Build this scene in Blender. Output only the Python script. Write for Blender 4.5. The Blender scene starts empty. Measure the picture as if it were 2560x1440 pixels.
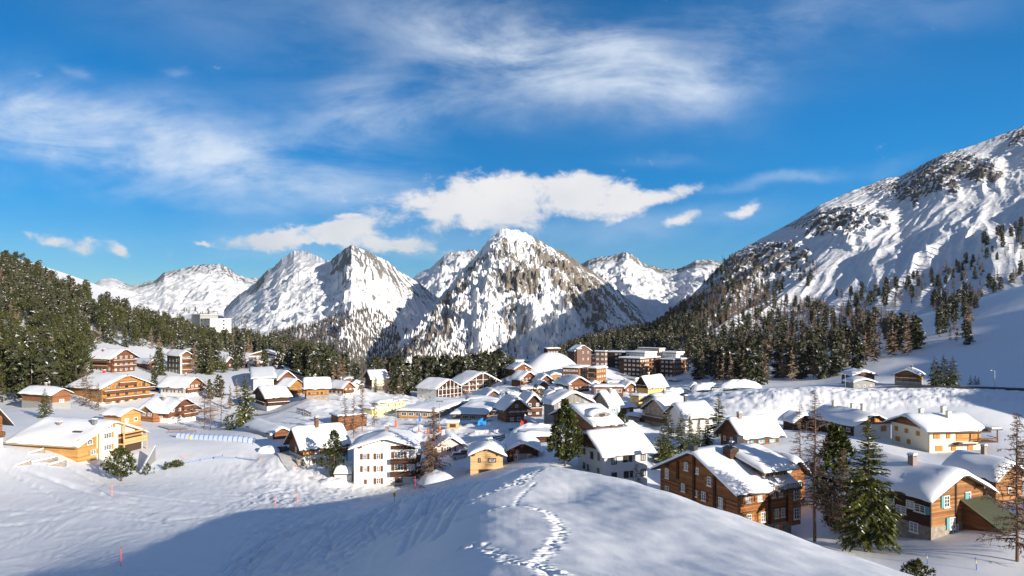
SUN_W = 4.8; SKY_S = .12; SKY_OZ = 3.0; SKY_SAT = 1.47; SKY_VAL = .93; SKY_HUE = .5; CLOUD_K = .64; EXPO = 0.70; HAZE = .000017

import bpy, math, random
import numpy as np
from mathutils import Vector, Matrix
R = random.Random(7)
sc = bpy.context.scene
col = sc.collection
F = 1700.0; CXP = 1280.0; HZ = 800.0      # focal length and horizon of the photograph, in its pixels
rad = math.radians

def at(px, py, d):
    "a point of the place: depth d along the view, seen at pixel px, py of the photograph"
    return ((px - CXP) / F * d, d, -(py - HZ) / F * d)

# ------------------------------------------------------------------ noise
_rs = np.random.RandomState(11)
_perm = np.concatenate([_rs.permutation(256)] * 2)
_ga = _rs.rand(256) * 2 * np.pi
_gx, _gy = np.cos(_ga), np.sin(_ga)
def pnoise(x, y, seed=0):
    x = np.asarray(x, float) + seed * 37.17; y = np.asarray(y, float) - seed * 91.7
    xi = np.floor(x).astype(int); yi = np.floor(y).astype(int)
    xf = x - xi; yf = y - yi
    u = xf * xf * xf * (xf * (xf * 6 - 15) + 10); v = yf * yf * yf * (yf * (yf * 6 - 15) + 10)
    def g(i, j, a, b):
        h = _perm[_perm[i & 255] + (j & 255)]
        return _gx[h] * a + _gy[h] * b
    n00 = g(xi, yi, xf, yf); n10 = g(xi + 1, yi, xf - 1, yf)
    n01 = g(xi, yi + 1, xf, yf - 1); n11 = g(xi + 1, yi + 1, xf - 1, yf - 1)
    return ((n00 * (1 - u) + n10 * u) * (1 - v) + (n01 * (1 - u) + n11 * u) * v) * 1.4
def fbm(x, y, o=4, seed=0, gain=.5):
    s = 0; a = 1; f = 1
    for k in range(o):
        s = s + a * pnoise(x * f, y * f, seed + k); a *= gain; f *= 2.03
    return s
def ridged(x, y, o=4, seed=0, gain=.5):
    s = 0; a = 1; f = 1; w = 1
    for k in range(o):
        n = (1 - np.abs(pnoise(x * f, y * f, seed + k))) ** 2
        s = s + a * n * w; w = np.clip(n * 1.2, 0, 1); a *= gain; f *= 2.07
    return s
def sstep(a, b, x):
    t = np.clip((x - a) / (b - a), 0, 1)
    return t * t * (3 - 2 * t)

# ------------------------------------------------------------------ tags
def tag(o, label=None, cat=None, group=None, kind=None):
    if label: o['label'] = label
    if cat: o['category'] = cat
    if group: o['group'] = group
    if kind: o['kind'] = kind
    return o
def empty(name, loc, rz=0):
    o = bpy.data.objects.new(name, None); col.objects.link(o)
    o.location = loc; o.rotation_euler = (0, 0, rz); o.empty_display_size = .3
    return o
def link(name, me, parent=None, loc=(0, 0, 0), rz=0):
    o = bpy.data.objects.new(name, me); col.objects.link(o)
    o.location = loc; o.rotation_euler = (0, 0, rz)
    if parent: o.parent = parent
    return o
def copy_tree(o, parent=None):
    c = o.copy(); col.objects.link(c)
    if parent: c.parent = parent
    for ch in list(o.children): copy_tree(ch, c)
    return c

class MB:
    "collects boxes, prisms and tubes into one mesh"
    def __init__(s): s.v = []; s.f = []; s.m = []
    def add(s, vs, fs, mi=0):
        b = len(s.v); s.v += [tuple(p) for p in vs]
        for f in fs: s.f.append(tuple(i + b for i in f)); s.m.append(mi)
    def box(s, x0, x1, y0, y1, z0, z1, mi=0):
        if x0 > x1: x0, x1 = x1, x0
        if y0 > y1: y0, y1 = y1, y0
        if z0 > z1: z0, z1 = z1, z0
        s.add([(x0, y0, z0), (x1, y0, z0), (x1, y1, z0), (x0, y1, z0), (x0, y0, z1), (x1, y0, z1), (x1, y1, z1), (x0, y1, z1)],
              [(3, 2, 1, 0), (4, 5, 6, 7), (0, 1, 5, 4), (1, 2, 6, 5), (2, 3, 7, 6), (3, 0, 4, 7)], mi)
    def prism(s, poly, axis, a, b, mi=0):
        "poly: (p,q) outline; axis x: extrude along x with (y,z)=poly; axis y: along y with (x,z); axis z: (x,y)"
        n = len(poly)
        mk = {'x': lambda p, q, t: (t, p, q), 'y': lambda p, q, t: (p, t, q), 'z': lambda p, q, t: (p, q, t)}[axis]
        vs = [mk(p, q, a) for p, q in poly] + [mk(p, q, b) for p, q in poly]
        ar = sum(poly[i][0] * poly[(i + 1) % n][1] - poly[(i + 1) % n][0] * poly[i][1] for i in range(n))
        fl = (ar > 0) == (axis != 'y')
        if b < a: fl = not fl
        A = tuple(range(n)); B = tuple(range(n, 2 * n))
        fs = [A[::-1], B] if fl else [A, B[::-1]]
        for i in range(n):
            j = (i + 1) % n
            fs.append((i, j, j + n, i + n) if fl else (i, i + n, j + n, j))
        s.add(vs, fs, mi)
    def tube(s, pts, rs, n=6, mi=0, cap=True):
        pts = [Vector(p) for p in pts]; rings = []
        b = len(s.v)
        for i, p in enumerate(pts):
            t = (pts[min(i + 1, len(pts) - 1)] - pts[max(i - 1, 0)])
            if t.length < 1e-9: t = Vector((0, 0, 1))
            t.normalize()
            a = t.orthogonal() if abs(t.z) < .98 else t.cross(Vector((0, 1, 0)))
            a.normalize(); c = t.cross(a)
            r = rs[i] if hasattr(rs, '__len__') else rs
            for k in range(n):
                q = p + (a * math.cos(2 * math.pi * k / n) + c * math.sin(2 * math.pi * k / n)) * r
                s.v.append(tuple(q))
        for i in range(len(pts) - 1):
            for k in range(n):
                k2 = (k + 1) % n
                s.f.append((b + i * n + k, b + i * n + k2, b + (i + 1) * n + k2, b + (i + 1) * n + k)); s.m.append(mi)
        if cap:
            s.f.append(tuple(b + k for k in range(n))[::-1]); s.m.append(mi)
            e = b + (len(pts) - 1) * n
            s.f.append(tuple(e + k for k in range(n))); s.m.append(mi)
    def mesh(s, name, mats, smooth=False):
        me = bpy.data.meshes.new(name)
        me.from_pydata(s.v, [], s.f)
        for m in (mats if isinstance(mats, (list, tuple)) else [mats]): me.materials.append(m)
        me.polygons.foreach_set('material_index', s.m)
        if smooth: me.polygons.foreach_set('use_smooth', [True] * len(s.f))
        me.update(); return me
    def build(s, name, mats, parent=None, loc=(0, 0, 0), rz=0, smooth=False):
        return link(name, s.mesh(name, mats, smooth), parent, loc, rz)

def np_mesh(name, V, Q, mats, smooth=True, mi=None):
    "mesh from numpy vertices and an (n,3) or (n,4) face array"
    me = bpy.data.meshes.new(name)
    k = Q.shape[1]
    me.vertices.add(len(V)); me.vertices.foreach_set('co', np.ascontiguousarray(V, np.float32).ravel())
    me.loops.add(len(Q) * k); me.loops.foreach_set('vertex_index', np.ascontiguousarray(Q, np.int32).ravel())
    me.polygons.add(len(Q)); me.polygons.foreach_set('loop_start', np.arange(0, len(Q) * k, k, dtype=np.int32))
    me.polygons.foreach_set('loop_total', np.full(len(Q), k, np.int32))
    for m in (mats if isinstance(mats, (list, tuple)) else [mats]): me.materials.append(m)
    if mi is not None: me.polygons.foreach_set('material_index', np.ascontiguousarray(mi, np.int32))
    me.polygons.foreach_set('use_smooth', np.full(len(Q), smooth, bool))
    me.update(calc_edges=True); me.validate()
    return me
def grid_faces(nr, nc):
    i = np.arange(nr - 1)[:, None] * nc + np.arange(nc - 1)[None, :]
    return np.stack([i, i + 1, i + nc + 1, i + nc], -1).reshape(-1, 4)
def attr(me, name, vals):
    a = me.attributes.new(name, 'FLOAT', 'POINT'); a.data.foreach_set('value', np.ascontiguousarray(vals, np.float32).ravel())

# ------------------------------------------------------------------ materials
class NT:
    def __init__(s, name):
        s.m = bpy.data.materials.new(name); s.m.use_nodes = True
        s.t = s.m.node_tree; s.b = s.t.nodes['Principled BSDF']
        s.b.inputs['Specular IOR Level'].default_value = .25
    def n(s, typ, **kw):
        x = s.t.nodes.new(typ)
        for k, v in kw.items():
            if k in x.inputs: x.inputs[k].default_value = v
            else: setattr(x, k, v)
        return x
    def l(s, a, b): s.t.links.new(a, b)
    def coord(s, out='Object', scale=(1, 1, 1), rot=(0, 0, 0)):
        tc = s.n('ShaderNodeTexCoord'); mp = s.n('ShaderNodeMapping')
        mp.inputs['Scale'].default_value = scale; mp.inputs['Rotation'].default_value = rot
        s.l(tc.outputs[out], mp.inputs[0]); return mp.outputs[0]
    def noise(s, vec, scale, detail=4, rough=.55, dist=0):
        x = s.n('ShaderNodeTexNoise'); x.inputs['Scale'].default_value = scale; x.inputs['Detail'].default_value = detail
        x.inputs['Roughness'].default_value = rough; x.inputs['Distortion'].default_value = dist
        s.l(vec, x.inputs['Vector']); return x.outputs['Fac']
    def ramp(s, fac, stops, interp='LINEAR'):
        x = s.n('ShaderNodeValToRGB'); cr = x.color_ramp; cr.interpolation = interp
        while len(cr.elements) < len(stops): cr.elements.new(.5)
        for e, (p, c) in zip(cr.elements, stops):
            e.position = p; e.color = (c, c, c, 1) if not hasattr(c, '__len__') else (*c, 1)
        s.l(fac, x.inputs[0]); return x.outputs[0]
    def mix(s, fac, a, b, blend='MIX'):
        x = s.n('ShaderNodeMix', data_type='RGBA', blend_type=blend)
        for i, v in ((0, fac), (6, a), (7, b)):
            if hasattr(v, 'is_linked'): s.l(v, x.inputs[i])
            elif i == 0: x.inputs[0].default_value = v
            else: x.inputs[i].default_value = (*v, 1)
        return x.outputs[2]
    def math(s, op, a, b=0., c=0.):
        x = s.n('ShaderNodeMath', operation=op)
        for i, v in enumerate((a, b, c)):
            if hasattr(v, 'is_linked'): s.l(v, x.inputs[i])
            else: x.inputs[i].default_value = v
        return x.outputs[0]
    def maprange(s, v, a, b, c=0., d=1.):
        x = s.n('ShaderNodeMapRange'); x.interpolation_type = 'SMOOTHSTEP'
        s.l(v, x.inputs[0])
        for i, q in enumerate((a, b, c, d)): x.inputs[i + 1].default_value = q
        return x.outputs[0]
    def bump(s, h, strength=.3, dist=.1):
        x = s.n('ShaderNodeBump'); x.inputs['Strength'].default_value = strength; x.inputs['Distance'].default_value = dist
        s.l(h, x.inputs['Height']); s.l(x.outputs[0], s.b.inputs['Normal'])
    def color(s, c):
        if hasattr(c, 'is_linked'): s.l(c, s.b.inputs['Base Color'])
        else: s.b.inputs['Base Color'].default_value = (*c, 1)
    def rough(s, r): s.b.inputs['Roughness'].default_value = r

M = {}
def m_plain(name, c, rough=.7, var=.12, scale=3, metal=0):
    t = NT(name); v = t.coord()
    n = t.noise(v, scale, 3)
    t.color(t.mix(n, tuple(x * (1 - var) for x in c), tuple(min(1, x * (1 + var)) for x in c)))
    t.rough(rough); t.b.inputs['Metallic'].default_value = metal
    M[name] = t.m; return t.m
def m_wood(name, dark, light, plank=.26, vertical=False, streak=1.0):
    t = NT(name); v = t.coord()
    sep = t.n('ShaderNodeSeparateXYZ'); t.l(v, sep.inputs[0])
    if vertical:
        h = t.math('ADD', sep.outputs[0], sep.outputs[1])
    else: h = sep.outputs[2]
    k = t.math('DIVIDE', h, plank)
    fr = t.math('FRACT', k); fl = t.math('FLOOR', k)
    wn = t.n('ShaderNodeTexWhiteNoise', noise_dimensions='1D'); t.l(fl, wn.inputs['W'])
    grain = t.noise(t.coord(scale=(.5, .5, 9) if not vertical else (7, 7, .4)), 1.6, 5, .6)
    blot = t.noise(v, .35, 3)
    f = t.math('ADD', t.math('MULTIPLY', grain, .55 * streak), t.math('MULTIPLY', wn.outputs[0], .35))
    f = t.math('ADD', f, t.math('MULTIPLY', blot, .3))
    c = t.mix(t.maprange(f, .3, .95), dark, light)
    gap = t.math('SUBTRACT', 1., t.maprange(fr, .0, .12))
    c = t.mix(t.math('MULTIPLY', gap, .75), c, tuple(x * .25 for x in dark))
    t.color(c); t.rough(.75)
    t.bump(t.maprange(fr, 0, .15), .35, .03)
    M[name] = t.m; return t.m

m_wood('wood_orange', (.23, .10, .028), (.54, .265, .070))
m_wood('wood_gold', (.34, .165, .050), (.66, .37, .13))
m_wood('wood_warm', (.15, .065, .025), (.46, .225, .085), .26)
m_wood('wood_redbrown', (.095, .038, .019), (.25, .100, .044))
m_wood('wood_brown', (.09, .040, .020), (.26, .118, .050))
m_wood('wood_old', (.085, .032, .014), (.36, .145, .045), .3, False, 1.3)
m_wood('wood_dark', (.035, .016, .011), (.10, .045, .026))
m_wood('wood_pale', (.48, .29, .12), (.72, .49, .25), .22)
m_wood('wood_beige', (.40, .28, .17), (.58, .43, .28), .3, True)
m_wood('wood_grey', (.17, .16, .155), (.34, .31, .28), .22, True)
m_wood('wood_trim', (.10, .05, .025), (.22, .12, .06), .2)
m_wood('wood_rust', (.14, .055, .026), (.36, .155, .066), .3)
m_plain('plaster_white', (.74, .72, .68), .85, .04, 1.5)
m_plain('plaster_cream', (.76, .67, .50), .85, .04, 1.5)
m_plain('plaster_grey', (.60, .59, .57), .85, .05, 1.5)
m_plain('plaster_yellow', (.78, .66, .30), .85, .05, 1.5)
m_plain('plaster_ochre', (.74, .46, .16), .85, .06, 1.5)
m_plain('plaster_pink', (.76, .56, .52), .85, .05, 1.5)
m_plain('concrete', (.30, .30, .29), .85, .15, 2)
m_plain('roof_edge', (.085, .06, .045), .7, .25, 2)
m_plain('roof_pale', (.42, .30, .19), .7, .2, 2)
m_plain('frame_white', (.78, .77, .74), .5, .03)
m_plain('frame_dark', (.07, .045, .03), .5, .1)
m_plain('shutter_brown', (.13, .06, .03), .6, .15)
m_plain('shutter_orange', (.46, .21, .055), .6, .15)
m_plain('shutter_red', (.45, .035, .03), .6, .1)
m_plain('shutter_teal', (.12, .33, .36), .6, .1)
m_plain('metal_dark', (.06, .06, .062), .45, .15, 3, .6)
m_plain('metal_grey', (.38, .39, .40), .4, .1, 3, .7)
m_plain('door_grey', (.25, .30, .33), .55, .12, 2)
m_plain('chimney_stone', (.28, .22, .19), .85, .2, 4)
m_plain('brick_brown', (.15, .09, .07), .85, .18, 2)
m_plain('red_paint', (.75, .04, .03), .45, .05)
m_plain('orange_paint', (.85, .16, .03), .45, .05)
m_plain('yellow_paint', (.85, .62, .02), .45, .05)
m_plain('blue_paint', (.03, .16, .55), .45, .08)
m_plain('white_paint', (.8, .8, .8), .5, .03)
m_plain('green_paint', (.05, .16, .09), .5, .1)
m_plain('curtain', (.70, .70, .68), .9, .1, 6)
m_plain('tyre', (.02, .02, .02), .8, .1)
m_plain('car_dark', (.025, .024, .028), .25, .1)
m_plain('car_silver', (.45, .46, .47), .3, .05)
m_plain('car_red', (.4, .02, .02), .3, .05)

def m_glass(name, a, b):
    t = NT(name); n = t.noise(t.coord('Object', (1, 1, 1)), 1.7, 2)
    oi = t.n('ShaderNodeObjectInfo')
    t.color(t.mix(t.math('FRACT', t.math('ADD', oi.outputs['Random'], n)), a, b)); t.rough(.08)
    t.b.inputs['Specular IOR Level'].default_value = .6
    M[name] = t.m
m_glass('glass', (.012, .016, .02), (.06, .075, .09))
m_glass('glass_curtain', (.05, .06, .07), (.42, .43, .43))
m_glass('glass_green', (.06, .12, .11), (.12, .2, .18))

def m_stone():
    t = NT('stone'); v = t.coord()
    vo = t.n('ShaderNodeTexVoronoi'); vo.inputs['Scale'].default_value = 2.2; t.l(v, vo.inputs['Vector'])
    n = t.noise(v, 5, 4)
    c = t.mix(t.math('ADD', t.math('MULTIPLY', vo.outputs['Color'], .6), t.math('MULTIPLY', n, .4)), (.13, .11, .095), (.42, .37, .31))
    t.color(c); t.rough(.9); t.bump(vo.outputs['Distance'], .5, .08); M['stone'] = t.m
m_stone()

def m_snow(name, scale=1.0, b=.25, c0=(.80, .83, .88), c1=(.88, .895, .92)):
    t = NT(name); v = t.coord()
    n = t.noise(v, .9 * scale, 6, .6); t.color(t.mix(n, c0, c1)); t.rough(.55)
    t.b.inputs['Specular IOR Level'].default_value = .15
    t.bump(t.math('ADD', n, t.math('MULTIPLY', t.noise(v, 7 * scale, 3), .25)), b, .15)
    M[name] = t.m; return t.m
m_snow('roof_snow', .6, .18)
m_snow('snow_plain', 1, .25)

def m_piste():
    t = NT('snow_ground'); v = t.coord()
    n = t.noise(v, .35, 7, .62)
    st = t.noise(t.coord(scale=(1.6, .28, 1), rot=(0, 0, rad(-25))), 1.3, 5, .6, .6)
    t.color(t.mix(n, (.82, .845, .885), (.89, .90, .92))); t.rough(.6)
    t.b.inputs['Specular IOR Level'].default_value = .12
    fine = t.noise(v, 5.0, 4, .6)
    h = t.math('ADD', t.math('MULTIPLY', n, .22), t.math('ADD', t.math('MULTIPLY', st, .22), t.math('MULTIPLY', fine, .18)))
    t.bump(h, .28, .16); M['snow_ground'] = t.m
m_piste()

def m_mountain(name, rockA, rockB, scale, rough_c=(.74, .755, .785), bstr=.5, bd=8.0, anis=(1, 1, 1), th=.5):
    "snow that gives way to rock where the rock attribute and a fine noise say so"
    t = NT(name); v = t.coord('Object', anis)
    a = t.n('ShaderNodeAttribute', attribute_name='rock')
    n1 = t.noise(v, scale, 8, .68, .4); n2 = t.noise(v, scale * 3.7, 5, .7); n3 = t.noise(v, scale * .32, 4, .6)
    f = t.math('ADD', t.math('MULTIPLY', n1, .62), t.math('MULTIPLY', n2, .38))
    f = t.math('ADD', f, t.math('MULTIPLY', t.math('SUBTRACT', a.outputs['Fac'], .5), .62))
    k = t.maprange(f, th - .035, th + .04)
    rc = t.mix(t.maprange(n3, .35, .65), rockA, rockB)
    rc = t.mix(t.maprange(n2, .3, .75), tuple(x * .55 for x in rockA), rc)
    t.color(t.mix(k, rough_c, rc)); t.rough(.8); t.b.inputs['Specular IOR Level'].default_value = .08
    t.bump(t.math('ADD', t.math('MULTIPLY', n1, .7), t.math('MULTIPLY', k, .12)), bstr, bd); M[name] = t.m

def m_leaf(name, c, tip, snow=.0, sscale=1.2):
    t = NT(name); v = t.coord('Object')
    oi = t.n('ShaderNodeObjectInfo'); g = t.n('ShaderNodeNewGeometry')
    n = t.noise(v, sscale, 3)
    w = t.n('ShaderNodeTexWhiteNoise', noise_dimensions='3D')
    r = t.math('ADD', t.math('MULTIPLY', oi.outputs['Random'], .45), t.math('MULTIPLY', g.outputs['Random Per Island'], .55))
    n2 = t.noise(g.outputs['Position'], .17, 2)
    r = t.math('ADD', r, t.math('MULTIPLY', t.math('SUBTRACT', n2, .5), 2.2))
    cc = t.mix(t.math('MULTIPLY', t.math('ADD', n, r), .62), c, tip)
    if snow > 0:
        sep = t.n('ShaderNodeSeparateXYZ'); t.l(g.outputs['Normal'], sep.inputs[0])
        up = t.math('ABSOLUTE', sep.outputs[2])
        k = t.math('MULTIPLY', t.maprange(up, .45, .75), t.maprange(t.math('ADD', t.math('MULTIPLY', g.outputs['Random Per Island'], .5), t.math('MULTIPLY', n, .5)), .72 - snow, .78 - snow))
        cc = t.mix(k, cc, (.80, .82, .86))
    t.color(cc); t.rough(.8); t.b.inputs['Specular IOR Level'].default_value = .1
    M[name] = t.m
m_leaf('needle_spruce', (.016, .028, .008), (.105, .112, .020), .02)
m_leaf('needle_pine', (.014, .026, .007), (.072, .080, .016), .04)
m_leaf('needle_hill', (.015, .024, .009), (.085, .088, .028), .045)
m_leaf('needle_far', (.020, .028, .015), (.078, .078, .040), .08)
m_leaf('larch_twig', (.085, .056, .040), (.26, .175, .11), .0)
m_leaf('larch_far', (.085, .062, .045), (.205, .15, .105), .03)
m_plain('bark', (.10, .065, .045), .9, .35, 3)
m_plain('bark_larch', (.16, .10, .07), .9, .35, 3)

# ------------------------------------------------------------------ the houses, read off the photograph
# cx: nearest corner, yb / ye: its foot and eave, d: metres along the view, psi: heading of the wall to the right of that corner,
# xl / xr (pixels) or ll / lr (metres): where the two walls end; g: the wall under the gable
HS = []
def H(name, label, cx, yb, ye, d, psi, g, rise, m, **k):
    k.update(name=name, label=label, cx=cx, yb=yb, ye=ye, d=d, psi=psi, g=g, rise=rise, m=m); HS.append(k)

# --- near, right of the knoll
H('timber_chalet', 'large weathered log chalet with snowed roof just below the snowy knoll', 1844, 1361, 1229, 100, 25.5, 'L', 4.2, 'wood_old',
  xl=1651, xr=1977, ov=1.25, ts=.8, base=('stone', 2.2), det=2, special='big',
  wx=[('L', .90, 6.3, .95, 1.7, None), ('L', .90, 3.3, .95, 1.7, None), ('L', .90, .4, .95, 1.6, None), ('L', .63, 8.6, .95, 1.3, 'wood_old'), ('L', .48, 8.6, .6, 1.0, None),
      ('L', .67, 5.0, .95, 1.3, 'wood_brown'), ('L', .66, 1.9, .95, 1.3, 'wood_brown'), ('L', .50, 4.9, .6, 1.0, None), ('L', .49, 1.8, .6, 1.0, None),
      ('L', .40, 4.7, .95, 1.4, 'wood_brown'), ('L', .38, 1.8, .95, 1.4, 'wood_brown'), ('L', .33, 7.3, .95, 1.4, 'wood_old'), ('L', .19, 4.5, .95, 1.6, 'wood_brown'), ('L', .17, 1.5, .95, 1.4, 'wood_brown'),
      ('R', .18, 5.9, .95, 1.5, 'wood_rust'), ('R', .40, 5.9, .95, 1.4, 'wood_rust'), ('R', .66, 6.1, .8, 1.2, 'wood_rust'), ('R', .80, 6.1, .8, 1.2, None),
      ('R', .20, 2.7, .95, 1.5, 'wood_orange'), ('R', .46, 2.7, .95, 1.5, 'wood_orange'), ('R', .72, 2.9, .8, 1.4, 'wood_orange'), ('R', .84, 2.9, .8, 1.4, None), ('R', .72, .6, .9, 1.2, 'wood_rust')])
H('timber_annex', 'lower log annex with drooping snow behind the large weathered chalet', 1962, 1300, 1185, 116, 25.5, 'R', 2.2, 'wood_old', xl=1880, xr=2012, ov=1.0, ts=1.1,
  wr=(2, 2, .9, 1.3, 'shutter_teal'))
H('timber_house', 'brown timber house with teal shutters and a metal-roofed lean-to shed', 2325, 1350, 1237, 87, 22, 'R', 2.3, 'wood_dark', rm='wood_warm', ll=13.5, xr=2457, ov=1.3, ts=.9, base=('stone', 1.6), det=2, special='leanto',
  wx=[('R', .30, 3.9, 1.0, 1.5, 'L:shutter_teal'), ('R', .70, 3.9, 1.1, 1.6, 'B:shutter_teal'), ('R', .40, 1.0, 1.1, 1.5, 'L:shutter_teal'), ('R', .46, -1.2 + 1.5, 1.0, 1.2, None),
      ('L', .10, 3.2, 1.5, 1.0, 'R:shutter_teal'), ('L', .2, 3.4, 1.2, 1.0, None), ('L', .3, 2.4, 1.5, 1.0, None), ('L', .16, .4, 1.2, 1.3, None), ('L', .42, 3.2, 1.3, 1.0, None)], chim=[(.38, .40)])
H('timber_barn', 'long low timber barn under a thick rolled snow cover behind the teal-shuttered house', 2490, 1262, 1192, 104, 20, 'R', 1.8, 'wood_brown', rm='wood_warm', xl=2372, xr=2556, ov=1.0, ts=1.2,
  wr=(1, 1, .9, .9, None))
H('plaster_house', 'cream plaster house with orange shutters, corner porch and three capped chimneys', 2323, 1134, 1075, 148, 6, 'L', 2.2, 'plaster_cream', xl=2229, xr=2451, ov=1.5, ts=.75, gm='wood_rust', det=1, special='porch',
  wx=[('L', .28, 3.3, 1.1, 1.0, 'C'), ('L', .58, 3.3, 1.1, 1.0, 'C'), ('L', .86, 3.3, 1.1, 1.0, 'C'), ('L', .52, .9, 1.1, 1.1, 'C'), ('L', .82, .9, 1.5, 1.1, 'C'),
      ('R', .14, 3.2, 1.5, 1.3, 'C'), ('R', .37, 3.2, .9, 1.2, 'C'), ('R', .59, 3.2, 1.5, 1.3, 'C'), ('R', .86, 3.2, 1.4, 1.3, 'C'), ('R', .19, .5, 1.6, 1.2, 'C'), ('R', .47, .5, 1.1, 1.1, 'C'), ('R', .8, .5, 1.3, 1.1, 'C')],
  chim=[(.55, .72, 'plaster_cream'), (.72, .40, 'plaster_cream'), (.3, .62, 'plaster_cream')])
H('plaster_house', 'long house with dark timber eave side and white gable behind the brown larch', 2135, 1090, 1063, 165, 15, 'R', 2.4, 'plaster_white', lm='wood_dark', xl=2025, xr=2227, ov=1.2, ts=.8, gm='wood_rust', det=1,
  wx=[('R', .62, 4.2 - 1.2, 1.2, 1.0, 'C'), ('R', .8, .8, 1.6, 1.3, 'C'), ('R', .3, .8, 1.4, 1.3, 'C')], wl=(6, 1, 1.3, 1.0, None), chim=[(.5, .2, 'plaster_cream'), (.45, .8, 'plaster_cream'), (.6, .5, 'plaster_cream')])
H('timber_hut', 'small dark hut with snow cap beside the snow bank and brown larch', 1985, 1075, 1052, 178, 20, 'R', 1.4, 'wood_dark', xl=1958, xr=2030, ov=1.0, ts=.8)
H('timber_chalet', 'red-brown log chalet with wide snow roof behind the large weathered chalet', 1857, 1122, 1088, 150, 22, 'L', 3.2, 'wood_redbrown', xl=1802, xr=1947, ov=1.2, ts=.7, det=1,
  wl=(3, 1, .8, 1.1, None), wr=(3, 1, .9, 1.0, 'shutter_teal'), chim=[(.4, .15)])
# --- the middle distance, from the grey house leftwards
H('plaster_house', 'grey-white plaster house half in shade with broad snow roof beside the big pine', 1511, 1212, 1130, 127, 25, 'L', 3.0, 'plaster_grey', xl=1445, xr=1618, ov=1.3, ts=.75, gm='wood_brown', det=1,
  wx=[('L', .2, 4.2, .6, 1.5, None), ('L', .45, 4.0, 1.0, 1.4, None), ('L', .22, 1.2, .7, 1.5, None), ('L', .75, 4.4, .8, 1.2, None), ('L', .75, 1.6, .8, 1.2, None), ('L', .6, 1.5, .7, 1.2, None),
      ('R', .22, 3.6, 1.2, 1.3, None), ('R', .48, 3.8, 1.1, 1.3, None), ('R', .6, 3.8, .7, 1.3, None), ('R', .9, 3.7, 1.1, 1.3, None), ('R', .22, .8, 1.2, 1.3, None), ('R', .5, .8, 1.1, 1.3, None), ('R', .62, .8, .7, 1.3, None), ('R', .9, .8, 1.2, 1.3, None)])
H('timber_house', 'low house under a deep snow roof with an oval dormer above the grey-white house', 1486, 1092, 1063, 165, 25, 'L', 3.3, 'wood_brown', xl=1384, xr=1548, ov=1.0, ts=.9, special='eyebrow', chim=[(.1, .45, 'metal_dark')])
H('timber_barn', 'dark log barn with grey double garage door and rounded snow roof', 1269, 1158, 1126, 142, 2, 'R', 1.5, 'wood_dark', xr=1345, ll=10, ov=1.0, ts=.85, det=1, special='garage')
H('timber_cabin', 'pale new timber cabin with one dark picture window and thick snow roof', 1176, 1188, 1138, 135, 2, 'R', 1.3, 'wood_pale', xr=1257, ll=9, ov=.75, ts=.95, det=1,
  wx=[('R', .28, 2.5, .5, .95, None), ('R', .67, 2.5, 1.6, .95, None), ('R', .52, .15, 3.3, 1.0, None)], chim=[(.62, .45, 'metal_grey', .35)])
H('plaster_house', 'pink gabled house half hidden behind the bare larch', 1092, 1140, 1117, 165, 12, 'R', 2.2, 'plaster_pink', xr=1160, ll=9, ov=.8, ts=.5, det=1,
  wx=[('R', .3, 1.0, .8, 1.1, 'shutter_brown'), ('R', .58, 1.0, .8, 1.1, 'shutter_brown')], chim=[(.3, .5, 'plaster_pink')])
H('apartment_house', 'white three-storey house with brown shutters and stacked dark balconies', 1037, 1210, 1118, 149, 95, 'L', 1.9, 'plaster_white', xl=885, lr=12, ov=1.0, ts=.8, gm=None, det=2, special='white',
  wx=[('L', .82, 5.6, .95, 1.25, 'shutter_brown'), ('L', .60, 5.6, .95, 1.25, 'shutter_brown'), ('L', .82, 2.9, .95, 1.25, 'shutter_brown'), ('L', .60, 2.9, .95, 1.25, 'shutter_brown'), ('L', .60, .2, .95, 1.25, 'shutter_brown'), ('L', .80, .2, .85, 1.1, 'B:shutter_brown'),
      ('L', .26, 5.75, 2.0, 1.35, 'shutter_brown'), ('L', .26, 3.05, 2.0, 1.35, 'shutter_brown'), ('L', .26, .3, 1.7, 1.2, 'B:shutter_brown')], chim=[(.5, .45, 'chimney_stone')])
H('garage_shed', 'small white shed with a rounded snow dome against the white house', 879, 1206, 1187, 150, 90, 'F', 0, 'plaster_white', xl=836, lr=6, ov=.25, ts=1.7)
H('timber_chalet', 'orange timber chalet on a white base with tall chimney beside the parked car', 758, 1165, 1117, 158, 38, 'L', 3.6, 'wood_gold', ll=9, lr=10.5, ov=1.2, ts=.8, base=('plaster_white', 2.2), lm='wood_redbrown', det=2,
  wx=[('R', .32, 2.6, 1.0, 1.2, 'shutter_brown'), ('R', .32, .15, 1.2, 1.3, 'shutter_brown'), ('R', .72, .15, 1.5, 1.4, None), ('L', .5, 2.6, .9, 1.2, None)], bal=[('R', .55, 1.0, 2.3, 'wood_orange')], chim=[(.42, .45, 'wood_trim', 1.9, .8)], special='steps')
H('service_shed', 'low white and brown service shed under a flat snow slab by the piste', 682, 1097, 1085, 180, 40, 'R', 1.3, 'wood_redbrown', lm='plaster_white', xl=615, xr=726, ov=.6, ts=.6)
H('timber_shed', 'long brown plank shed running uphill behind the tall-chimney chalet', 846, 1066, 1042, 200, 35, 'F', 0, 'wood_rust', ll=6, xr=912, ov=.4, ts=.5)
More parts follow.
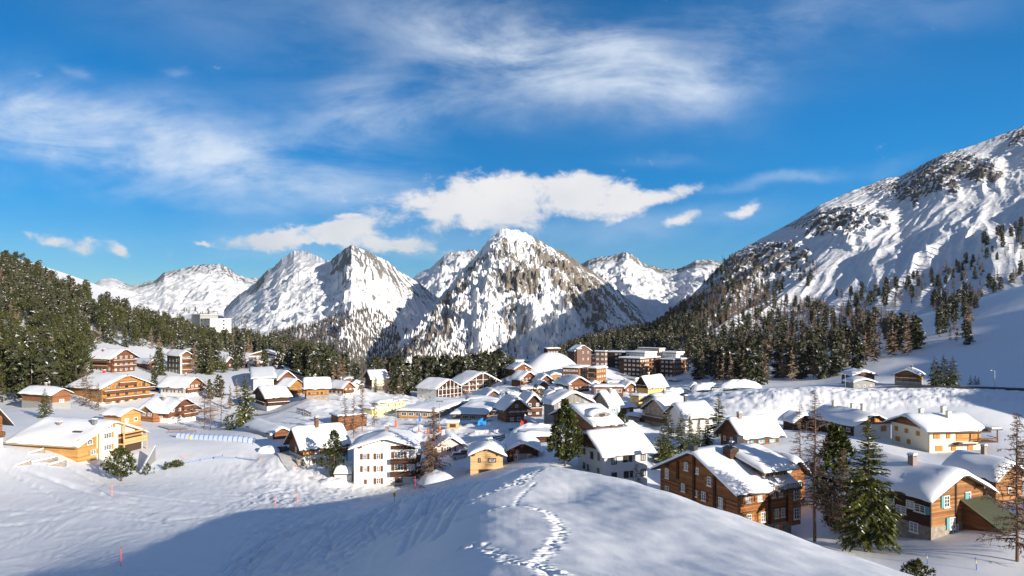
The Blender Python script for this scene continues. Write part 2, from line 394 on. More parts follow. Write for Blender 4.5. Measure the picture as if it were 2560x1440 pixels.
# --- the left slope
H('plaster_chalet', 'big cream and golden timber chalet with sweeping snow roof beside the piste', 194, 1158, 1112, 150, 75, 'R', 3.7, 'wood_gold', xl=30, xr=356, ov=1.3, ts=.75, rm='plaster_cream', det=2, special='cream', rim='roof_pale',
  wx=[('R', .22, 1.2, 1.4, 1.1, 'shutter_orange'), ('R', .17, 3.6, 1.4, 1.1, 'shutter_orange'), ('R', .43, 1.5, 2.1, 1.2, 'shutter_orange'), ('R', .43, 4.2, 2.1, 1.2, 'shutter_orange'), ('R', .47, 6.4, 1.5, 1.1, 'shutter_orange'),
      ('L', .42, .6, 1.8, 1.6, 'shutter_orange'), ('L', .78, .8, 1.4, 1.4, 'shutter_orange')], chim=[(.36, .12, 'metal_grey'), (.3, .6, 'chimney_stone', .5)])
H('timber_chalet', 'orange-brown chalet on a white base cut off by the photo edge', -42, 1135, 1050, 148, 70, 'R', 2.5, 'wood_rust', ll=10, xr=6, ov=1.6, ts=.5, base=('plaster_white', 3.0))
H('timber_chalet', 'wide bright orange chalet with three long balconies across its gable', 254, 1016, 970, 262, 64, 'R', 4.2, 'wood_orange', ll=20, xr=374, ov=1.3, ts=.7, base=('plaster_white', 1.6), det=1,
  wr=(5, 3, 1.4, 1.4, 'shutter_orange'), bal=[('R', .02, 1.08, 4.8, 'wood_brown'), ('R', .03, 1.06, 1.9, 'wood_brown'), ('R', .33, .68, 7.6, 'wood_brown')], chim=[(.5, .7, 'red_paint', .5)])
H('timber_chalet', 'dark brown chalet with long balconies highest under the pine forest', 280, 932, 893, 330, 66, 'R', 3.6, 'wood_redbrown', xl=222, xr=337, ov=1.8, ts=.7, det=1,
  wr=(4, 3, 1.1, 1.3, None), wl=(6, 2, 1.3, 1.4, None), bal=[('R', 0, 1, 2.4, 'wood_brown'), ('R', 0, 1, 5.0, 'wood_brown'), ('L', .1, .9, 2.4, 'wood_brown'), ('L', .1, .9, 5.0, 'wood_brown')], chim=[(.25, .6)])
H('apartment_house', 'brown and white apartment block with green glazed bays beside a tall spruce', 451, 935, 888, 345, 50, 'R', 1.8, 'plaster_white', xl=418, xr=478, ov=1.0, ts=.8, lm='wood_redbrown', rm='wood_brown', det=1, special='bays',
  bal=[('R', .12, 1, 1.2, 'wood_redbrown'), ('R', .12, 1, 4.0, 'wood_redbrown'), ('R', .12, 1, 6.6, 'wood_redbrown')], wr=(3, 3, 1.3, 1.5, None))
H('timber_hut', 'low snow-covered cabin between the dark chalet and the green glazed block', 372, 925, 908, 350, 50, 'R', 1.5, 'wood_brown', xl=338, xr=396, ov=1.0, ts=.8)
H('timber_hut', 'little dark gabled cabin squeezed among snowy spruces', 566, 922, 904, 370, 55, 'R', 2.2, 'wood_dark', xl=548, xr=583, ov=1.1, ts=.8)
H('apartment_house', 'white chalet block with three brown balconies at the forest edge', 695, 914, 889, 380, 92, 'L', 2.3, 'plaster_white', xl=622, lr=10, ov=1.0, ts=.8, det=1, gm='wood_brown',
  bal=[('L', .02, .3, .9, 'wood_rust'), ('L', .02, .3, 3.2, 'wood_rust'), ('L', .5, .98, 3.8, 'wood_rust')], wl=(5, 2, 1.2, 1.2, None))
H('plaster_house', 'low white annex with red shutters below the white balcony block', 668, 921, 902, 370, 92, 'L', 1.3, 'plaster_white', xl=621, lr=8, ov=1.0, ts=.6, wl=(4, 1, 1.1, 1.3, 'shutter_red'), det=1)
H('timber_chalet', 'rust coloured chalet with stone eave wall and carved balcony on the slope', 464, 992, 965, 280, 66, 'R', 3.2, 'wood_rust', xl=402, xr=507, ov=1.4, ts=.7, lm='plaster_grey', base=('plaster_white', 1.3), det=1,
  wr=(4, 2, 1.1, 1.0, None), wl=(3, 1, 1.2, 1.0, 'shutter_brown'), bal=[('R', 0, 1, 2.0, 'wood_redbrown')])
H('timber_chalet', 'red-brown chalet on a white plinth with balconies above the snowy road', 421, 1057, 1027, 225, 68, 'R', 3.6, 'wood_redbrown', xl=356, xr=489, ov=1.5, ts=.8, base=('plaster_white', 1.5), det=1,
  wr=(4, 2, 1.2, 1.1, None), wl=(2, 1, 1.3, 1.1, None), bal=[('R', .48, 1, 1.3, 'wood_brown'), ('R', .48, 1, 3.9, 'wood_brown')], chim=[(.3, .5)], special='wing')
H('timber_hut', 'small golden gabled porch cabin in front of the red-brown plinth chalet', 303, 1066, 1038, 205, 66, 'R', 1.5, 'wood_gold', ll=8, xr=352, ov=.9, ts=.5, wr=(2, 1, 1.2, 1.2, None))
H('timber_hut', 'rust brown cabin with a long snow roof below the dark pines', 131, 1020, 986, 235, 65, 'R', 1.6, 'wood_rust', xl=55, xr=176, ov=1.0, ts=.7, wr=(1, 1, 1.6, 1.2, 'shutter_brown'), base=('concrete', 1.8))
H('timber_chalet', 'dark brown chalet on white stone base in front of the white hip-roofed house', 668, 1030, 993, 255, 36, 'L', 3.1, 'wood_dark', xl=638, xr=722, ov=1.2, ts=.7, base=('plaster_white', 2.1), det=1,
  wr=(5, 1, 1.2, 1.1, None), wl=(3, 1, 1.0, 1.1, None), bal=[('L', 0, 1, 2.6, 'wood_dark'), ('R', 0, 1, 2.6, 'wood_dark')], chim=[(.75, .45, 'chimney_stone')])
H('plaster_house', 'tall white house with jutting snow roof behind the dark stone-based chalet', 634, 978, 946, 300, 22, 'L', 3.0, 'plaster_white', xl=621, xr=684, ov=1.3, ts=.7, wr=(3, 2, .8, .8, None))
H('timber_chalet', 'brown gabled wing with snow roof joined beside the tall white house', 697, 968, 946, 305, 45, 'R', 3.0, 'wood_redbrown', xl=676, xr=736, ov=1.1, ts=.7, wr=(2, 1, 1, 1, None))
H('timber_chalet', 'narrow orange-brown chalet on a stone terrace left of the square log house', 724, 998, 963, 280, 60, 'R', 2.2, 'wood_orange', xl=700, xr=755, ov=1.2, ts=.6, base=('stone', 1.8), wr=(2, 2, 1, 1.1, None), bal=[('R', 0, 1, 2.6, 'wood_brown')])
H('log_house', 'square golden log house on a stone cellar alone on the snowy slope', 766, 996, 970, 255, 20, 'L', 3.2, 'wood_orange', ll=9, xr=822, ov=1.0, ts=.7, base=('stone', 1.0), lm='wood_dark', wr=(5, 1, .8, .9, None), det=1)
H('timber_chalet', 'orange chalet with red shutters right of the square log house', 858, 993, 968, 285, 50, 'R', 2.0, 'wood_rust', xl=824, xr=882, ov=1.0, ts=.7, wl=(3, 1, 1, 1, 'shutter_red'), wr=(2, 2, 1, 1, None), base=('plaster_white', 1.4))
H('plaster_house', 'small pale bungalow with snow roof behind thin bare larches', 876, 982, 964, 300, 12, 'R', 1.5, 'plaster_cream', xr=903, ll=8, ov=.9, ts=.7, wr=(2, 1, .9, 1, None))
H('timber_hut', 'tiny cabin with a flat snow cap at the foot of the larch wood', 856, 962, 951, 322, 12, 'R', 1.0, 'wood_rust', xr=893, ll=8, ov=1.0, ts=.7)
H('plaster_house', 'pale house with dark gable standing alone under the avalanche gully', 930, 975, 947, 330, 26, 'L', 3.6, 'plaster_cream', xl=913, xr=969, ov=1.0, ts=.7, lm='wood_dark', wr=(4, 1, .9, 1.1, None), base=('stone', 1.6))
# --- village centre
H('apartment_house', 'white and dark balcony block with hipped snow roof beside the flat school', 1091, 1001, 972, 330, 50, 'R', 4.0, 'wood_dark', xl=1043, xr=1150, ov=1.0, ts=.8, lm='plaster_white', det=1, special='posts',
  bal=[('R', .02, .98, 1.4, 'wood_dark'), ('R', .02, .98, 4.0, 'wood_dark')], wr=(6, 2, 1.4, 1.6, None), wl=(2, 2, 1.0, 1.1, None))
H('apartment_house', 'broad gabled apartment block with white posts and dark stacked balconies', 1152, 990, 964, 345, 33, 'R', 6.0, 'wood_dark', xr=1256, ll=15, ov=1.2, ts=.9, det=1, special='posts',
  bal=[('R', .02, .98, 1.6, 'wood_redbrown'), ('R', .02, .98, 4.2, 'wood_redbrown'), ('R', .2, .8, 6.8, 'wood_redbrown')], wr=(9, 3, 1.4, 1.5, None))
H('school_building', 'long flat timber hall with glazed side wing under an unbroken snow roof', 1092, 1045, 1030, 235, 74, 'F', 0, 'wood_gold', xl=998, xr=1176, ov=1.0, ts=1.1, wl=(5, 1, 2.0, 1.3, None), wr=(12, 1, 1.9, 1.5, None), det=1, big=1)
H('school_building', 'second flat timber hall with orange side wall and sagging snow roof', 1212, 1050, 1037, 222, 83, 'F', 0, 'wood_gold', xl=1133, lr=36, ov=1.0, ts=1.2, rm='wood_orange', wl=(4, 1, 2.2, 1.1, None), det=1, big=1)
H('school_building', 'rear cross wing closing the court of the two flat timber halls', 1172, 1018, 1003, 263, 4, 'F', 0, 'wood_gold', xr=1256, ll=10, ov=1.0, ts=1.1, wr=(6, 1, 1.6, 1.3, None), det=1, big=1)
H('carport', 'low dark carport under a sagging snow sheet between barn and big pine', 1310, 1112, 1093, 158, 8, 'F', 0, 'wood_dark', xr=1386, ll=6, ov=.6, ts=1.2)
H('modern_chalet', 'rear snow-roofed wing rising behind the beige modern chalet', 1660, 1052, 1011, 208, 28, 'L', 2.4, 'wood_beige', xl=1606, xr=1712, ov=1.0, ts=.9, wl=(2, 2, .7, 1.5, None))
H('timber_hut', 'little hut half buried in snow beside the low dark flat hut', 1372, 1000, 988, 268, 14, 'R', 1.2, 'wood_brown', xr=1396, ll=6, ov=.9, ts=1.1)
H('timber_hut', 'snow-capped shed between the ochre annex and the grey hall', 1556, 1036, 1020, 226, 20, 'F', 0, 'wood_brown', xr=1584, ll=6, ov=.7, ts=1.3)
H('timber_chalet', 'brown chalet with a broad snow roof behind the rear school wing', 1216, 1010, 990, 285, 20, 'R', 2.2, 'wood_brown', xr=1250, ll=9, ov=1.1, ts=.9, wr=(3, 1, 1, 1.1, None))
H('timber_hut', 'snow-heaped hut roof between the orange hut and the log block hotel', 1398, 968, 957, 318, 10, 'R', 1.2, 'wood_brown', xr=1420, ll=6, ov=.9, ts=1.2)
H('timber_hut', 'small brown shed with a snow bonnet under the taller log block wing', 1478, 974, 963, 318, 12, 'R', 1.2, 'wood_redbrown', xr=1497, ll=5, ov=.8, ts=1.1)
H('garage_shed', 'grey garage row under a snow slab behind the long low arcade', 1520, 968, 957, 350, 8, 'F', 0, 'concrete', xr=1560, ll=6, ov=.5, ts=1.0, wr=(4, 1, 1.8, 1.6, None))
H('timber_hut', 'little chalet with two-sided snow roof right of the long low arcade', 1563, 982, 968, 300, 25, 'R', 1.8, 'wood_brown', xr=1588, ll=6, ov=.9, ts=.9, wr=(2, 1, .8, 1, None))
H('timber_chalet', 'small rust chalet with snow roof between guesthouse and low gabled chalet', 1344, 978, 964, 312, 20, 'R', 1.8, 'wood_rust', xr=1370, ll=6, ov=1.0, ts=.9, wr=(2, 1, .8, 1, None))
H('timber_hut', 'snow-loaded shed below the broad gabled apartment block', 1196, 1000, 988, 300, 20, 'R', 1.2, 'wood_brown', xr=1222, ll=6, ov=.8, ts=1.1)
H('plaster_house', 'pale yellow flat-roofed house with a row of dark windows', 945, 1036, 1010, 250, 52, 'F', 0, 'plaster_yellow', xl=929, xr=1013, ov=.6, ts=.8, wr=(7, 2, 1.0, 1.2, None), det=1)
H('garage_shed', 'low yellow garage with snow roof in front of the flat yellow house', 930, 1042, 1024, 240, 50, 'F', 0, 'plaster_yellow', xl=908, xr=962, ov=.5, ts=.7)
H('timber_hotel', 'brown shingled guesthouse with snow gable below the white mound', 1301, 971, 947, 330, 38, 'R', 3.2, 'wood_redbrown', xl=1279, xr=1340, ov=1.2, ts=.9, wr=(4, 2, 1.0, 1.1, None), det=1)
H('timber_chalet', 'small snow-laden chalet with two bright windows on the mound flank', 1287, 934, 922, 368, 25, 'R', 2.6, 'wood_redbrown', xr=1327, ll=9, ov=1.0, ts=.8, wr=(2, 1, 1.1, 1.3, None))
H('flat_roof_house', 'flat snow-covered roof house tucked behind the mound flank chalet', 1290, 918, 905, 396, 25, 'F', 0, 'plaster_grey', xr=1326, ll=9, ov=.6, ts=.9)
H('pavilion', 'square wooden pavilion on stone legs crowning the white snow mound', 1368, 890, 872, 392, 15, 'F', 0, 'wood_dark', xr=1397, ll=6, ov=.9, ts=.5, base=('stone', 1.6), wr=(4, 1, 1.0, 1.1, None))
H('timber_hut', 'orange hut with a snow cushion at the foot of the white mound', 1377, 952, 939, 350, 12, 'R', .6, 'wood_orange', xr=1402, ll=5, ov=.4, ts=.9)
H('timber_chalet', 'low gabled chalet with snow lobes in front of the white mound', 1350, 963, 951, 326, 18, 'R', 2.4, 'wood_redbrown', xr=1380, ll=8, ov=1.2, ts=.9)
H('timber_hut', 'dark flat hut with wide snow lid below the brown guesthouse', 1306, 986, 974, 290, 12, 'F', 0, 'wood_rust', xr=1355, ll=6, ov=.8, ts=1.1)
H('timber_hut', 'grey hut with mushroom snow cap above the second flat hall', 1259, 1004, 992, 268, 12, 'F', 0, 'concrete', xr=1287, ll=5, ov=.9, ts=1.2)
H('timber_chalet', 'rust-red log chalet with white windows facing the red flags', 1265, 1053, 1021, 205, 18, 'R', 2.8, 'wood_rust', xr=1318, ll=9, ov=1.1, ts=.9, det=1,
  wx=[('R', .28, 1.9, 1.2, 1.1, None), ('R', .55, 1.9, 1.0, 1.1, None), ('R', .82, 1.9, 1.0, 1.1, None), ('R', .28, .0, 1.1, 1.1, None), ('R', .6, .0, 1.1, 1.1, None), ('R', .5, 4.0, .9, .9, None)])
H('timber_chalet', 'dark log chalet with bluish windows behind the rust-red log chalet', 1313, 1042, 1010, 222, 15, 'R', 3.0, 'wood_dark', xr=1355, ll=10, ov=1.1, ts=.9, wr=(2, 2, 1.0, 1.1, None), det=1)
H('timber_chalet', 'brown gabled chalet with white-framed windows in front of the log block hotel', 1422, 983, 959, 290, 20, 'R', 2.6, 'wood_redbrown', xr=1470, ll=10, ov=1.4, ts=.9, wr=(4, 1, 1.0, 1.2, None), bal=[('R', .35, 1, .8, 'wood_redbrown')], det=1)
H('timber_hut', 'low blue-shaded shed joined to the brown gabled chalet', 1388, 988, 974, 292, 14, 'F', 0, 'wood_redbrown', xr=1418, ll=6, ov=.5, ts=.9)
H('timber_hall', 'grey board-clad hall with twin snow gables behind the big pine', 1385, 1052, 1009, 185, 24, 'R', 2.8, 'wood_grey', xl=1360, xr=1478, ov=.9, ts=.9, chim=[(.55, .5, 'chimney_stone')])
H('plaster_house', 'grey gabled house with an arched recess beside the board-clad hall', 1522, 1042, 1009, 190, 36, 'L', 3.0, 'plaster_white', xl=1484, xr=1550, ov=.8, ts=.8, lm='wood_grey', special='arch', chim=[(.3, .5, 'chimney_stone')])
H('timber_hotel', 'log block hotel wing with rounded snow rim and many small windows', 1447, 957, 921, 355, 62, 'F', 0, 'wood_brown', xl=1406, xr=1474, ov=.5, ts=1.1, rm='wood_warm', wl=(6, 3, 1.0, 1.0, None), wr=(4, 3, 1.0, 1.0, None), det=1)
H('timber_hotel', 'taller log block hotel wing with balconies at the corner', 1491, 962, 922, 350, 50, 'F', 0, 'wood_brown', xl=1470, xr=1515, ov=.5, ts=1.1, rm='wood_warm', wr=(4, 3, 1.0, 1.0, None), det=1, bal=[('L', .1, .9, 2.4, 'wood_brown'), ('L', .1, .9, 5.2, 'wood_brown')])
H('arcade_building', 'long low arcade with a level snow lid beside the log block hotel', 1486, 986, 968, 283, 5, 'F', 0, 'concrete', xr=1558, ll=6, ov=.5, ts=.8, lm='concrete', rm='wood_redbrown', wr=(6, 1, 1.5, 1.5, None))
H('plaster_house', 'ochre yellow house with red shutters and dark wooden gable', 1620, 996, 964, 298, 40, 'L', 4.0, 'plaster_ochre', xl=1592, xr=1664, ov=1.1, ts=.8, gm='wood_dark', det=1, wl=(2, 2, 1.0, 1.1, 'shutter_red'), wr=(3, 2, 1.0, 1.1, 'shutter_red'), bal=[('L', .1, .9, 4.6, 'wood_dark')], chim=[(.6, .4, 'plaster_ochre')])
H('plaster_house', 'narrow ochre annex with flat snow roof below the red-shuttered house', 1597, 1026, 992, 270, 40, 'F', 0, 'plaster_ochre', xl=1575, xr=1622, ov=.3, ts=.7, wr=(2, 2, .8, 1.0, None), wl=(2, 2, .8, 1.0, None))
H('modern_chalet', 'beige modern chalet with vertical boards and orange eave wall', 1667, 1070, 1029, 190, 28, 'L', 3.0, 'wood_beige', xl=1612, xr=1730, ov=1.0, ts=.8, rm='wood_orange', det=1, wr=(4, 2, 1.3, 1.3, None), bal=[('L', .02, .98, 1.6, 'wood_brown')], wl=(4, 2, .7, 1.7, None))
H('timber_garage', 'brown slatted garage with a snow shelf beside the beige modern chalet', 1599, 1064, 1044, 200, 48, 'F', 0, 'wood_dark', xl=1571, xr=1614, ov=.4, ts=.9, lm='wood_beige')
H('plaster_house', 'white house with swollen rounded snow roof behind the row of spruces', 1712, 1090, 1044, 180, 14, 'L', 2.8, 'plaster_white', ll=10, xr=1782, ov=1.0, ts=1.3, wr=(3, 2, .9, 1.2, None), det=1, chim=[(.5, .35, 'metal_dark')])
# --- by the road on the right
H('timber_hut', 'upper of two stacked huts under the larch slope by the road', 2133, 957, 938, 266, 5, 'R', 1.2, 'wood_brown', xr=2186, ll=8, ov=.9, ts=.9)
H('garage_hut', 'lower stone-walled hut of the two stacked by the road', 2134, 975, 956, 252, 5, 'R', 1.0, 'concrete', xr=2187, ll=6, ov=.7, ts=.9)
H('timber_house', 'brown plank house with snow cushion left of the dark spruce clump', 2297, 965, 938, 250, 50, 'L', 1.7, 'wood_old', xl=2237, xr=2307, ov=1.1, ts=.9, rm='wood_orange', wl=(3, 1, 1.8, 1.2, None), base=('concrete', 1.5), det=1)
# --- the large buildings behind
H('brick_building', 'brick gabled building with stair turret beside the big hotel', 1437, 906, 878, 430, 30, 'R', 3.6, 'brick_brown', xl=1421, xr=1478, ov=.5, ts=.7, wr=(3, 2, 1.0, 1.3, None), special='turret')

# ------------------------------------------------------------------ the ground: one surface through the feet of everything
CT = [(h['cx'], h['yb'], h['d']) for h in HS if h['name'] != 'pavilion'] + [(1384, 942, 393), (1300, 930, 393), (1460, 938, 393)]
CT += [  # the knoll under the camera: crest, right rim, flanks
 (1175, 1440, 23.5), (1182, 1352, 32), (1202, 1284, 40), (1238, 1217, 52), (1290, 1180, 63), (1340, 1165, 68),
 (1180, 1560, 16), (1400, 1540, 16), (1700, 1540, 16), (1000, 1580, 16), (1280, 1850, 10), (2000, 1850, 10), (600, 1850, 10),
 (1450, 1181, 63), (1520, 1194, 58), (1600, 1211, 54), (1700, 1241, 49), (1850, 1291, 42), (2000, 1346, 36.5), (2150, 1396, 32), (2280, 1441, 29),
 (1500, 1300, 38), (1430, 1245, 48), (1700, 1380, 30), (1400, 1400, 26), (1600, 1440, 24.5), (2000, 1440, 26),
 (1450, 1245, 85), (1340, 1205, 85), (1600, 1330, 75), (1850, 1480, 60), (2100, 1500, 50), (2280, 1540, 44), (1700, 1400, 66), (2000, 1400, 78),
 (1050, 1400, 34), (1100, 1335, 40), (1000, 1335, 50), (900, 1385, 52), (800, 1450, 50), (850, 1315, 80), (1130, 1228, 112), (1200, 1198, 108), (1000, 1262, 112), (1060, 1300, 62), (1130, 1262, 66), (1230, 1196, 86),
 (560, 1290, 106), (60, 1440, 77), (0, 1300, 110), (-100, 1200, 140), (302, 1415, 68), (280, 1235, 122), (688, 1270, 113), (743, 1260, 117), (985, 1254, 124), (300, 1205, 140), (150, 1136, 151), (110, 1122, 152.5), (50, 1118, 154), (60, 1150, 146), (708, 1133, 170), (665, 1135, 168), (-200, 1420, 80), (-500, 1250, 120),
 (600, 1440, 66), (450, 1520, 55), (200, 1600, 50), (800, 1600, 35),
 # piste and its head
 (740, 1186, 150), (560, 1130, 165), (500, 1095, 185), (640, 1110, 172), (520, 1075, 212), (612, 1062, 215), (420, 1110, 172), (1090, 1195, 150), (640, 1160, 157), (700, 1130, 160), (1000, 1080, 195), (900, 1100, 180),
 (1120, 1110, 185), (1080, 1060, 215), (1200, 1085, 190), (1300, 1075, 195), (1340, 1085, 180), (1410, 1165, 130), (1400, 1060, 205),
 # right: tree feet, road, bank
 (2037, 1350, 90), (2172, 1380, 84), (2350, 1400, 78), (2560, 1440, 72), (2800, 1420, 74), (2090, 1358, 93), (2420, 1210, 112), (2560, 1290, 90), (2800, 1260, 100), (2480, 1150, 130), (2560, 1130, 145), (2800, 1120, 150),
 (2250, 1130, 140), (2200, 1200, 118), (2120, 1180, 120), (2500, 1090, 165), (2560, 1072, 185), (2700, 1075, 185), (2300, 1075, 185), (2000, 1085, 165), (1850, 1075, 180), (1900, 1040, 205), (2000, 1038, 212), (2150, 1045, 205), (2300, 1060, 195),
 (1950, 985, 222), (2050, 982, 222), (2150, 980, 224), (2300, 984, 222), (2420, 988, 220), (2560, 992, 218), (2700, 996, 216), (1850, 990, 228), (1760, 1000, 232),
 (1700, 985, 262), (1800, 978, 255), (1950, 971, 250), (2100, 970, 246), (2230, 968, 244), (2400, 970, 240), (2560, 975, 236), (2750, 978, 232), (1600, 985, 285),
 (1700, 975, 320), (1800, 966, 330), (1900, 962, 330), (2050, 958, 320), (2200, 945, 300), (2360, 955, 262), (2500, 955, 262), (2700, 955, 262),
 # back of the village
 (1385, 945, 350), (1600, 955, 405), (1700, 955, 405), (1500, 940, 400), (1340, 950, 330), (1230, 975, 330), (1240, 960, 390), (1400, 935, 430), (1600, 935, 460), (1100, 975, 380), (1000, 985, 350), (930, 972, 360), (840, 955, 360), (760, 935, 380), (720, 925, 400),
 (870, 960, 450), (1000, 975, 450), (1200, 965, 450), (1000, 985, 560), (1200, 975, 560), (1400, 950, 560), (800, 945, 560), (1700, 935, 560),
 # right slope up to the larches
 (1500, 915, 480), (1600, 900, 500), (1700, 905, 470), (1800, 925, 420), (1900, 930, 390), (2000, 935, 370), (2100, 925, 350), (2200, 905, 350), (2300, 890, 345), (2400, 870, 345), (2500, 850, 345), (2620, 820, 345), (2800, 790, 340), (3100, 740, 330),
 (1700, 870, 600), (1900, 870, 560), (2100, 845, 520), (2300, 800, 500), (2500, 740, 500), (2700, 690, 490),
 # left slope under the pines
 (100, 1005, 262), (50, 985, 285), (0, 980, 290), (-200, 990, 290), (200, 985, 268), (210, 935, 320), (100, 930, 325), (0, 925, 330), (-200, 900, 345), (-500, 900, 330), (400, 910, 400), (300, 880, 400), (200, 860, 420), (100, 850, 430), (0, 840, 440), (-200, 800, 450), (-500, 780, 430),
 (550, 910, 430), (650, 900, 440), (500, 870, 520), (350, 810, 560), (240, 760, 600), (120, 710, 640), (0, 670, 680), (-200, 610, 720), (-600, 560, 700), (450, 840, 640), (600, 885, 600), (700, 905, 600), (-600, 700, 560),
]
CT += [(h_, 1000, 240) for h_ in (3300, 3700)] + [(h_, 1440, 75) for h_ in (-900, -1300, 3200, 3700)] + [(h_, 980, 300) for h_ in (-900, -1300)] + [(h_, 760, 500) for h_ in (3300, 3700)]
CT = np.array(CT, float)
def _uv(px, d): return np.stack([np.asarray(px, float) / 330.0, np.log(np.asarray(d, float)) * 3.4], -1)
_P = _uv(CT[:, 0], CT[:, 2])
def _k(r2): return .5 * r2 * np.log(r2 + 1e-9)
_n = len(CT)
_K = _k(((_P[:, None] - _P[None]) ** 2).sum(-1)) + np.eye(_n) * .02
_A = np.zeros((_n + 3, _n + 3)); _A[:_n, :_n] = _K; _A[:_n, _n] = 1
_A[:_n, _n + 1:] = _P; _A[_n, :_n] = 1; _A[_n + 1:, :_n] = _P.T
_W = np.linalg.solve(_A, np.concatenate([CT[:, 1], np.zeros(3)]))
def ground_py(px, d):
    px = np.asarray(px, float); d = np.asarray(d, float)
    sh = np.broadcast(px, d).shape
    q = _uv(np.broadcast_to(px, sh).ravel(), np.broadcast_to(d, sh).ravel())
    out = np.empty(len(q))
    for i in range(0, len(q), 20000):
        s = q[i:i + 20000]
        out[i:i + 20000] = _k(((s[:, None] - _P[None]) ** 2).sum(-1)) @ _W[:_n] + _W[_n] + s @ _W[_n + 1:]
    return out.reshape(sh)
MOUND = (at(1384, 0, 393)[0], 393.0)
def sink(px, d): return 90 * sstep(545, 660, d) * sstep(830, 890, px) * (1 - sstep(1360, 1420, px))
def ground_z(x, y):
    "height of the ground; y must be ahead of the camera"
    x = np.asarray(x, float); y = np.asarray(y, float)
    yy = np.maximum(y, 8.0)
    px = np.clip(CXP + x / yy * F, -1500, 4000)
    z = -(ground_py(px, yy) - HZ) / F * yy
    r = np.hypot((x - MOUND[0]) / 1.0, (y - MOUND[1]) / .9)
    z = z + 13.0 * (1 - sstep(2, 24, r)) - sink(px, yy)
    return z
def gz(x, y): return float(ground_z(np.array([x]), np.array([y]))[0])
def on_ground(px, d, dz=0):
    x = (px - CXP) / F * d
    return (x, d, gz(x, d) + dz)
def und(x, y):
    "small undulation of the snow surface, none of it on the metalled roads"
    return fbm(x / 14, y / 14, 4, 3) * .075 * sstep(40, 110, y) + fbm(x / 3.2, y / 3.2, 3, 5) * (.008 + .012 * sstep(70, 130, y))

cols_px = np.unique(np.concatenate([np.linspace(-1500, 4000, 560), np.linspace(1000, 1480, 200), np.linspace(0, 2560, 380)]))
rows_d = np.concatenate([np.exp(np.linspace(np.log(8), np.log(20), 24))[:-1], np.exp(np.linspace(np.log(20), np.log(72), 470))[:-1], np.exp(np.linspace(np.log(72), np.log(760), 330))])
PX, DD = np.meshgrid(cols_px, rows_d)
GX = (PX - CXP) / F * DD
# the smooth part on a coarse lattice, then interpolated (it is smooth)
cpx = np.linspace(-1500, 4000, 276); cd = np.exp(np.linspace(np.log(8), np.log(760), 260))
cP, cD = np.meshgrid(cpx, cd); cE = ground_py(cP, cD)
fi = np.clip((PX + 1500) / 5500 * 275, 0, 274.999); fj = np.clip((np.log(DD) - np.log(8)) / (np.log(760) - np.log(8)) * 259, 0, 258.999)
i0 = fi.astype(int); j0 = fj.astype(int); a = fi - i0; b = fj - j0
E = (cE[j0, i0] * (1 - a) + cE[j0, i0 + 1] * a) * (1 - b) + (cE[j0 + 1, i0] * (1 - a) + cE[j0 + 1, i0 + 1] * a) * b
GZ = -(E - HZ) / F * DD
GZ += 13.0 * (1 - sstep(2, 24, np.hypot(GX - MOUND[0], (DD - MOUND[1]) / .9)))
GZ += und(GX, DD)
# ploughed snow bank by the road on the right: rough lumps
bank = sstep(205, 214, DD) * (1 - sstep(234, 243, DD)) * sstep(1780, 1900, PX)
GZ += bank * (fbm(GX / 2.2, DD / 2.2, 4, 21) * .34 + np.abs(fbm(GX / 1.1 + DD / 3, DD / 2.5, 3, 23)) * .22 + fbm(GX / 11, DD / 11, 2, 22) * .45)
# heaped snow edges in the village
vil = sstep(160, 195, DD) * (1 - sstep(330, 400, DD)) * sstep(700, 800, PX) * (1 - sstep(1800, 1950, PX))
GZ += vil * np.maximum(0, fbm(GX / 6, DD / 6, 3, 31)) * 1.0 + sstep(120, 150, DD) * (1 - vil) * sstep(600, 700, PX) * (1 - sstep(1100, 1250, PX)) * np.maximum(0, fbm(GX / 9, DD / 9, 2, 33)) * .2

def knoll_hit(px, py):
    "where the sight line through px, py meets the knoll"
    ds = np.linspace(20, 80, 600)
    g = ground_py(np.full(600, px), ds)
    k = np.argmax(g <= py)
    return (px - CXP) / F * ds[k], ds[k]
def stamp(x, y, r, h, sq=1.0, ang=0.0):
    "press (h<0) or heap (h>0) a small patch of the snow"
    px = CXP + x / y * F
    j0, j1 = np.searchsorted(rows_d, [y - 3 * r, y + 3 * r]); w = 3 * r / y * F * 1.3
    i0, i1 = np.searchsorted(cols_px, [px - w, px + w])
    sx = GX[j0:j1, i0:i1] - x; sy = DD[j0:j1, i0:i1] - y
    c, s = math.cos(ang), math.sin(ang)
    q = ((sx * c + sy * s) / r) ** 2 + ((-sx * s + sy * c) / (r * sq)) ** 2
    GZ[j0:j1, i0:i1] += h * np.exp(-q)
def trail(pts, step, width, depth, heap, seed, jit=.6):
    rr = random.Random(seed)
    P = [knoll_hit(*p) for p in pts]
    for (xa, ya), (xb, yb) in zip(P, P[1:]):
        L = math.hypot(xb - xa, yb - ya); n = max(1, int(L / step * 1.3))
        nx, ny = -(yb - ya) / max(L, 1e-6), (xb - xa) / max(L, 1e-6)
        for k in range(n):
            t = (k + rr.random() * .5) / n
            side = (1 if k % 2 else -1) * width * (.6 + rr.random() * .5)
            x = xa + (xb - xa) * t + nx * side; y = ya + (yb - ya) * t + ny * side
            stamp(x, y, .10 + rr.random() * .08, -depth * (.4 + rr.random() * .4), 1.5, rr.random() * 3)
            stamp(x, y, .30, depth * .10)
            for q in range(6):
                if rr.random() < jit:
                    stamp(x + rr.uniform(-.45, .45), y + rr.uniform(-.45, .45), .05 + rr.random() ** 2 * .15, heap * .11 * (.4 + rr.random()), .7 + rr.random() * .6, rr.random() * 3)
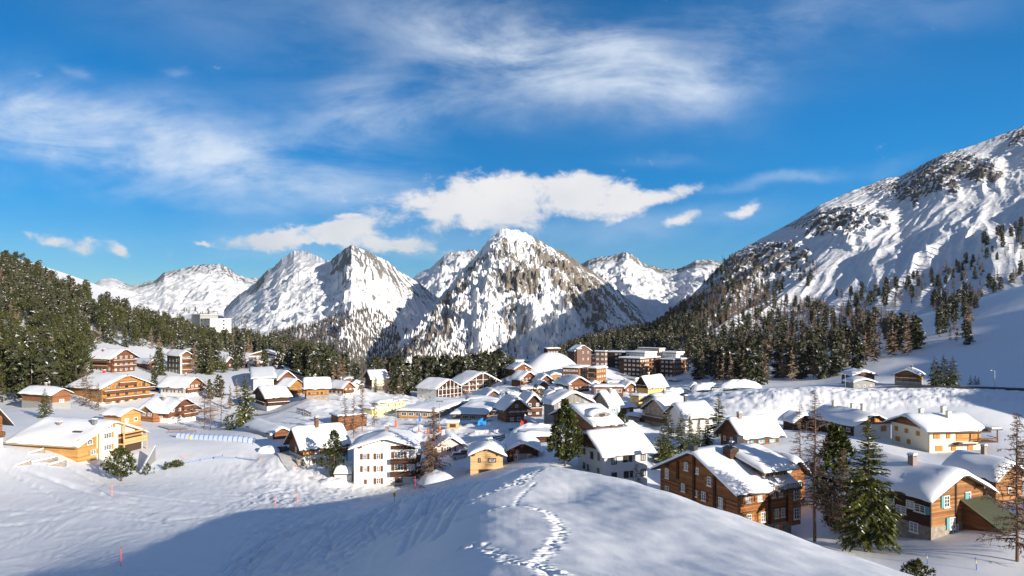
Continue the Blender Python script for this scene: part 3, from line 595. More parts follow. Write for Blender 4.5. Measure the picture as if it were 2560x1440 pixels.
trail([(1350, 1275), (1372, 1284), (1395, 1310), (1402, 1335), (1385, 1362), (1360, 1385), (1345, 1405), (1352, 1425), (1400, 1455)], .42, .16, .26, .16, 1, .8)
trail([(1405, 1440), (1350, 1420), (1300, 1415), (1250, 1395), (1225, 1370), (1200, 1372)], .4, .2, .3, .26, 2, .9)
trail([(1210, 1362), (1160, 1365), (1140, 1372)], .45, .2, .2, .3, 12, .9)
trail([(1115, 1300), (1150, 1297), (1190, 1288), (1235, 1275), (1260, 1268), (1285, 1265), (1320, 1266), (1350, 1275)], .42, .14, .2, .2, 3, .8)
trail([(1120, 1295), (1165, 1265), (1200, 1245), (1240, 1225), (1270, 1212), (1300, 1200), (1325, 1190), (1345, 1178), (1385, 1173)], .4, .22, .28, .26, 4, .95)
trail([(1330, 1195), (1290, 1212), (1320, 1186)], .4, .2, .2, .22, 5, .9)
trail([(1340, 1205), (1315, 1225), (1295, 1245), (1288, 1262)], .5, .04, .12, .03, 6, .3)
# soft wind drifts on the knoll, long across the view
GZ += (fbm(GX / 3.5 + DD / 9, DD / 7 - GX / 30, 3, 41) * .12 + fbm(GX / 1.2, DD / 4.5, 2, 44) * .012) * sstep(18, 24, DD) * (1 - sstep(60, 75, DD))
# groomer furrows and ski tracks on the shaded flank and the piste
fl = sstep(40, 55, DD) * (1 - sstep(150, 175, DD)) * (1 - sstep(1060, 1230, PX)) * (.30 + .70 * sstep(480, 700, PX))
w = (GX * .55 + DD * .84) + fbm(GX / 9, DD / 9, 3, 51) * 5
GZ += fl * (np.abs(pnoise(w / 1.6, (GX * .84 - DD * .55) / 30, 52)) * .42 + np.abs(pnoise(GX / 1.3 + fbm(GX / 20, DD / 20, 2, 54) * 6, DD / 28, 53)) * .30)
def track(pts, width, depth):
    "a ski or foot track pressed along a line on the piste (px, d)"
    for (pa, da), (pb, db) in zip(pts, pts[1:]):
        xa, xb = (pa - CXP) / F * da, (pb - CXP) / F * db
        n = max(2, int(math.hypot(xb - xa, db - da) / (width * 1.1)))
        for k in range(n):
            t = k / n; stamp(xa + (xb - xa) * t, da + (db - da) * t, width, depth)
for s_ in range(6):
    track([(60 + s_ * 40, 140 - s_ * 3), (180 + s_ * 30, 132 - s_ * 4), (330 + s_ * 20, 122 - s_ * 5)], .5, -.16)
for pts in ([(0, 142), (60, 134), (120, 126), (150, 118)], [(160, 146), (215, 140), (260, 134)]):
    for k in range(len(pts) - 1):
        for q in range(16):
            t = q / 16; p = pts[k][0] + (pts[k + 1][0] - pts[k][0]) * t; dd = pts[k][1] + (pts[k + 1][1] - pts[k][1]) * t
            stamp((p - CXP) / F * dd + R.uniform(-.3, .3), dd, .35, -.3)
GZ -= sink(PX, DD)
GZ -= sstep(530, 640, DD) * sstep(1360, 1480, PX) * 70
rk = random.Random(77)
for q in range(26):
    p0 = rk.uniform(430, 1080); d0 = rk.uniform(52, 66); p1 = 760 + (p0 - 430) * .55 + rk.uniform(-60, 90); d1 = rk.uniform(88, 118); bow = rk.uniform(-70, 70)
    track([(p0 + (p1 - p0) * t + bow * math.sin(math.pi * t), d0 + (d1 - d0) * t) for t in (0, .2, .4, .6, .8, 1)], rk.uniform(.16, .30), -rk.uniform(.10, .26))
for q in range(16):
    p0 = rk.uniform(900, 1130); d0 = rk.uniform(38, 60); p1 = p0 + rk.uniform(60, 170); d1 = d0 + rk.uniform(25, 45)
    track([(p0 + (p1 - p0) * t, d0 + (d1 - d0) * t) for t in (0, .33, .66, 1)], rk.uniform(.2, .4), -rk.uniform(.10, .24))
for q in range(14):
    p0 = rk.uniform(-50, 420); d0 = rk.uniform(92, 138); L = rk.uniform(120, 300); d1 = d0 + rk.uniform(-6, 10)
    track([(p0 + L * t, d0 + (d1 - d0) * t + rk.uniform(-.4, .4)) for t in (0, .25, .5, .75, 1)], rk.uniform(.2, .45), -rk.uniform(.06, .14))
V = np.stack([GX, DD, GZ], -1).reshape(-1, 3)
gme = np_mesh('ground', V, grid_faces(len(rows_d), len(cols_px)), M['snow_ground'])
tag(link('ground', gme), kind='structure')
# ground round and behind the camera
bx = np.linspace(-160, 160, 40); by = np.linspace(-90, 8.6, 30); BX, BY = np.meshgrid(bx, by)
e8 = ground_z(np.clip(BX, -13, 13), np.full_like(BX, 8.6))
BZ = e8 - .25 * np.maximum(np.abs(BX) - 13, 0) + .02 * (BY - 8.6) - .05
tag(link('snow_slope', np_mesh('snow_slope', np.stack([BX, BY, BZ], -1).reshape(-1, 3), grid_faces(30, 40), M['snow_ground'])), kind='structure')
# a floor that carries the ground on to the mountains
gx = np.linspace(-9000, 9000, 60); gy = np.linspace(300, 12000, 60); X, Y = np.meshgrid(gx, gy)
tag(link('valley_floor', np_mesh('valley_floor', np.stack([X, Y, np.full_like(X, -330.)], -1).reshape(-1, 3), grid_faces(60, 60), M['snow_ground'])), kind='structure')

def road(name, pts, width, mat, dz=.06):
    "a strip laid on the ground along points (px, d)"
    P = [Vector(((p - CXP) / F * d, d, 0)) for p, d in pts]
    S = []
    for i in range(len(P) - 1):
        n = max(2, int((P[i + 1] - P[i]).length / 2.0))
        S += [P[i].lerp(P[i + 1], k / n) for k in range(n)]
    S.append(P[-1])
    S = [S[0]] + [(S[i - 1] + S[i] * 2 + S[i + 1]) / 4 for i in range(1, len(S) - 1)] + [S[-1]]
    rows = []
    for i, p in enumerate(S):
        t = (S[min(i + 1, len(S) - 1)] - S[max(i - 1, 0)]); t.normalize(); nn = Vector((-t.y, t.x, 0))
        rows.append([p + nn * width * f for f in (-.5, -.25, 0, .25, .5)])
    A = np.array([[list(q) for q in r] for r in rows]).reshape(-1, 3)
    A[:, 2] = ground_z(A[:, 0], A[:, 1]) + und(A[:, 0], A[:, 1]) + dz + .25
    return tag(link(name, np_mesh(name, A, grid_faces(len(S), 5), mat)), kind='structure')

# ------------------------------------------------------------------ the mountains
m_mountain('rock_main', (.20, .18, .155), (.32, .265, .205), .021, bstr=.8, bd=12)
m_mountain('rock_far', (.21, .20, .19), (.30, .27, .24), .012, bstr=.7, bd=20)
m_mountain('rock_right', (.115, .108, .105), (.21, .19, .17), .042, bstr=1.0, bd=6, anis=(1, 1, 1.6))
m_mountain('rock_hill', (.1, .09, .08), (.2, .17, .14), .03, bstr=.4, bd=3)

class Mountain:
    def __init__(s, name, sil, ridge, base, p, amp, gully, bias, mat, nu=420, nv=260, px0=None, back=.35, ridge_amp=.10, seed=1, rough=1.0, side=0.0, lump=1.0, fine=0.0, zone=None):
        s.__dict__.update(locals())
        s.sx, s.sy = zip(*sil); s.rx, s.ry = zip(*ridge); s.bx, s.bd, s.bp = zip(*base)
        s.lo, s.hi = sil[0][0], sil[-1][0]
        s.px0 = px0 if px0 else (s.lo + s.hi) / 2
        px = np.linspace(s.lo, s.hi, nu); t = np.concatenate([np.linspace(0, 1, nv), 1 + np.linspace(0, back, 24)[1:]])
        P, T = np.meshgrid(px, t)
        D, Z = s.h(P, T)
        X = (P - CXP) / F * D
        V = np.stack([X, D, Z], -1)
        du = np.gradient(V, axis=1); dv = np.gradient(V, axis=0)
        n = np.cross(du, dv); n /= np.linalg.norm(n, axis=-1, keepdims=True) + 1e-9
        nz = np.abs(n[..., 2])
        py = HZ - Z / D * F
        rock = np.clip(.5 + (.80 - nz) * .6 + .30 * (s.rib(P, T, X, D) - 1.05) + bias(P, T, py, X, D), 0, 1.2)
        me = np_mesh(name, V.reshape(-1, 3), grid_faces(len(t), nu), M[mat])
        attr(me, 'rock', rock)
        s.o = tag(link(name, me), kind='structure')
    def h(s, P, T):
        zs = np.interp(P, s.sx, s.sy); R_ = np.interp(P, s.rx, s.ry)
        db = np.interp(P, s.bx, s.bd); pb = np.interp(P, s.bx, s.bp)
        D = db + (R_ - db) * T
        zr = (HZ - zs) / F * R_; zb = (HZ - pb) / F * db
        Tc = np.clip(T, 0, 1)
        Z = zb + (zr - zb) * Tc ** s.p
        X = (P - CXP) / F * D
        w = (sstep(0, .25, T) * (1 - sstep(.72, 1.0, T)) + s.ridge_amp * sstep(.6, 1, T))
        w = w * np.clip((zr - zb) / (.30 * (R_ - db)), .04, 1)
        q = (P - s.px0) / (.30 + 1.0 * (1 - Tc)) + s.side * T
        g = ridged(q / s.gully + fbm(X / 260, D / 260, 2, s.seed + 9) * (.35 if s.zone is None else .10), T * 2.1 + s.seed, 4, s.seed) - .75
        r = ridged(X / 150 * s.rough, (D * .7 + Z) / 150 * s.rough, 5, s.seed + 4) - .8
        rr = fbm(X / 55 * s.rough, D / 55 * s.rough, 4, s.seed + 5)
        rib = s.rib(P, T, X, D); zn = s.zone(P, T, X, D) if s.zone else 1.0
        Z = Z + s.amp * w * .40 * (.35 + .65 * (1 - Tc)) * (rib - .8) * zn
        Z = Z + s.amp * w * (g * (.30 + 1.0 * (1 - Tc)) + zn * (r * .6 * s.lump + rr * .40 * s.lump) + zn * s.fine * ridged(X / 38, (D * .6 + Z) / 38, 3, s.seed + 6))
        jag = fbm(P / 17, P * 0 + s.seed, 3, s.seed + 30) * 3.4 + np.abs(fbm(P / 6.5, P * 0 + s.seed, 2, s.seed + 33)) * 1.8
        if s.name == 'mountain_slope': jag = jag * .3
        Z = Z + jag / F * R_ * np.where(T <= 1, Tc ** 22, np.exp(-(T - 1) * 9))
        Z = Z - np.clip(T - 1, 0, 9) * (R_ - db) * .75
        return D, Z
    def rib(s, P, T, X, D):
        "crests that run down the slope, rock on top, snow in the runnels between"
        q = (P - s.px0) / (.30 + 1.0 * (1 - np.clip(T, 0, 1))) + s.side * T
        return ridged(q / (s.gully * .27) + fbm(X / 140, D / 140, 3, s.seed + 19) * .5, T * 4.3 + s.seed, 4, s.seed + 12, .55)
    def z_at(s, px, d):
        R_ = np.interp(px, s.rx, s.ry); db = np.interp(px, s.bx, s.bd)
        return s.h(px, (d - db) / (R_ - db))[1]

back_range = Mountain('mountain_range', [(120, 760), (190, 728), (231, 711), (250, 700), (278, 695), (306, 705), (331, 716), (389, 700), (411, 681), (440, 676), (470, 669), (500, 663), (520, 661), (550, 661), (568, 668), (583, 680), (611, 694), (642, 697), (700, 700), (800, 720)],
    [(120, 6500), (800, 6500)], [(120, 3900, 792), (500, 3900, 800), (800, 3900, 815)], 1.35, 60, 110,
    lambda P, T, py, X, D: -.36 + .34 * sstep(.62, .95, T) + .1 * sstep(.75, .95, T) - .2 * sstep(330, 250, P), 'rock_far', 260, 170, 540, seed=3, rough=.5)
saddle_ridge = Mountain('mountain_saddle', [(960, 690), (1030, 696), (1050, 684), (1072, 671), (1095, 653), (1111, 640), (1122, 636), (1144, 628), (1189, 627), (1230, 640), (1300, 660)],
    [(960, 5200), (1300, 5200)], [(960, 3300, 800), (1300, 3300, 820)], 1.2, 55, 110, lambda P, T, py, X, D: -.46 + .45 * sstep(.72, .95, T) * sstep(1080, 1110, P), 'rock_far', 200, 140, 1150, seed=5, rough=.5)
right_back = Mountain('mountain_range', [(1400, 665), (1454, 660), (1470, 650), (1492, 642), (1515, 641), (1544, 639), (1556, 632), (1567, 630), (1580, 636), (1602, 654), (1629, 664), (1655, 673), (1696, 674), (1715, 663), (1739, 652), (1783, 652), (1850, 668), (1950, 700)],
    [(1400, 5600), (1950, 5200)], [(1400, 2700, 850), (1650, 2600, 850), (1950, 2500, 850)], 1.25, 55, 120,
    lambda P, T, py, X, D: -.36 + .42 * sstep(.80, .97, T) + .05 * sstep(.4, .6, T), 'rock_far', 300, 200, 1567, seed=8, rough=.5)
twin_peaks = Mountain('mountain_peak', [(560, 775), (600, 735), (642, 707), (660, 684), (683, 668), (700, 652), (719, 640), (735, 628), (750, 624), (770, 632), (789, 640), (810, 650), (825, 654), (840, 642), (853, 632), (865, 619), (878, 614), (892, 616), (905, 622), (930, 638), (950, 643), (969, 652), (997, 679), (1030, 695), (1080, 732), (1120, 760), (1160, 800), (1205, 850)],
    [(560, 3600), (750, 3400), (878, 2700), (1030, 2900), (1205, 2800)], [(560, 1700, 850), (760, 1500, 870), (880, 1350, 915), (940, 1700, 925), (1000, 1900, 925), (1205, 2200, 940)], 1.45, 27, 110,
    lambda P, T, py, X, D: -.36 + .34 * sstep(.70, .93, T) * (.45 + .55 * sstep(840, 880, P)) + .15 * sstep(700, 660, P) * sstep(.6, .8, T), 'rock_far', 460, 320, 880, seed=12, rough=.9)
main_peak = Mountain('mountain_peak', [(900, 935), (950, 905), (985, 878), (1010, 845), (1040, 810), (1075, 775), (1100, 745), (1125, 716), (1150, 682), (1170, 660), (1190, 640), (1208, 621), (1222, 602), (1239, 588), (1252, 577), (1267, 573), (1280, 574), (1299, 579), (1315, 585), (1328, 592), (1355, 606), (1381, 622), (1398, 628), (1416, 636), (1451, 660), (1492, 686), (1530, 715), (1564, 744), (1610, 785), (1660, 830), (1720, 880), (1780, 930)],
    [(900, 1650), (960, 1700), (1020, 1850), (1075, 2100), (1125, 2450), (1180, 2700), (1270, 2750), (1400, 3000), (1560, 3350), (1780, 3500)], [(900, 1150, 955), (1000, 1150, 965), (1100, 1300, 965), (1290, 1500, 950), (1480, 1550, 935), (1780, 2000, 940)], 1.30, 52, 105,
    lambda P, T, py, X, D: -.35 - .16 * sstep(.42, .15, T) + .20 * sstep(-.25, .25, fbm(X / 190, (D + 0) / 190, 3, 77)) * sstep(.22, .4, T) - .30 * sstep(.82, .95, T) * (P < 1330) + .24 * sstep(.93, .98, T)
        - .85 * np.exp(-((P - (1345 + (1 - T) * 55)) / (10 + 75 * np.clip(.62 - T, 0, 1))) ** 2) * (T < .66) - .8 * np.exp(-((P - (1225 - (1 - T) * 60)) / (13 + 20 * (1 - T))) ** 2) * sstep(.8, .7, T)
        - .3 * sstep(1130, 1060, P) * sstep(.35, .5, T) + .12 * sstep(1300, 1360, P) * sstep(.3, .5, T), 'rock_main', 520, 420, 1270, seed=21, rough=1.5, lump=.7, fine=.45)
def rz_(P, T, X, D):
    "the crags: the upper part of the right slope, broken by snow chutes"
    e = T - np.interp(P, [1700, 1900, 2100, 2350, 2560, 2900], [.22, .42, .52, .60, .58, .6]) + fbm(P / 70 + T * 2, T * 3.0, 3, 93) * .16
    ch = np.exp(-((P - 2190 + (T - .75) * 420) / 46) ** 2) + np.exp(-((P - 2500 + (T - .8) * 300) / 40) ** 2) + .8 * np.exp(-((P - 2010 + (T - .7) * 300) / 30) ** 2)
    return .07 + .93 * sstep(-.06, .08, e) * (1 - .9 * np.clip(ch, 0, 1))
right_mountain = Mountain('mountain_slope', [(1330, 905), (1400, 878), (1480, 855), (1560, 838), (1640, 815), (1705, 762), (1760, 708), (1810, 655), (1840, 632), (1870, 615), (1920, 588), (1975, 560), (2021, 532), (2050, 513), (2080, 499), (2130, 478), (2181, 461), (2215, 449), (2250, 443), (2285, 425), (2319, 406), (2355, 388), (2388, 379), (2430, 365), (2479, 347), (2520, 332), (2560, 315), (2750, 268), (2900, 255)],
    [(1330, 800), (1500, 900), (1640, 1050), (1705, 1200), (1810, 1450), (1900, 1650), (2200, 1950), (2560, 2150), (2900, 2250)],
    [(1330, 500, 925), (1500, 500, 915), (1700, 500, 902), (1900, 500, 890), (2100, 500, 862), (2300, 470, 818), (2500, 440, 778), (2700, 430, 725), (2900, 410, 690)], 1.32, 12.5, 215,
    lambda P, T, py, X, D: -.62 + .60 * rz_(P, T, X, D) + .06 * sstep(0, 90, np.interp(P, [1700, 1800, 1950, 2080, 2200, 2330, 2420, 2560, 3400], [790, 745, 720, 690, 640, 560, 520, 500, 480]) - py) * sstep(1640, 1720, P)
        + .14 * fbm(X / 120, D / 120, 3, 91) * sstep(.3, .5, T) - .45 * np.exp(-((P - 2130 - (py - 600) * -.75) / 55) ** 2) * sstep(560, 600, py), 'rock_right', 820, 520, 2700, seed=31, rough=1.5, ridge_amp=.22, side=120, lump=.55, fine=.75, zone=rz_)

# the hill outside the frame on the right whose shadow lies over the lower right slope
hu = np.linspace(190, 760, 70); hs_ = np.linspace(30, 230, 40); HU, HSS = np.meshgrid(hu, hs_)
crest = np.interp(HU, [190, 215, 252, 305, 333, 428, 500, 620, 760], [-30, -12, 19, 26, 30, 45, 56, 60, 10])
HZZ = -45 + (crest + 45) * np.exp(-((HSS - 120) / 62) ** 2) + fbm(HU / 40, HSS / 40, 3, 61) * 3
tag(link('hill', np_mesh('hill', np.stack([.7071 * (HU + HSS), .7071 * (HU - HSS), HZZ], -1).reshape(-1, 3), grid_faces(40, 70), M['snow_ground'])), kind='structure')

# ------------------------------------------------------------------ camera, sun, sky with clouds
SUN_AZ, SUN_EL = rad(45), rad(14.8)      # the sun stands low behind the camera's right shoulder
sun_v = Vector((math.sin(SUN_AZ) * math.cos(SUN_EL), -math.cos(SUN_AZ) * math.cos(SUN_EL), math.sin(SUN_EL)))
cam = bpy.data.cameras.new('camera'); co = bpy.data.objects.new('camera', cam); col.objects.link(co); sc.camera = co
co.location = (0, 0, 0); co.rotation_euler = (rad(90), 0, 0)
cam.sensor_width = 36; cam.lens = F / 2560 * 36; cam.shift_y = (HZ - 720) / 2560; cam.clip_start = .5; cam.clip_end = 30000
sl = bpy.data.lights.new('sun', 'SUN'); sl.energy = SUN_W; sl.angle = rad(.5); sl.color = (1, .90, .76)
so = bpy.data.objects.new('sun', sl); col.objects.link(so); so.rotation_euler = (-sun_v).to_track_quat('-Z', 'Y').to_euler()
so.location = (60, -60, 80)
w = bpy.data.worlds.new('World'); sc.world = w; w.use_nodes = True
t = w.node_tree; t.nodes.clear()
def wn(typ, **kw):
    x = t.nodes.new(typ)
    for k, v in kw.items(): setattr(x, k, v)
    return x
def wl(a, b): t.links.new(a, b)
def wm(op, a, b=0., c=0.):
    x = wn('ShaderNodeMath', operation=op)
    for i, v in enumerate((a, b, c)):
        if hasattr(v, 'is_linked'): wl(v, x.inputs[i])
        else: x.inputs[i].default_value = v
    return x.outputs[0]
def wmap(v, a, b, c=0., d=1.):
    x = wn('ShaderNodeMapRange'); x.interpolation_type = 'SMOOTHSTEP'; wl(v, x.inputs[0])
    for i, q in enumerate((a, b, c, d)): x.inputs[i + 1].default_value = q
    return x.outputs[0]
sky = wn('ShaderNodeTexSky', sky_type='NISHITA', sun_disc=False, sun_elevation=SUN_EL, sun_rotation=math.pi - SUN_AZ, altitude=1800, air_density=1.0, dust_density=0.0, ozone_density=SKY_OZ)
tc = wn('ShaderNodeTexCoord'); sep = wn('ShaderNodeSeparateXYZ'); wl(tc.outputs['Generated'], sep.inputs[0])
# directions as tangents: A = sideways, B = upwards, of the northern half of the sky
ypos = wm('MAXIMUM', sep.outputs[1], .02)
A = wm('DIVIDE', sep.outputs[0], ypos); B = wm('DIVIDE', sep.outputs[2], ypos)
north = wmap(sep.outputs[1], .1, .3)
def cn(sa, sb, rot, scale, detail, rough, dist, seed):
    cx = wn('ShaderNodeCombineXYZ'); wl(A, cx.inputs[0]); wl(B, cx.inputs[1]); cx.inputs[2].default_value = seed
    mp = wn('ShaderNodeMapping'); mp.inputs['Rotation'].default_value = (0, 0, rot); mp.inputs['Scale'].default_value = (sa, sb, 1)
    wl(cx.outputs[0], mp.inputs[0])
    n = wn('ShaderNodeTexNoise'); n.inputs['Scale'].default_value = scale; n.inputs['Detail'].default_value = detail; n.inputs['Roughness'].default_value = rough; n.inputs['Distortion'].default_value = dist
    wl(mp.outputs[0], n.inputs['Vector']); return n.outputs['Fac']
warpA = wm('MULTIPLY', wm('SUBTRACT', cn(1, 1, 0, 5, 6, .6, 0, 9.), .5), .10)
warpB = wm('MULTIPLY', wm('SUBTRACT', cn(1, 1.6, 0, 7, 6, .62, 0, 19.), .5), .07)
Aw = wm('ADD', A, warpA); Bw = wm('ADD', B, warpB)
def blob(px, py, rx, ry, rot=0, power=1.):
    "a soft oval of sky about the direction the photograph shows at px, py"
    a0, b0 = (px - CXP) / F, (HZ - py) / F
    x = wm('SUBTRACT', Aw, a0); y = wm('SUBTRACT', Bw, b0)
    c, s = math.cos(rad(rot)), math.sin(rad(rot))
    u = wm('DIVIDE', wm('ADD', wm('MULTIPLY', x, c), wm('MULTIPLY', y, s)), rx / F)
    v = wm('DIVIDE', wm('SUBTRACT', wm('MULTIPLY', y, c), wm('MULTIPLY', x, s)), ry / F)
    r2 = wm('ADD', wm('MULTIPLY', u, u), wm('MULTIPLY', v, v))
    return wm('MULTIPLY', wm('EXPONENT', wm('MULTIPLY', r2, -1.)), power)
def total(L):
    s = L[0]
    for q in L[1:]: s = wm('ADD', s, q)
    return s
# high streaks
cir = total([blob(330, 350, 560, 95, -12, 1.0), blob(120, 330, 300, 70, -14, .55), blob(700, 420, 340, 60, -6, .55), blob(890, 260, 110, 70, 30, .45), blob(1000, 300, 240, 55, 12, .5), blob(1380, 150, 330, 95, -10, .8), blob(1560, 160, 220, 60, -22, .7), blob(1150, 70, 420, 90, -18, .45),
             blob(1780, 190, 180, 70, 25, .5), blob(1850, 60, 420, 50, 8, .38), blob(2000, 440, 200, 16, 7, .38), blob(190, 178, 40, 14, -20, .4), blob(420, 190, 34, 13, 0, .4), blob(1600, 570, 330, 40, 5, .30), blob(600, 600, 500, 40, 0, .18), blob(1650, 400, 120, 14, 0, .2), blob(620, 90, 500, 120, -20, .16), blob(1250, 260, 700, 60, 4, .18), blob(300, 480, 420, 30, -4, .22), blob(2300, 60, 300, 60, 12, .14), blob(950, 640, 420, 18, 0, .2)])
n1 = cn(1, 3.2, rad(9), 3.2, 9, .62, .5, 3.); n2 = cn(1, 1.6, rad(-12), 8, 7, .6, .3, 6.)
cirr = wm('MULTIPLY', wm('MINIMUM', cir, 1.1), wmap(wm('ADD', wm('MULTIPLY', n1, .72), wm('MULTIPLY', n2, .28)), .30, .66))
# low heaped clouds
cum = total([blob(1270, 505, 290, 50, 4, 1.25), blob(1120, 482, 150, 30, 6, .7), blob(1370, 465, 190, 45, 0, .9), blob(1600, 500, 190, 26, 12, 1.0), blob(1200, 556, 140, 34, -10, .7), blob(1545, 555, 52, 22, 12, .9), blob(1715, 553, 62, 17, 12, .9), blob(1855, 536, 48, 14, 10, .95),
             blob(780, 592, 190, 27, 3, 1.25), blob(960, 612, 170, 20, -4, 1.0), blob(720, 600, 120, 22, 8, .6), blob(120, 595, 95, 24, -6, .95), blob(300, 622, 42, 24, -25, 1.1), blob(875, 550, 32, 7, 0, .8), blob(512, 602, 20, 6, 0, .8)])
n3 = cn(1, 1.5, 0, 15, 12, .66, .3, 12.)
cuml = wmap(wm('ADD', wm('MINIMUM', cum, 1.2), wm('MULTIPLY', wm('SUBTRACT', n3, .5), 2.7)), .36, 1.12)
# base of the heaps is greyer: by their own height
shade = wmap(wm('ADD', wm('MULTIPLY', cn(1, 1.3, 0, 9, 5, .5, 0, 30.), .6), wm('MULTIPLY', wm('DIVIDE', B, .25), .55)), .25, .85)
def wmix(f, a, b):
    x = wn('ShaderNodeMix', data_type='RGBA')
    for i, v in ((0, f), (6, a), (7, b)):
        if hasattr(v, 'is_linked'): wl(v, x.inputs[i])
        elif i == 0: x.inputs[0].default_value = v
        else: x.inputs[i].default_value = (*v, 1)
    return x.outputs[2]
hs = wn('ShaderNodeHueSaturation'); hs.inputs['Saturation'].default_value = SKY_SAT; hs.inputs['Value'].default_value = SKY_VAL; hs.inputs['Hue'].default_value = SKY_HUE
wl(sky.outputs[0], hs.inputs['Color'])
dim = wn('ShaderNodeMix', data_type='RGBA', blend_type='MULTIPLY'); dim.inputs[0].default_value = 1
wl(hs.outputs[0], dim.inputs[6]); cc_ = wn('ShaderNodeCombineColor')
for i_, (a_, b_) in enumerate(((.50, .75), (.62, .98), (.72, 1.0))): wl(wmap(B, -.02, .32, a_, b_), cc_.inputs[i_])
wl(cc_.outputs[0], dim.inputs[7])
dim2 = wn('ShaderNodeMix', data_type='RGBA', blend_type='MULTIPLY'); dim2.inputs[0].default_value = 1
wl(dim.outputs[2], dim2.inputs[6]); cd_ = wn('ShaderNodeCombineColor')
for i_ in range(3): wl(wm('ADD', wmap(A, -.1, .62, .66, 1.0), wm('MULTIPLY', wm('SUBTRACT', 1., north), .2)), cd_.inputs[i_])
wl(cd_.outputs[0], dim2.inputs[7])
K = CLOUD_K
cumc = wmix(shade, (4.6 * K, 5.0 * K, 5.7 * K), (7.7 * K, 7.5 * K, 7.4 * K))
c = wmix(wm('MULTIPLY', wm('MULTIPLY', cirr, north), .80), dim2.outputs[2], (6.4 * K, 7.1 * K, 8.0 * K))
c = wmix(wm('MULTIPLY', wm('MULTIPLY', cuml, north), .93), c, cumc)
# thin cloud added over the unseen sky behind the camera as neutral fill light
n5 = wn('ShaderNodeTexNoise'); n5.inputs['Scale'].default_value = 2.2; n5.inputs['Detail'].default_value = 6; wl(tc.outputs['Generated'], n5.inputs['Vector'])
fill_cloud = wm('MULTIPLY', wm('MULTIPLY', wm('SUBTRACT', 1., north), wmap(n5.outputs['Fac'], .35, .65, .25, .8)), wmap(sep.outputs[2], -.05, .1))
c = wmix(fill_cloud, c, (1.25, 1.1, 1.0))
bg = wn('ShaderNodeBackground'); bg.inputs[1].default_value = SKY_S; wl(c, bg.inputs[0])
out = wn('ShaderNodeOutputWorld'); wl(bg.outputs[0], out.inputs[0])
w.cycles.sampling_method = 'AUTOMATIC'
vs = sc.view_settings; vs.view_transform = 'Standard'; vs.look = 'None'; vs.exposure = EXPO; vs.gamma = 1; vs.use_curve_mapping = False
sc.cycles.max_bounces = 5; sc.cycles.diffuse_bounces = 3; sc.cycles.glossy_bounces = 2; sc.cycles.transmission_bounces = 2; sc.cycles.transparent_max_bounces = 4
sc.cycles.use_denoising = True

# ------------------------------------------------------------------ houses
GROUP_H = 'snow-roofed houses of the village'
_cache = {}
def window_mesh(w, h, frame, glass, det):
    key = (round(w, 1), round(h, 1), frame, glass, det)
    if key in _cache: return _cache[key]
    w, h = key[0], key[1]
    b = MB(); t = .09 if det > 1 else .13
    for x0, x1, z0, z1 in ((-w / 2, w / 2, 0, t), (-w / 2, w / 2, h - t, h), (-w / 2, -w / 2 + t, t, h - t), (w / 2 - t, w / 2, t, h - t)):
        b.box(x0, x1, -.07, .02, z0, z1, 0)
    n = max(1, round(w / .9))
    for i in range(1, n + 1 if n > 1 else 1):
        pass
    k = 2 if w > .75 else 1
    if w > 1.5: k = round(w / .7)
    for i in range(1, k):
        x = -w / 2 + w * i / k; b.box(x - .045, x + .045, -.06, .02, t, h - t, 0)
    if det > 1:
        for z in (h * .36, h * .66): b.box(-w / 2 + t, w / 2 - t, -.05, .02, z - .025, z + .025, 0)
        b.box(-w / 2 - .12, w / 2 + .12, -.16, .0, -.1, 0, 0)
    p = MB(); p.add([(-w / 2 + .02, -.02, .02), (w / 2 - .02, -.02, .02), (w / 2 - .02, -.02, h - .02), (-w / 2 + .02, -.02, h - .02)], [(0, 1, 2, 3)], 0)
    _cache[key] = (b.mesh('window', M[frame]), p.mesh('pane', M[glass]))
    return _cache[key]
def box_mesh(name, x0, x1, y0, y1, z0, z1, mat):
    key = (name, round(x0, 2), round(x1, 2), round(y0, 2), round(y1, 2), round(z0, 2), round(z1, 2), mat)
    if key not in _cache:
        b = MB(); b.box(*key[1:7]); _cache[key] = b.mesh(name, M[mat])
    return _cache[key]

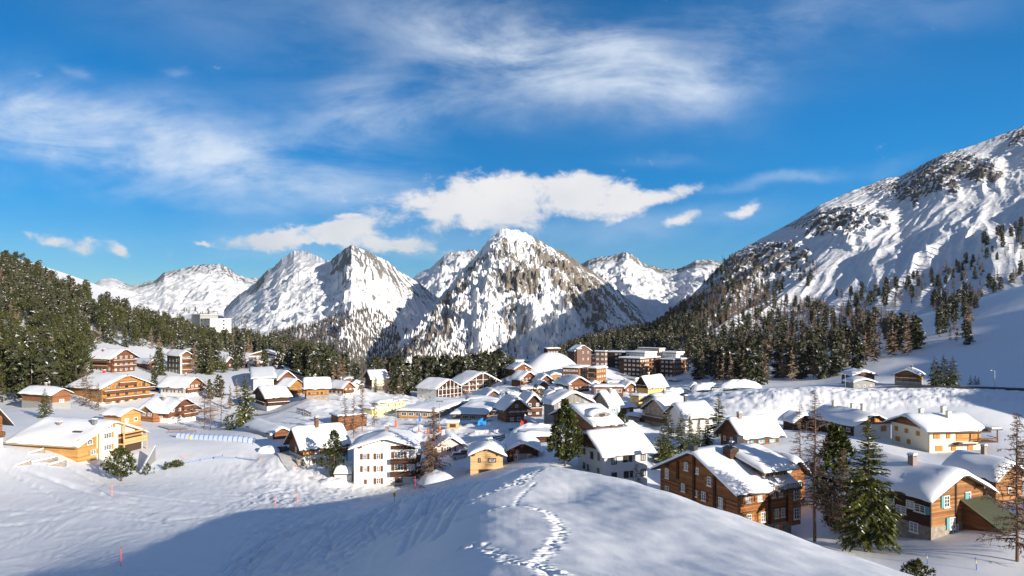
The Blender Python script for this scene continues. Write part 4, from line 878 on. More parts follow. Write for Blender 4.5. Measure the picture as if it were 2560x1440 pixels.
class House:
    def __init__(s, h):
        s.h = h; psi = rad(h['psi']); d = h['d']; s.psi = psi
        cx = (h['cx'] - CXP) / F
        C = Vector((cx * d, d, -(h['yb'] - HZ) / F * d)); s.C = C
        def lenL(px):
            a = (px - CXP) / F; return (C.x - a * d) / (math.sin(psi) + a * math.cos(psi))
        def lenR(px):
            a = (px - CXP) / F; return (a * d - C.x) / (math.cos(psi) - a * math.sin(psi))
        s.ll = h['ll'] if 'll' in h else lenL(h['xl'])
        s.lr = h['lr'] if 'lr' in h else lenR(h['xr'])
        s.ll = min(max(s.ll, 3), 45); s.lr = min(max(s.lr, 3), 45)
        s.H = (h['yb'] - h['ye']) / F * d
        s.rise = h['rise']; s.g = h['g']; s.det = h.get('det', 0)
        s.root = empty(h['name'], C, psi)
        tag(s.root, h['label'], h.get('cat', 'house'), GROUP_H)
        s.span, s.len = (s.lr, s.ll) if s.g == 'R' else (s.ll, s.lr)
        s.ov = h.get('ov', 1.0); s.ts = h.get('ts', .8)
        s.walls(); s.roof(); s.openings(); s.extras()
    def map(s, a, b):
        "across the ridge a, along the ridge b -> local x, y"
        return (a, b) if s.g == 'R' else (b, a)
    def P(s, wall, u, out, z): return (u, -out, z) if wall == 'R' else (-out, u, z)
    def wl(s, wall): return s.lr if wall == 'R' else s.ll
    def rz(s, wall): return 0 if wall == 'R' else -math.pi / 2
    def part(s, name, b, mat, parent=None, smooth=False): return b.build(name, M[mat] if isinstance(mat, str) else mat, parent or s.root, smooth=smooth)
    def zroof(s, a): return s.H + s.rise * (1 - abs(2 * a / s.span - 1))
    def walls(s):
        h = s.h; lo = -4.0; H = s.H; e = .0
        mats = {'R': h.get('rm', h['m']), 'L': h.get('lm', h['m'])}
        b0 = 0.0
        if 'base' in h:
            bm, b0 = h['base']; b = MB(); b.box(-.06, s.lr + .06, -.06, s.ll + .06, lo, b0); s.part('base_wall', b, bm)
        z0 = b0 if 'base' in h else lo
        gm = h.get('gm')
        # two walls in view each get their own shell; the rest is the body
        if s.g == 'F': poly = [(0, z0), (s.span, z0), (s.span, H), (0, H)]
        elif gm: poly = [(0, z0), (s.span, z0), (s.span, H), (0, H)]
        else: poly = [(0, z0), (s.span, z0), (s.span, H), (s.span / 2, H + s.rise), (0, H)]
        ax = 'y' if s.g == 'R' else 'x'
        b = MB(); b.prism(poly, ax, 0, s.len); s.part('wall', b, mats['R'] if s.g != 'L' else mats['L'])
        if gm:
            b = MB(); b.prism([(-.04, H - .0), (s.span + .04, H), (s.span / 2, H + s.rise)], ax, -.05, s.len + .05); s.part('gable', b, gm)
        other = 'L' if s.g != 'L' else 'R'
        if mats['L'] != mats['R']:
            b = MB(); k = .03
            if other == 'L': b.box(-k, 0 - .001, 0, s.ll, z0, H - .02)
            else: b.box(0, s.lr, -k, -.001, z0, H - .02)
            s.part('wall', b, mats[other])
    def roof(s):
        h = s.h; ov = s.ov; og = ov * (.9 if s.g != 'F' else 1); sp, ln = s.span, s.len
        th = .24; rm = h.get('rim', 'roof_edge'); T = s.ts
        b = MB(); ax = 'y' if s.g == 'R' else 'x'
        if s.g == 'F':
            b.box(-ov, s.lr + ov, -ov, s.ll + ov, s.H, s.H + .3)
            zf = lambda a: s.H + .3 + 0 * a; sp, ln = s.ll, s.lr
        else:
            za, zm = s.zroof(-ov), s.zroof(sp / 2)
            b.prism([(-ov, za), (sp / 2, zm), (sp + ov, za), (sp + ov, za + th), (sp / 2, zm + th), (-ov, za + th)], ax, -og, ln + og)
            zf = lambda a: s.H + s.rise * (1 - np.abs(2 * a / sp - 1)) + th
        roof = s.part('roof', b, rm)
        # purlins under the gable overhang
        if s.g != 'F' and s.det >= 1:
            for f in (.12, .5, .88):
                q = MB(); a = sp * f; z = s.zroof(a) - .04
                q.prism([(a - .13, z - .32), (a + .13, z - .32), (a + .13, z), (a - .13, z)], ax, -og + .12, .0); s.part('beam', q, 'wood_trim')
        # the snow lying on it
        n1, n2 = (26, 20) if s.det > 1 or h.get('big') else (18, 14)
        def sp_(n):
            x = np.linspace(-1, 1, n); return np.sign(x) * (1 - (1 - np.abs(x)) ** 1.9)
        qa, qb = sp_(n1), sp_(n2)
        A, B_ = np.meshgrid(qa, qb)
        e1 = .22 + .05 * R.random()
        bb = ln / 2 + B_ * (ln / 2 + og + e1 * .6); ew = e1 - .12 - (.30 if s.det and R.random() < .5 else 0) + .50 * fbm((bb + s.C.x) / 2.6, np.sign(A) * 3 + s.C.y, 3, 17)
        a = sp / 2 + A * (sp / 2 + ov + ew)
        prof = np.sqrt(np.clip(1 - np.abs(A) ** 7, 0, 1)) * np.sqrt(np.clip(1 - np.abs(B_) ** 9, 0, 1))
        sd = R.randint(1, 99)
        ox, oy = s.C.x, s.C.y
        nz = fbm((a + ox) / 3.6, (bb + oy) / 3.6, 3, sd) * .22 + fbm((a + ox) / 9, (bb + oy) / 9, 2, sd + 3) * .30
        edge = np.clip(np.abs(A) * 1.0, 0, 1) ** 3
        if s.g == 'F': zr = zf(a); zs = zr
        else:
            zr = zf(np.clip(a, -ov, sp + ov)); c = sp / 2; w = 2 * np.abs(a - c) / sp
            zs = s.H + s.rise * (1 - np.sqrt(w * w + .035) + .05) + th
            zs = np.maximum(zs, zr)
        Tn = T * (.85 + nz * 1.1)
        # snow creeps down and curls over the eaves a little
        drop = .20 * edge * np.clip(fbm((bb + oy) / 2.5, a * 0 + sd, 2, sd + 7) + .4, 0, 1)
        ht = np.where(prof > 0, zs + Tn * prof - drop * (1 - prof), zr - drop)
        X, Y = (a, bb) if s.g == 'R' else (bb, a)
        V1 = np.stack([X, Y, ht], -1).reshape(-1, 3)
        V2 = np.stack([X, Y, np.where(prof > 0, zr + .012, zr - drop - .05)], -1).reshape(-1, 3)
        if s.g == 'R': f1 = grid_faces(n2, n1)
        else: f1 = grid_faces(n2, n1)[:, ::-1]
        rim_i = np.concatenate([np.arange(n1), np.arange(1, n2) * n1 + n1 - 1, (n2 - 1) * n1 + np.arange(n1 - 2, -1, -1), np.arange(n2 - 2, 0, -1) * n1])
        N = n1 * n2; nx = np.roll(rim_i, -1)
        sk = np.stack([rim_i + N, nx + N, nx, rim_i], -1)
        if s.g != 'R': sk = sk[:, ::-1]
        me = np_mesh('roof_snow', np.concatenate([V1, V2]), np.concatenate([f1, f1[:, ::-1] + N, sk]), M['roof_snow'])
        s.snow = link('roof_snow', me, s.root)
        s.ztop = lambda al, bl: float(s.zroof(al) + th + T * .85) if s.g != 'F' else s.H + .3 + T * .85
        if 'chim' not in h and s.g != 'F' and s.rise > 1.4 and R.random() < .5: h['chim'] = [(.38 + .2 * R.random(), .3 + .4 * R.random(), 'chimney_stone', .7, .6)]
        for c in h.get('chim', []):
            fa, fb = c[0], c[1]; mt = c[2] if len(c) > 2 and isinstance(c[2], str) else 'chimney_stone'
            hh = next((q for q in c[2:] if not isinstance(q, str)), .9); wd = c[-1] if len([q for q in c[2:] if not isinstance(q, str)]) > 1 else .8
            if s.g == 'F': continue
            al, bl = sp * fa, ln * fb; x, y = s.map(al, bl); z0 = s.zroof(al); z1 = s.ztop(al, bl) + hh
            b = MB(); b.box(x - wd / 2, x + wd / 2, y - wd / 2, y + wd / 2, z0, z1)
            ch = s.part('chimney', b, mt)
            b = MB(); b.box(x - wd * .62, x + wd * .62, y - wd * .62, y + wd * .62, z1 + .14, z1 + .22)
            for sx in (-1, 1):
                for sy in (-1, 1): b.box(x + sx * wd * .42 - .06, x + sx * wd * .42 + .06, y + sy * wd * .42 - .06, y + sy * wd * .42 + .06, z1, z1 + .14)
            s.part('chimney_cap', b, mt, ch)
            b = MB(); k = wd * .6
            b.prism([(x - k, z1 + .22), (x + k, z1 + .22), (x + k * .7, z1 + .42), (x, z1 + .5), (x - k * .7, z1 + .42)], 'y', y - k, y + k); s.part('snow_cap', b, 'roof_snow', ch)
    def window(s, wall, f, z, w, h, sh):
        u = f * s.wl(wall); base = s.h.get('base', (None, 0))[1]
        frame = 'frame_white' if s.h['m'] not in ('plaster_white', 'plaster_cream', 'plaster_yellow', 'plaster_ochre') else 'frame_white'
        if s.h['m'] in ('wood_pale', 'plaster_grey', 'wood_gold', 'wood_orange') or sh == 'C': frame = 'frame_dark' if s.h['m'] not in ('wood_gold',) else 'frame_white'
        glass = 'glass_curtain' if R.random() < .45 else 'glass'
        if sh == 'C': frame = 'shutter_orange'
        fm, pm = window_mesh(w, h, frame, glass, s.det)
        out = .085 if z < base else .04
        o = link('window', fm, s.root, s.P(wall, u, out, z), s.rz(wall))
        if s.det >= 1: link('pane', pm, o)
        else: link('pane', pm, o)
        if sh == 'C':
            for sg in (-1, 1):
                link('shutter', box_mesh('shutter', -w / 4 + .03, w / 4 - .03, -.1, -.075, .1, h - .1, 'shutter_orange'), o, (sg * w / 4, 0, 0))
            return
        if sh and s.det >= 1:
            side = (-1, 1)
            if ':' in sh:
                k, sh = sh.split(':'); side = {'L': (-1,), 'R': (1,), 'B': ()}[k]
                if k == 'B': link('shutter', box_mesh('shutter', -w / 2, w * .12, -.1, -.075, .05, h - .05, sh), o)
            sw = min(w * .52, .62)
            for sg in side:
                link('shutter', box_mesh('shutter', -sw / 2, sw / 2, -.09, -.03, -.02, h + .02, sh), o, (sg * (w / 2 + sw / 2 + .02), 0, 0))
    def openings(s):
        h = s.h
        if not any(k in h for k in ('wx', 'wr', 'wl')) and h['name'] not in ('carport', 'garage_shed', 'timber_garage', 'timber_shed') and s.H > 1.8:
            h['wr'] = (max(1, int(s.lr / 2.6)), 1 if s.H < 4.4 else 2, .9, 1.05, None)
        if 'bal' not in h and s.g in 'RL' and h['m'].startswith('wood') and s.H > 3.6 and not h.get('special') and h['name'] in ('timber_chalet', 'timber_hotel', 'timber_house', 'log_house'):
            h['bal'] = [(s.g, .06, .94, s.H * .46, 'wood_brown')]
        for x in h.get('wx', []): s.window(*x)
        base = 0
        for wall, key in (('R', 'wr'), ('L', 'wl')):
            if key not in h: continue
            nc, nr, w, hh, sh = h[key]; L = s.wl(wall)
            gab = s.g == wall
            top = s.H + (s.rise * .35 if gab and s.rise > 2.4 and nr > 1 else 0)
            fh = top / nr
            for r_ in range(nr):
                z = r_ * fh + (fh - hh) * .45
                for c in range(nc):
                    f = (c + .5) / nc
                    f = .5 + (f - .5) * .92
                    if gab and z + hh > s.zroof(f * s.span) - .35: continue
                    if not gab and z + hh > s.H - .1: z = s.H - .15 - hh
                    s.window(wall, f, z, min(w, L / nc * .8), hh, sh)
        for (wall, f0, f1, z, mt) in h.get('bal', []):
            L = s.wl(wall); u0, u1 = f0 * L, f1 * L; dp = 1.25
            b = MB(); P = s.P
            def bx(u0, u1, o0, o1, z0, z1, B=None):
                p, q = P(wall, u0, o0, z0), P(wall, u1, o1, z1); (B or b).box(p[0], q[0], p[1], q[1], z0, z1)
            bx(u0, u1, .0, dp, z - .18, z)
            bal = s.part('balcony', b, 'wood_trim')
            r_ = MB(); bx(u0, u1, dp - .08, dp, z + .88, z + 1.0, r_); bx(u0, u1, dp - .07, dp - .02, z + .1, z + .18, r_)
            n = int((u1 - u0) / (.24 if s.det > 1 else .34))
            for k in range(n + 1):
                u = u0 + (u1 - u0) * k / n; wd = .09 if s.det > 1 else .13
                bx(u - wd, u + wd, dp - .07, dp - .03, z + .1, z + .9, r_)
            for u in (u0, u1):
                bx(u - .04, u + .04, .0, dp, z + .1, z + 1.0, r_)
            s.part('railing', r_, mt, bal)
            if s.det >= 1:
                r2 = MB(); bx(u0, u1, dp - .14, dp + .05, z + 1.0, z + 1.13, r2); s.part('railing_snow', r2, 'snow_plain', bal)
    def panel(s, name, wall, f0, f1, z0, z1, mat, out=.05, parent=None):
        L = s.wl(wall); p, q = s.P(wall, f0 * L, out, z0), s.P(wall, f1 * L, -.02, z1)
        b = MB(); b.box(p[0], q[0], p[1], q[1], z0, z1); return s.part(name, b, mat, parent)
    def extras(s):
        k = s.h.get('special'); H, lr, ll = s.H, s.lr, s.ll
        if k == 'big': s.big()
        elif k == 'leanto':
            # shed with a standing-seam metal roof against the gable wall
            x0, x1, y0 = lr * .56, lr * 1.12, -6.2
            b = MB(); b.prism([(0.0, -4), (y0 + .8, -4), (y0 + .8, 1.3), (0.0, 4.3)], 'x', x0 + .4, x1 - .6); sh = s.part('lean_to', b, 'wood_redbrown')
            b = MB(); b.prism([(.1, 4.55), (y0, 1.35), (y0, 1.48), (.1, 4.7)], 'x', x0, x1); rf = s.part('metal_roof', b, 'metal_green', sh)
            b = MB()
            for i in range(1, 16):
                x = x0 + (x1 - x0) * i / 16; b.prism([(.1, 4.7), (y0, 1.48), (y0, 1.54), (.1, 4.77)], 'x', x - .025, x + .025)
            s.part('roof_seam', b, 'metal_green', rf)
            s.panel('corner_post', 'R', .46, .49, 1.4, H + 1.8, 'wood_dark', .10)
            b = MB(); b.tube([s.P('R', -.05, .1, H), s.P('R', -.05, .1, -3)], .07, 6); s.part('downpipe', b, 'metal_dark')
            s.panel('wall_shade_board', 'R', .0, .02, 1.6, H, 'wood_dark', .06)  # narrow dark timber board up the edge of the wall
        elif k == 'porch':
            b = MB(); b.box(lr * .52, lr + .02, -.09, .0, 2.6, H); s.part('wall_panel', b, 'wood_gold')
            # corner porch on the right end
            x0, x1 = lr * .86, lr + 3.0
            b = MB(); b.box(x0, x1, -1.4, 1.6, 2.35, 2.55); bal = s.part('balcony', b, 'wood_trim')
            r_ = MB(); r_.box(x0, x1, -1.4, -1.32, 3.3, 3.42)
            r_.box(x1 - .08, x1, -1.4, 1.6, 3.3, 3.42)
            for i in range(16): x = x0 + (x1 - x0) * i / 15; r_.box(x - .05, x + .05, -1.39, -1.34, 2.55, 3.3)
            s.part('railing', r_, 'wood_brown', bal)
            for x in (x0, x1 - .2):
                q = MB(); q.box(x, x + .2, -1.4, -1.2, 2.55, H); s.part('post', q, 'wood_brown', bal)
            b = MB(); b.box(lr + .1, x1 + .6, -1.9, ll * .5, H - .02, H + .24); rf = s.part('porch_roof', b, 'roof_edge')
            b = MB(); b.box(lr + 1.2, x1 + .4, -1.8, ll * .5, H + .242, H + .62); s.part('porch_snow', b, 'roof_snow', rf)
            b = MB(); b.prism([(lr * .45, 1.9), (lr * .83, 1.9), (lr * .80, 2.35), (lr * .48, 2.35)], 'y', -1.5, -.0); ca = s.part('canopy', b, 'roof_edge')
            b = MB(); b.box(lr * .55, lr * .85, -1.55, -.2, 2.352, 2.5); s.part('canopy_snow', b, 'roof_snow', ca)
            for f in (.0,): b = MB(); b.tube([s.P('R', -.06, .1, H), s.P('R', -.06, .1, -2)], .06, 6); s.part('downpipe', b, 'metal_dark')
        elif k == 'garage':
            dr = s.panel('garage_door', 'R', .22, .76, -.6, 2.0, 'door_grey', .06)
            for i in range(1, 8): s.panel('door_rib', 'R', .22 + .54 * i / 8 - .003, .22 + .54 * i / 8 + .003, -.6, 2.0, 'metal_dark', .075, dr)
            s.panel('garage_door', 'R', .82, .96, -.6, 1.5, 'door_grey', .06)
            for f in (.2, .78): s.panel('post', 'R', f - .012, f + .012, -.6, 2.4, 'wood_trim', .12)
        elif k == 'eyebrow':
            # oval dormer in the near slope
            x, y = s.map(s.span * .22, s.len * .42); z = s.zroof(s.span * .22) + .3
            b = MB(); n = 12
            pr = [(y - 0, 0)]
            pts = [(x + 2.6 * math.cos(math.pi * i / n), z + .1 + .95 * math.sin(math.pi * i / n)) for i in range(n + 1)]
            b.prism(pts, 'y', y - 3.2, y + .5); do = s.part('dormer', b, 'wood_grey')
            fm, pm = window_mesh(1.6, .6, 'frame_dark', 'glass', 1); o = link('window', fm, do, (x, y - 3.22, z + .12), 0); link('pane', pm, o)
            pts = [(x + 3.2 * math.cos(math.pi * i / n), z + .25 + 1.5 * math.sin(math.pi * i / n)) for i in range(n + 1)] + [(x + 2.65 * math.cos(math.pi * i / n), z + .14 + .98 * math.sin(math.pi * i / n)) for i in range(n, -1, -1)]
            b = MB(); b.prism(pts, 'y', y - 3.5, y + .9); s.part('dormer_snow', b, 'roof_snow', do, True)
        elif k == 'white':
            # the right third: recessed dark-framed balconies
            L = ll
            for z in (1.85, 4.6):
                b = MB(); p, q = s.P('L', -.3, .95, z), s.P('L', L * .40, .0, z + .2); b.box(p[0], q[0], p[1], q[1], z, z + .2); bal = s.part('balcony', b, 'wood_dark')
                b = MB(); p, q = s.P('L', -.3, .95, z), s.P('L', L * .40, .86, z); b.box(p[0], q[0], p[1], q[1], z + .2, z + 1.15)
                p, q = s.P('L', -.3, .95, z), s.P('L', -.22, .0, z); b.box(p[0], q[0], p[1], q[1], z + .2, z + 1.15)
                for zz in (.42, .66, .9): p, q = s.P('L', -.32, .965, z), s.P('L', L * .405, .95, z); b.box(p[0], q[0], p[1], q[1], z + zz, z + zz + .04)
                s.part('railing', b, 'wood_dark', bal)
                for x0, x1 in ((.4, 3.4), (4.2, 7.4)):
                    b = MB(); b.box(x0, x1 + 1, -1.1, .0, z, z + .2); bb = s.part('balcony', b, 'wood_dark')
                    b = MB(); b.box(x0, x1 + 1, -1.1, -1.0, z + .2, z + 1.1); s.part('railing', b, 'wood_dark', bb)
            for z in (.4, 2.9, 5.6):
                for f in (.2, .5, .8): s.window('R', f, z, 1.2, 1.5, None)
            s.panel('gable_board', 'L', .0, .40, H - .45, H + .4, 'wood_dark', .04)
            b = MB(); n = 20
            p, q = s.P('L', -1.2, 1.7, -4), s.P('L', L * .42, .9, -4); b.box(p[0], q[0], p[1], q[1], -4, .15); s.part('stone_wall', b, 'stone')
        elif k == 'steps':
            b = MB()
            for i in range(12): b.box(-1.9, -.1, -.6 - i * .32, -.28 - i * .32, -4, 2.0 - i * .26)
            s.part('stone_steps', b, 'stone')
            b = MB()
            for u0, u1, z0, z1 in ((lr * .56, lr * .72, 2.4, 4.6), (lr * .72, lr * .9, 4.6, 2.4)): b.prism([(u0, z0), (u0 + .3, z0), (u1 + .3, z1), (u1, z1)], 'y', -1.35, -1.25)
            s.part('brace', b, 'wood_rust')
            for u in (lr * .56, lr * .98): q = MB(); q.box(u - .1, u + .1, -1.4, -1.2, -3, s.zroof(0) - .2); s.part('post', q, 'wood_trim')
        elif k == 'cream':
            # golden timber fields and the deep gable balcony
            s.panel('wall_panel', 'R', .0, .27, -2, 5.2, 'wood_gold', .05)
            b = MB(); b.box(lr * .30, lr * .36, -.5, 0, -3, 6.0); s.part('bay', b, 'plaster_cream')
            x0, x1 = lr * .60, lr * .99
            for z in (2.1,):
                b = MB(); b.box(x0, x1, -1.7, 0, z, z + .25); bal = s.part('balcony', b, 'wood_pale')
                r_ = MB(); r_.box(x0, x1, -1.7, -1.6, z + .25, z + 1.35); r_.box(x1 - .1, x1, -1.7, 0, z + .25, z + 1.35)
                for i in range(5): r_.box(x0, x1, -1.72, -1.7, z + .4 + i * .2, z + .43 + i * .2)
                s.part('railing', r_, 'wood_pale', bal)
            for x in (x0 + .1, x1 - .2): q = MB(); q.box(x, x + .25, -1.6, -1.35, -3, s.zroof(x) - .1); s.part('post', q, 'wood_pale')
            s.panel('loggia', 'R', .60, .985, -2, 4.6, 'frame_dark', .045); s.panel('wall_panel', 'R', .60, .985, 3.5, 3.9, 'wood_gold', .1)
            b = MB(); b.box(x0, x1, -1.5, -1.3, 4.6, 4.95); s.part('beam', b, 'wood_pale')
            b = MB(); b.tube([s.P('R', lr * .29, .1, 6), s.P('R', lr * .29, .1, -2)], .07, 6); s.part('downpipe', b, 'metal_dark')
            b = MB(); b.box(-5.5, -1.0, ll * .62, ll * 1.02, -2, 1.4); an = s.part('slatted_screen', b, 'wood_grey')
            b = MB(); b.box(-5.6, -.9, ll * .61, ll * 1.03, 1.402, 1.75); s.part('screen_snow', b, 'roof_snow', an)
            for f in (.2, .75):
                x, y = s.map(s.span * .2, s.len * f); z = s.zroof(s.span * .2) + .5
                b = MB(); b.box(x - .5, x + .3, y - 1.2, y + 1.2, z - .5, z + .35); s.part('roof_vent', b, 'roof_edge')
        elif k == 'bays':
            for z in (.5, 3.2, 5.9):
                b = s.panel('bay_window', 'L', .06, .94, z, z + 1.7, 'glass_green', .3)
                s.panel('parapet', 'L', .04, .96, z + 1.7, z + 2.65, 'wood_redbrown', .36, b)
                for f in (.25, .5, .75): s.panel('mullion', 'L', f - .012, f + .012, z, z + 1.7, 'frame_white', .34, b)
            s.panel('pillar', 'R', -.03, .10, -3, H + .4, 'plaster_white', .6)
        elif k == 'wing':
            b = MB(); w0, w1 = ll * .32, ll * .82
            b.prism([(w0, -2), (w1, -2), (w1, H), ((w0 + w1) / 2, H + 1.6), (w0, H)], 'x', -2.6, .1); wg = s.part('wing', b, 'wood_rust')
            b = MB(); m = (w0 + w1) / 2
            b.prism([(w0 - .7, H - .4), (m, H + 1.62), (w1 + .7, H - .4), (w1 + .7, H + .25), (m + .6, H + 2.2), (m - .6, H + 2.2), (w0 - .7, H + .25)], 'x', -3.3, s.span * .3); s.part('roof_snow', b, 'roof_snow', wg)
            for y in (w0 + 1.6, w1 - 1.6):
                fm, pm = window_mesh(1.5, 1.2, 'frame_white', 'glass_curtain', 1); o = link('window', fm, wg, (-2.64, y, 2.2), -math.pi / 2); link('pane', pm, o)
        elif k == 'posts':
            n = 7
            for i in range(n):
                f = (i + .02) / (n - 1) * .98; L = lr
                b = MB(); u = f * L; b.box(u - .13, u + .13, -1.45, -1.2, -3, s.zroof(min(max(u, 0), lr)) - .1); s.part('post', b, 'frame_white')
        elif k == 'arch':
            b = MB(); n = 10; c = lr * .5; r_ = lr * .36
            b.prism([(c - r_, -1)] + [(c + r_, -1)] + [(c + r_ * math.cos(math.pi * i / n), 1.6 + r_ * .55 * math.sin(math.pi * i / n)) for i in range(n + 1)][0:] , 'y', -.05, -.02); s.part('arch_recess', b, 'door_grey')
        elif k == 'turret':
            b = MB(); b.box(lr * .05, lr * .3, -1.4, 0, -4, H + 1.4); tu = s.part('stair_turret', b, 'brick_brown')
            b = MB(); b.box(lr * .03, lr * .32, -1.6, .2, H + 1.402, H + 2.0); s.part('turret_snow', b, 'roof_snow', tu)
    def big(s):
        H, lr, ll = s.H, s.lr, s.ll
        # brackets and belts on the log gable
        for f in (.26, .52, .74):
            s.panel('log_post', 'L', f - .013, f + .013, 4.2 if f < .7 else 6.8, s.zroof(f * s.span) - .2, 'wood_dark', .28)
        s.panel('belt_course', 'L', .0, 1, 3.85, 4.05, 'wood_trim', .1); s.panel('belt_course', 'R', .0, 1, 4.45, 4.6, 'wood_trim', .1)
        s.panel('belt_course', 'L', .0, 1, .95 + 0, 1.1, 'wood_trim', .1)
        for f in (.58, .92): s.panel('log_post', 'R', f - .02, f + .02, 2.2, H - .1, 'wood_dark', .18)
        b = MB(); b.tube([s.P('R', .15, .25, H - .1), s.P('R', .15, .25, -3)], .09, 8); s.part('downpipe', b, 'metal_dark')
        # dormer with a balcony in the near slope towards the right wall
        x0, x1 = lr * .52, lr * 1.02
        z = H + .1
        b = MB(); b.box(x0, x1, .9, 6.0, H - .3, H + 2.3); do = s.part('dormer', b, 'wood_brown')
        for i in range(6):
            fm, pm = window_mesh(.62, 1.3, 'wood_pale', 'glass', 2); u = x0 + .5 + i * (x1 - x0 - .9) / 5.2
            o = link('window', fm, do, (u, .86, H + .8), 0); link('pane', pm, o)
        b = MB(); b.prism([(-.5, H + 2.2), (8.2, H + 4.2), (8.2, H + 4.4), (-.5, H + 2.42)], 'x', x0 - .9, x1 + 1.1); rf = s.part('dormer_roof', b, 'roof_edge', do)
        n1, n2 = 22, 16
        q = np.linspace(-1, 1, n1); q = np.sign(q) * (1 - (1 - np.abs(q)) ** 1.8); q2 = np.linspace(-1, 1, n2); q2 = np.sign(q2) * (1 - (1 - np.abs(q2)) ** 1.8)
        A, B_ = np.meshgrid(q, q2); xm = (x0 + x1 + .2) / 2; X = xm + A * ((x1 - x0) / 2 + 1.1); Y = 3.9 + B_ * 4.6
        zr = H + 2.43 + (Y + .5) / 8.7 * 2.0
        pf = np.sqrt(np.clip(1 - np.abs(A) ** 6, 0, 1)) * np.sqrt(np.clip(1 - np.abs(B_) ** 6, 0, 1))
        Z = zr + pf * (.85 + fbm(X / 1.8, Y / 1.8, 3, 8) * .25)
        Vt = np.stack([X, Y, Z], -1).reshape(-1, 3); Vb = np.stack([X, Y, zr - .0], -1).reshape(-1, 3); f = grid_faces(n2, n1)
        link('dormer_snow', np_mesh('dormer_snow', np.concatenate([Vt, Vb]), np.concatenate([f, f[:, ::-1] + n1 * n2]), M['roof_snow']), do)
        b = MB(); b.box(lr * .55, lr * 1.1, -1.2, .0, H - .55, H - .4); bal = s.part('balcony', b, 'wood_trim')
        r_ = MB(); r_.box(lr * .55, lr * 1.1, -1.2, -1.12, H + .35, H + .45)
        for i in range(18): x = lr * .55 + lr * .55 * i / 17; r_.box(x - .06, x + .06, -1.19, -1.14, H - .4, H + .35)
        s.part('railing', r_, 'wood_grey', bal)
        # bay on the far end of the sunny wall
        b = MB(); b.box(lr * .93, lr * 1.10, -.9, 3, 1.7, H - .5); by = s.part('bay', b, 'wood_rust')
        for z in (2.6, 5.6):
            fm, pm = window_mesh(1.1, 1.7, 'frame_white', 'glass', 2); o = link('window', fm, by, (lr * 1.015, -.94, z), 0); link('pane', pm, o)
        # roof turret and chimney standing in the snow
        x, y = s.map(s.span * .34, s.len * .42); z = s.zroof(s.span * .34)
        b = MB(); b.box(x - .9, x + .9, y - .8, y + .8, z, z + 2.1); c = s.part('chimney', b, 'wood_dark')
        b = MB(); b.prism([(x - 1.05, z + 2.1), (x + 1.05, z + 2.1), (x, z + 2.45)], 'y', y - .95, y + .95); s.part('chimney_cap', b, 'metal_dark', c)
        x, y = s.map(s.span * .55, -.2 + 0); z = s.zroof(s.span * .5)
        b = MB(); b.box(-.9, -.1, s.span * .47, s.span * .55, z + .2, z + 1.15); s.part('chimney', b, 'metal_dark')
        x, y = s.map(s.span * .60, s.len * .98)
        b = MB(); b.box(x - .7, x + .7, y - .5, y + .5, s.zroof(s.span * .6) - .2, s.zroof(s.span * .6) + 2.4); s.part('chimney', b, 'metal_dark')
m_plain('metal_green', (.17, .18, .12), .5, .12, 1.5, .3)
HOUSES = [House(h) for h in HS]

# ------------------------------------------------------------------ the two big hotels
def block(root, name, C, psi, lr, ll, z0, z1, mL, mR):
    "a plain block of a big building with its own left and right wall"
    b = MB(); c, s = math.cos(psi), math.sin(psi)
    return c, s
def hotel(label, parts, name, cat):
    root = None
    for i, p in enumerate(parts):
        cx, yb, yt, d, psi, xl, xr, floors, wmat, wr, top = p
        psi = rad(psi); ax = (cx - CXP) / F; C = Vector((ax * d, d, -(yb - HZ) / F * d))
        if root is None: root = empty(name, C, 0); tag(root, label, cat, GROUP_H); O = C.copy()
        al, ar = (xl - CXP) / F, (xr - CXP) / F
        ll = (C.x - al * d) / (math.sin(psi) + al * math.cos(psi)); lr = (ar * d - C.x) / (math.cos(psi) - ar * math.sin(psi))
        ll = min(max(ll, 4), 60); lr = min(max(lr, 4), 60)
        H = (yb - yt) / F * d
        def mk(nm, b, mat, par=None):
            o = b.build(nm, M[mat], root if par is None else par, C - O if par is None else (0, 0, 0), psi if par is None else 0); return o
        b = MB(); b.box(0, lr, 0, ll, -8, H); wl_ = mk('wall', b, wmat)
        if wr != wmat:
            b = MB(); b.box(0, lr, -.04, -.001, -8, H); mk('wall', b, wr)
        fh = H / floors if floors else 1
        for k in range(floors):
            z = k * fh + fh * .32
            for wall, L in (('R', lr), ('L', ll)):
                b = MB(); n = max(2, int(L / 2.6))
                for j in range(n):
                    u = (j + .5) / n * L; hw = min(.9, L / n * .36)
                    if wall == 'R': b.box(u - hw, u + hw, -.08, -.02, z, z + fh * .46)
                    else: b.box(-.06, -.0, u - hw, u + hw, z, z + fh * .46)
                mk('window_band', b, 'hotel_glass')
            if wr in ('wood_rust', 'wood_redbrown') and k:
                b = MB(); b.box(-.2, lr + .6, -1.3, -.04, k * fh - .15, k * fh + .85); mk('balcony', b, wr)
        b = MB(); b.box(-.5, lr + .5, -.5, ll + .5, H, H + .35); r_ = mk('roof', b, 'roof_edge')
        b = MB(); zs = H + .352
        b.prism([(-.35, zs), (lr + .35, zs), (lr + .35, zs + top * .6), (lr - .4, zs + top), (.4, zs + top), (-.35, zs + top * .6)], 'y', -.35, ll + .35); mk('roof_snow', b, 'roof_snow')
    return root
def m_hotelglass():
    t = NT('hotel_glass'); g = t.n('ShaderNodeNewGeometry')
    t.color(t.ramp(g.outputs['Random Per Island'], [(0, (.02, .022, .025)), (.35, (.05, .055, .06)), (.5, (.5, .49, .46)), (1, (.62, .6, .56))], 'CONSTANT')); t.rough(.25); M['hotel_glass'] = t.m
m_hotelglass()
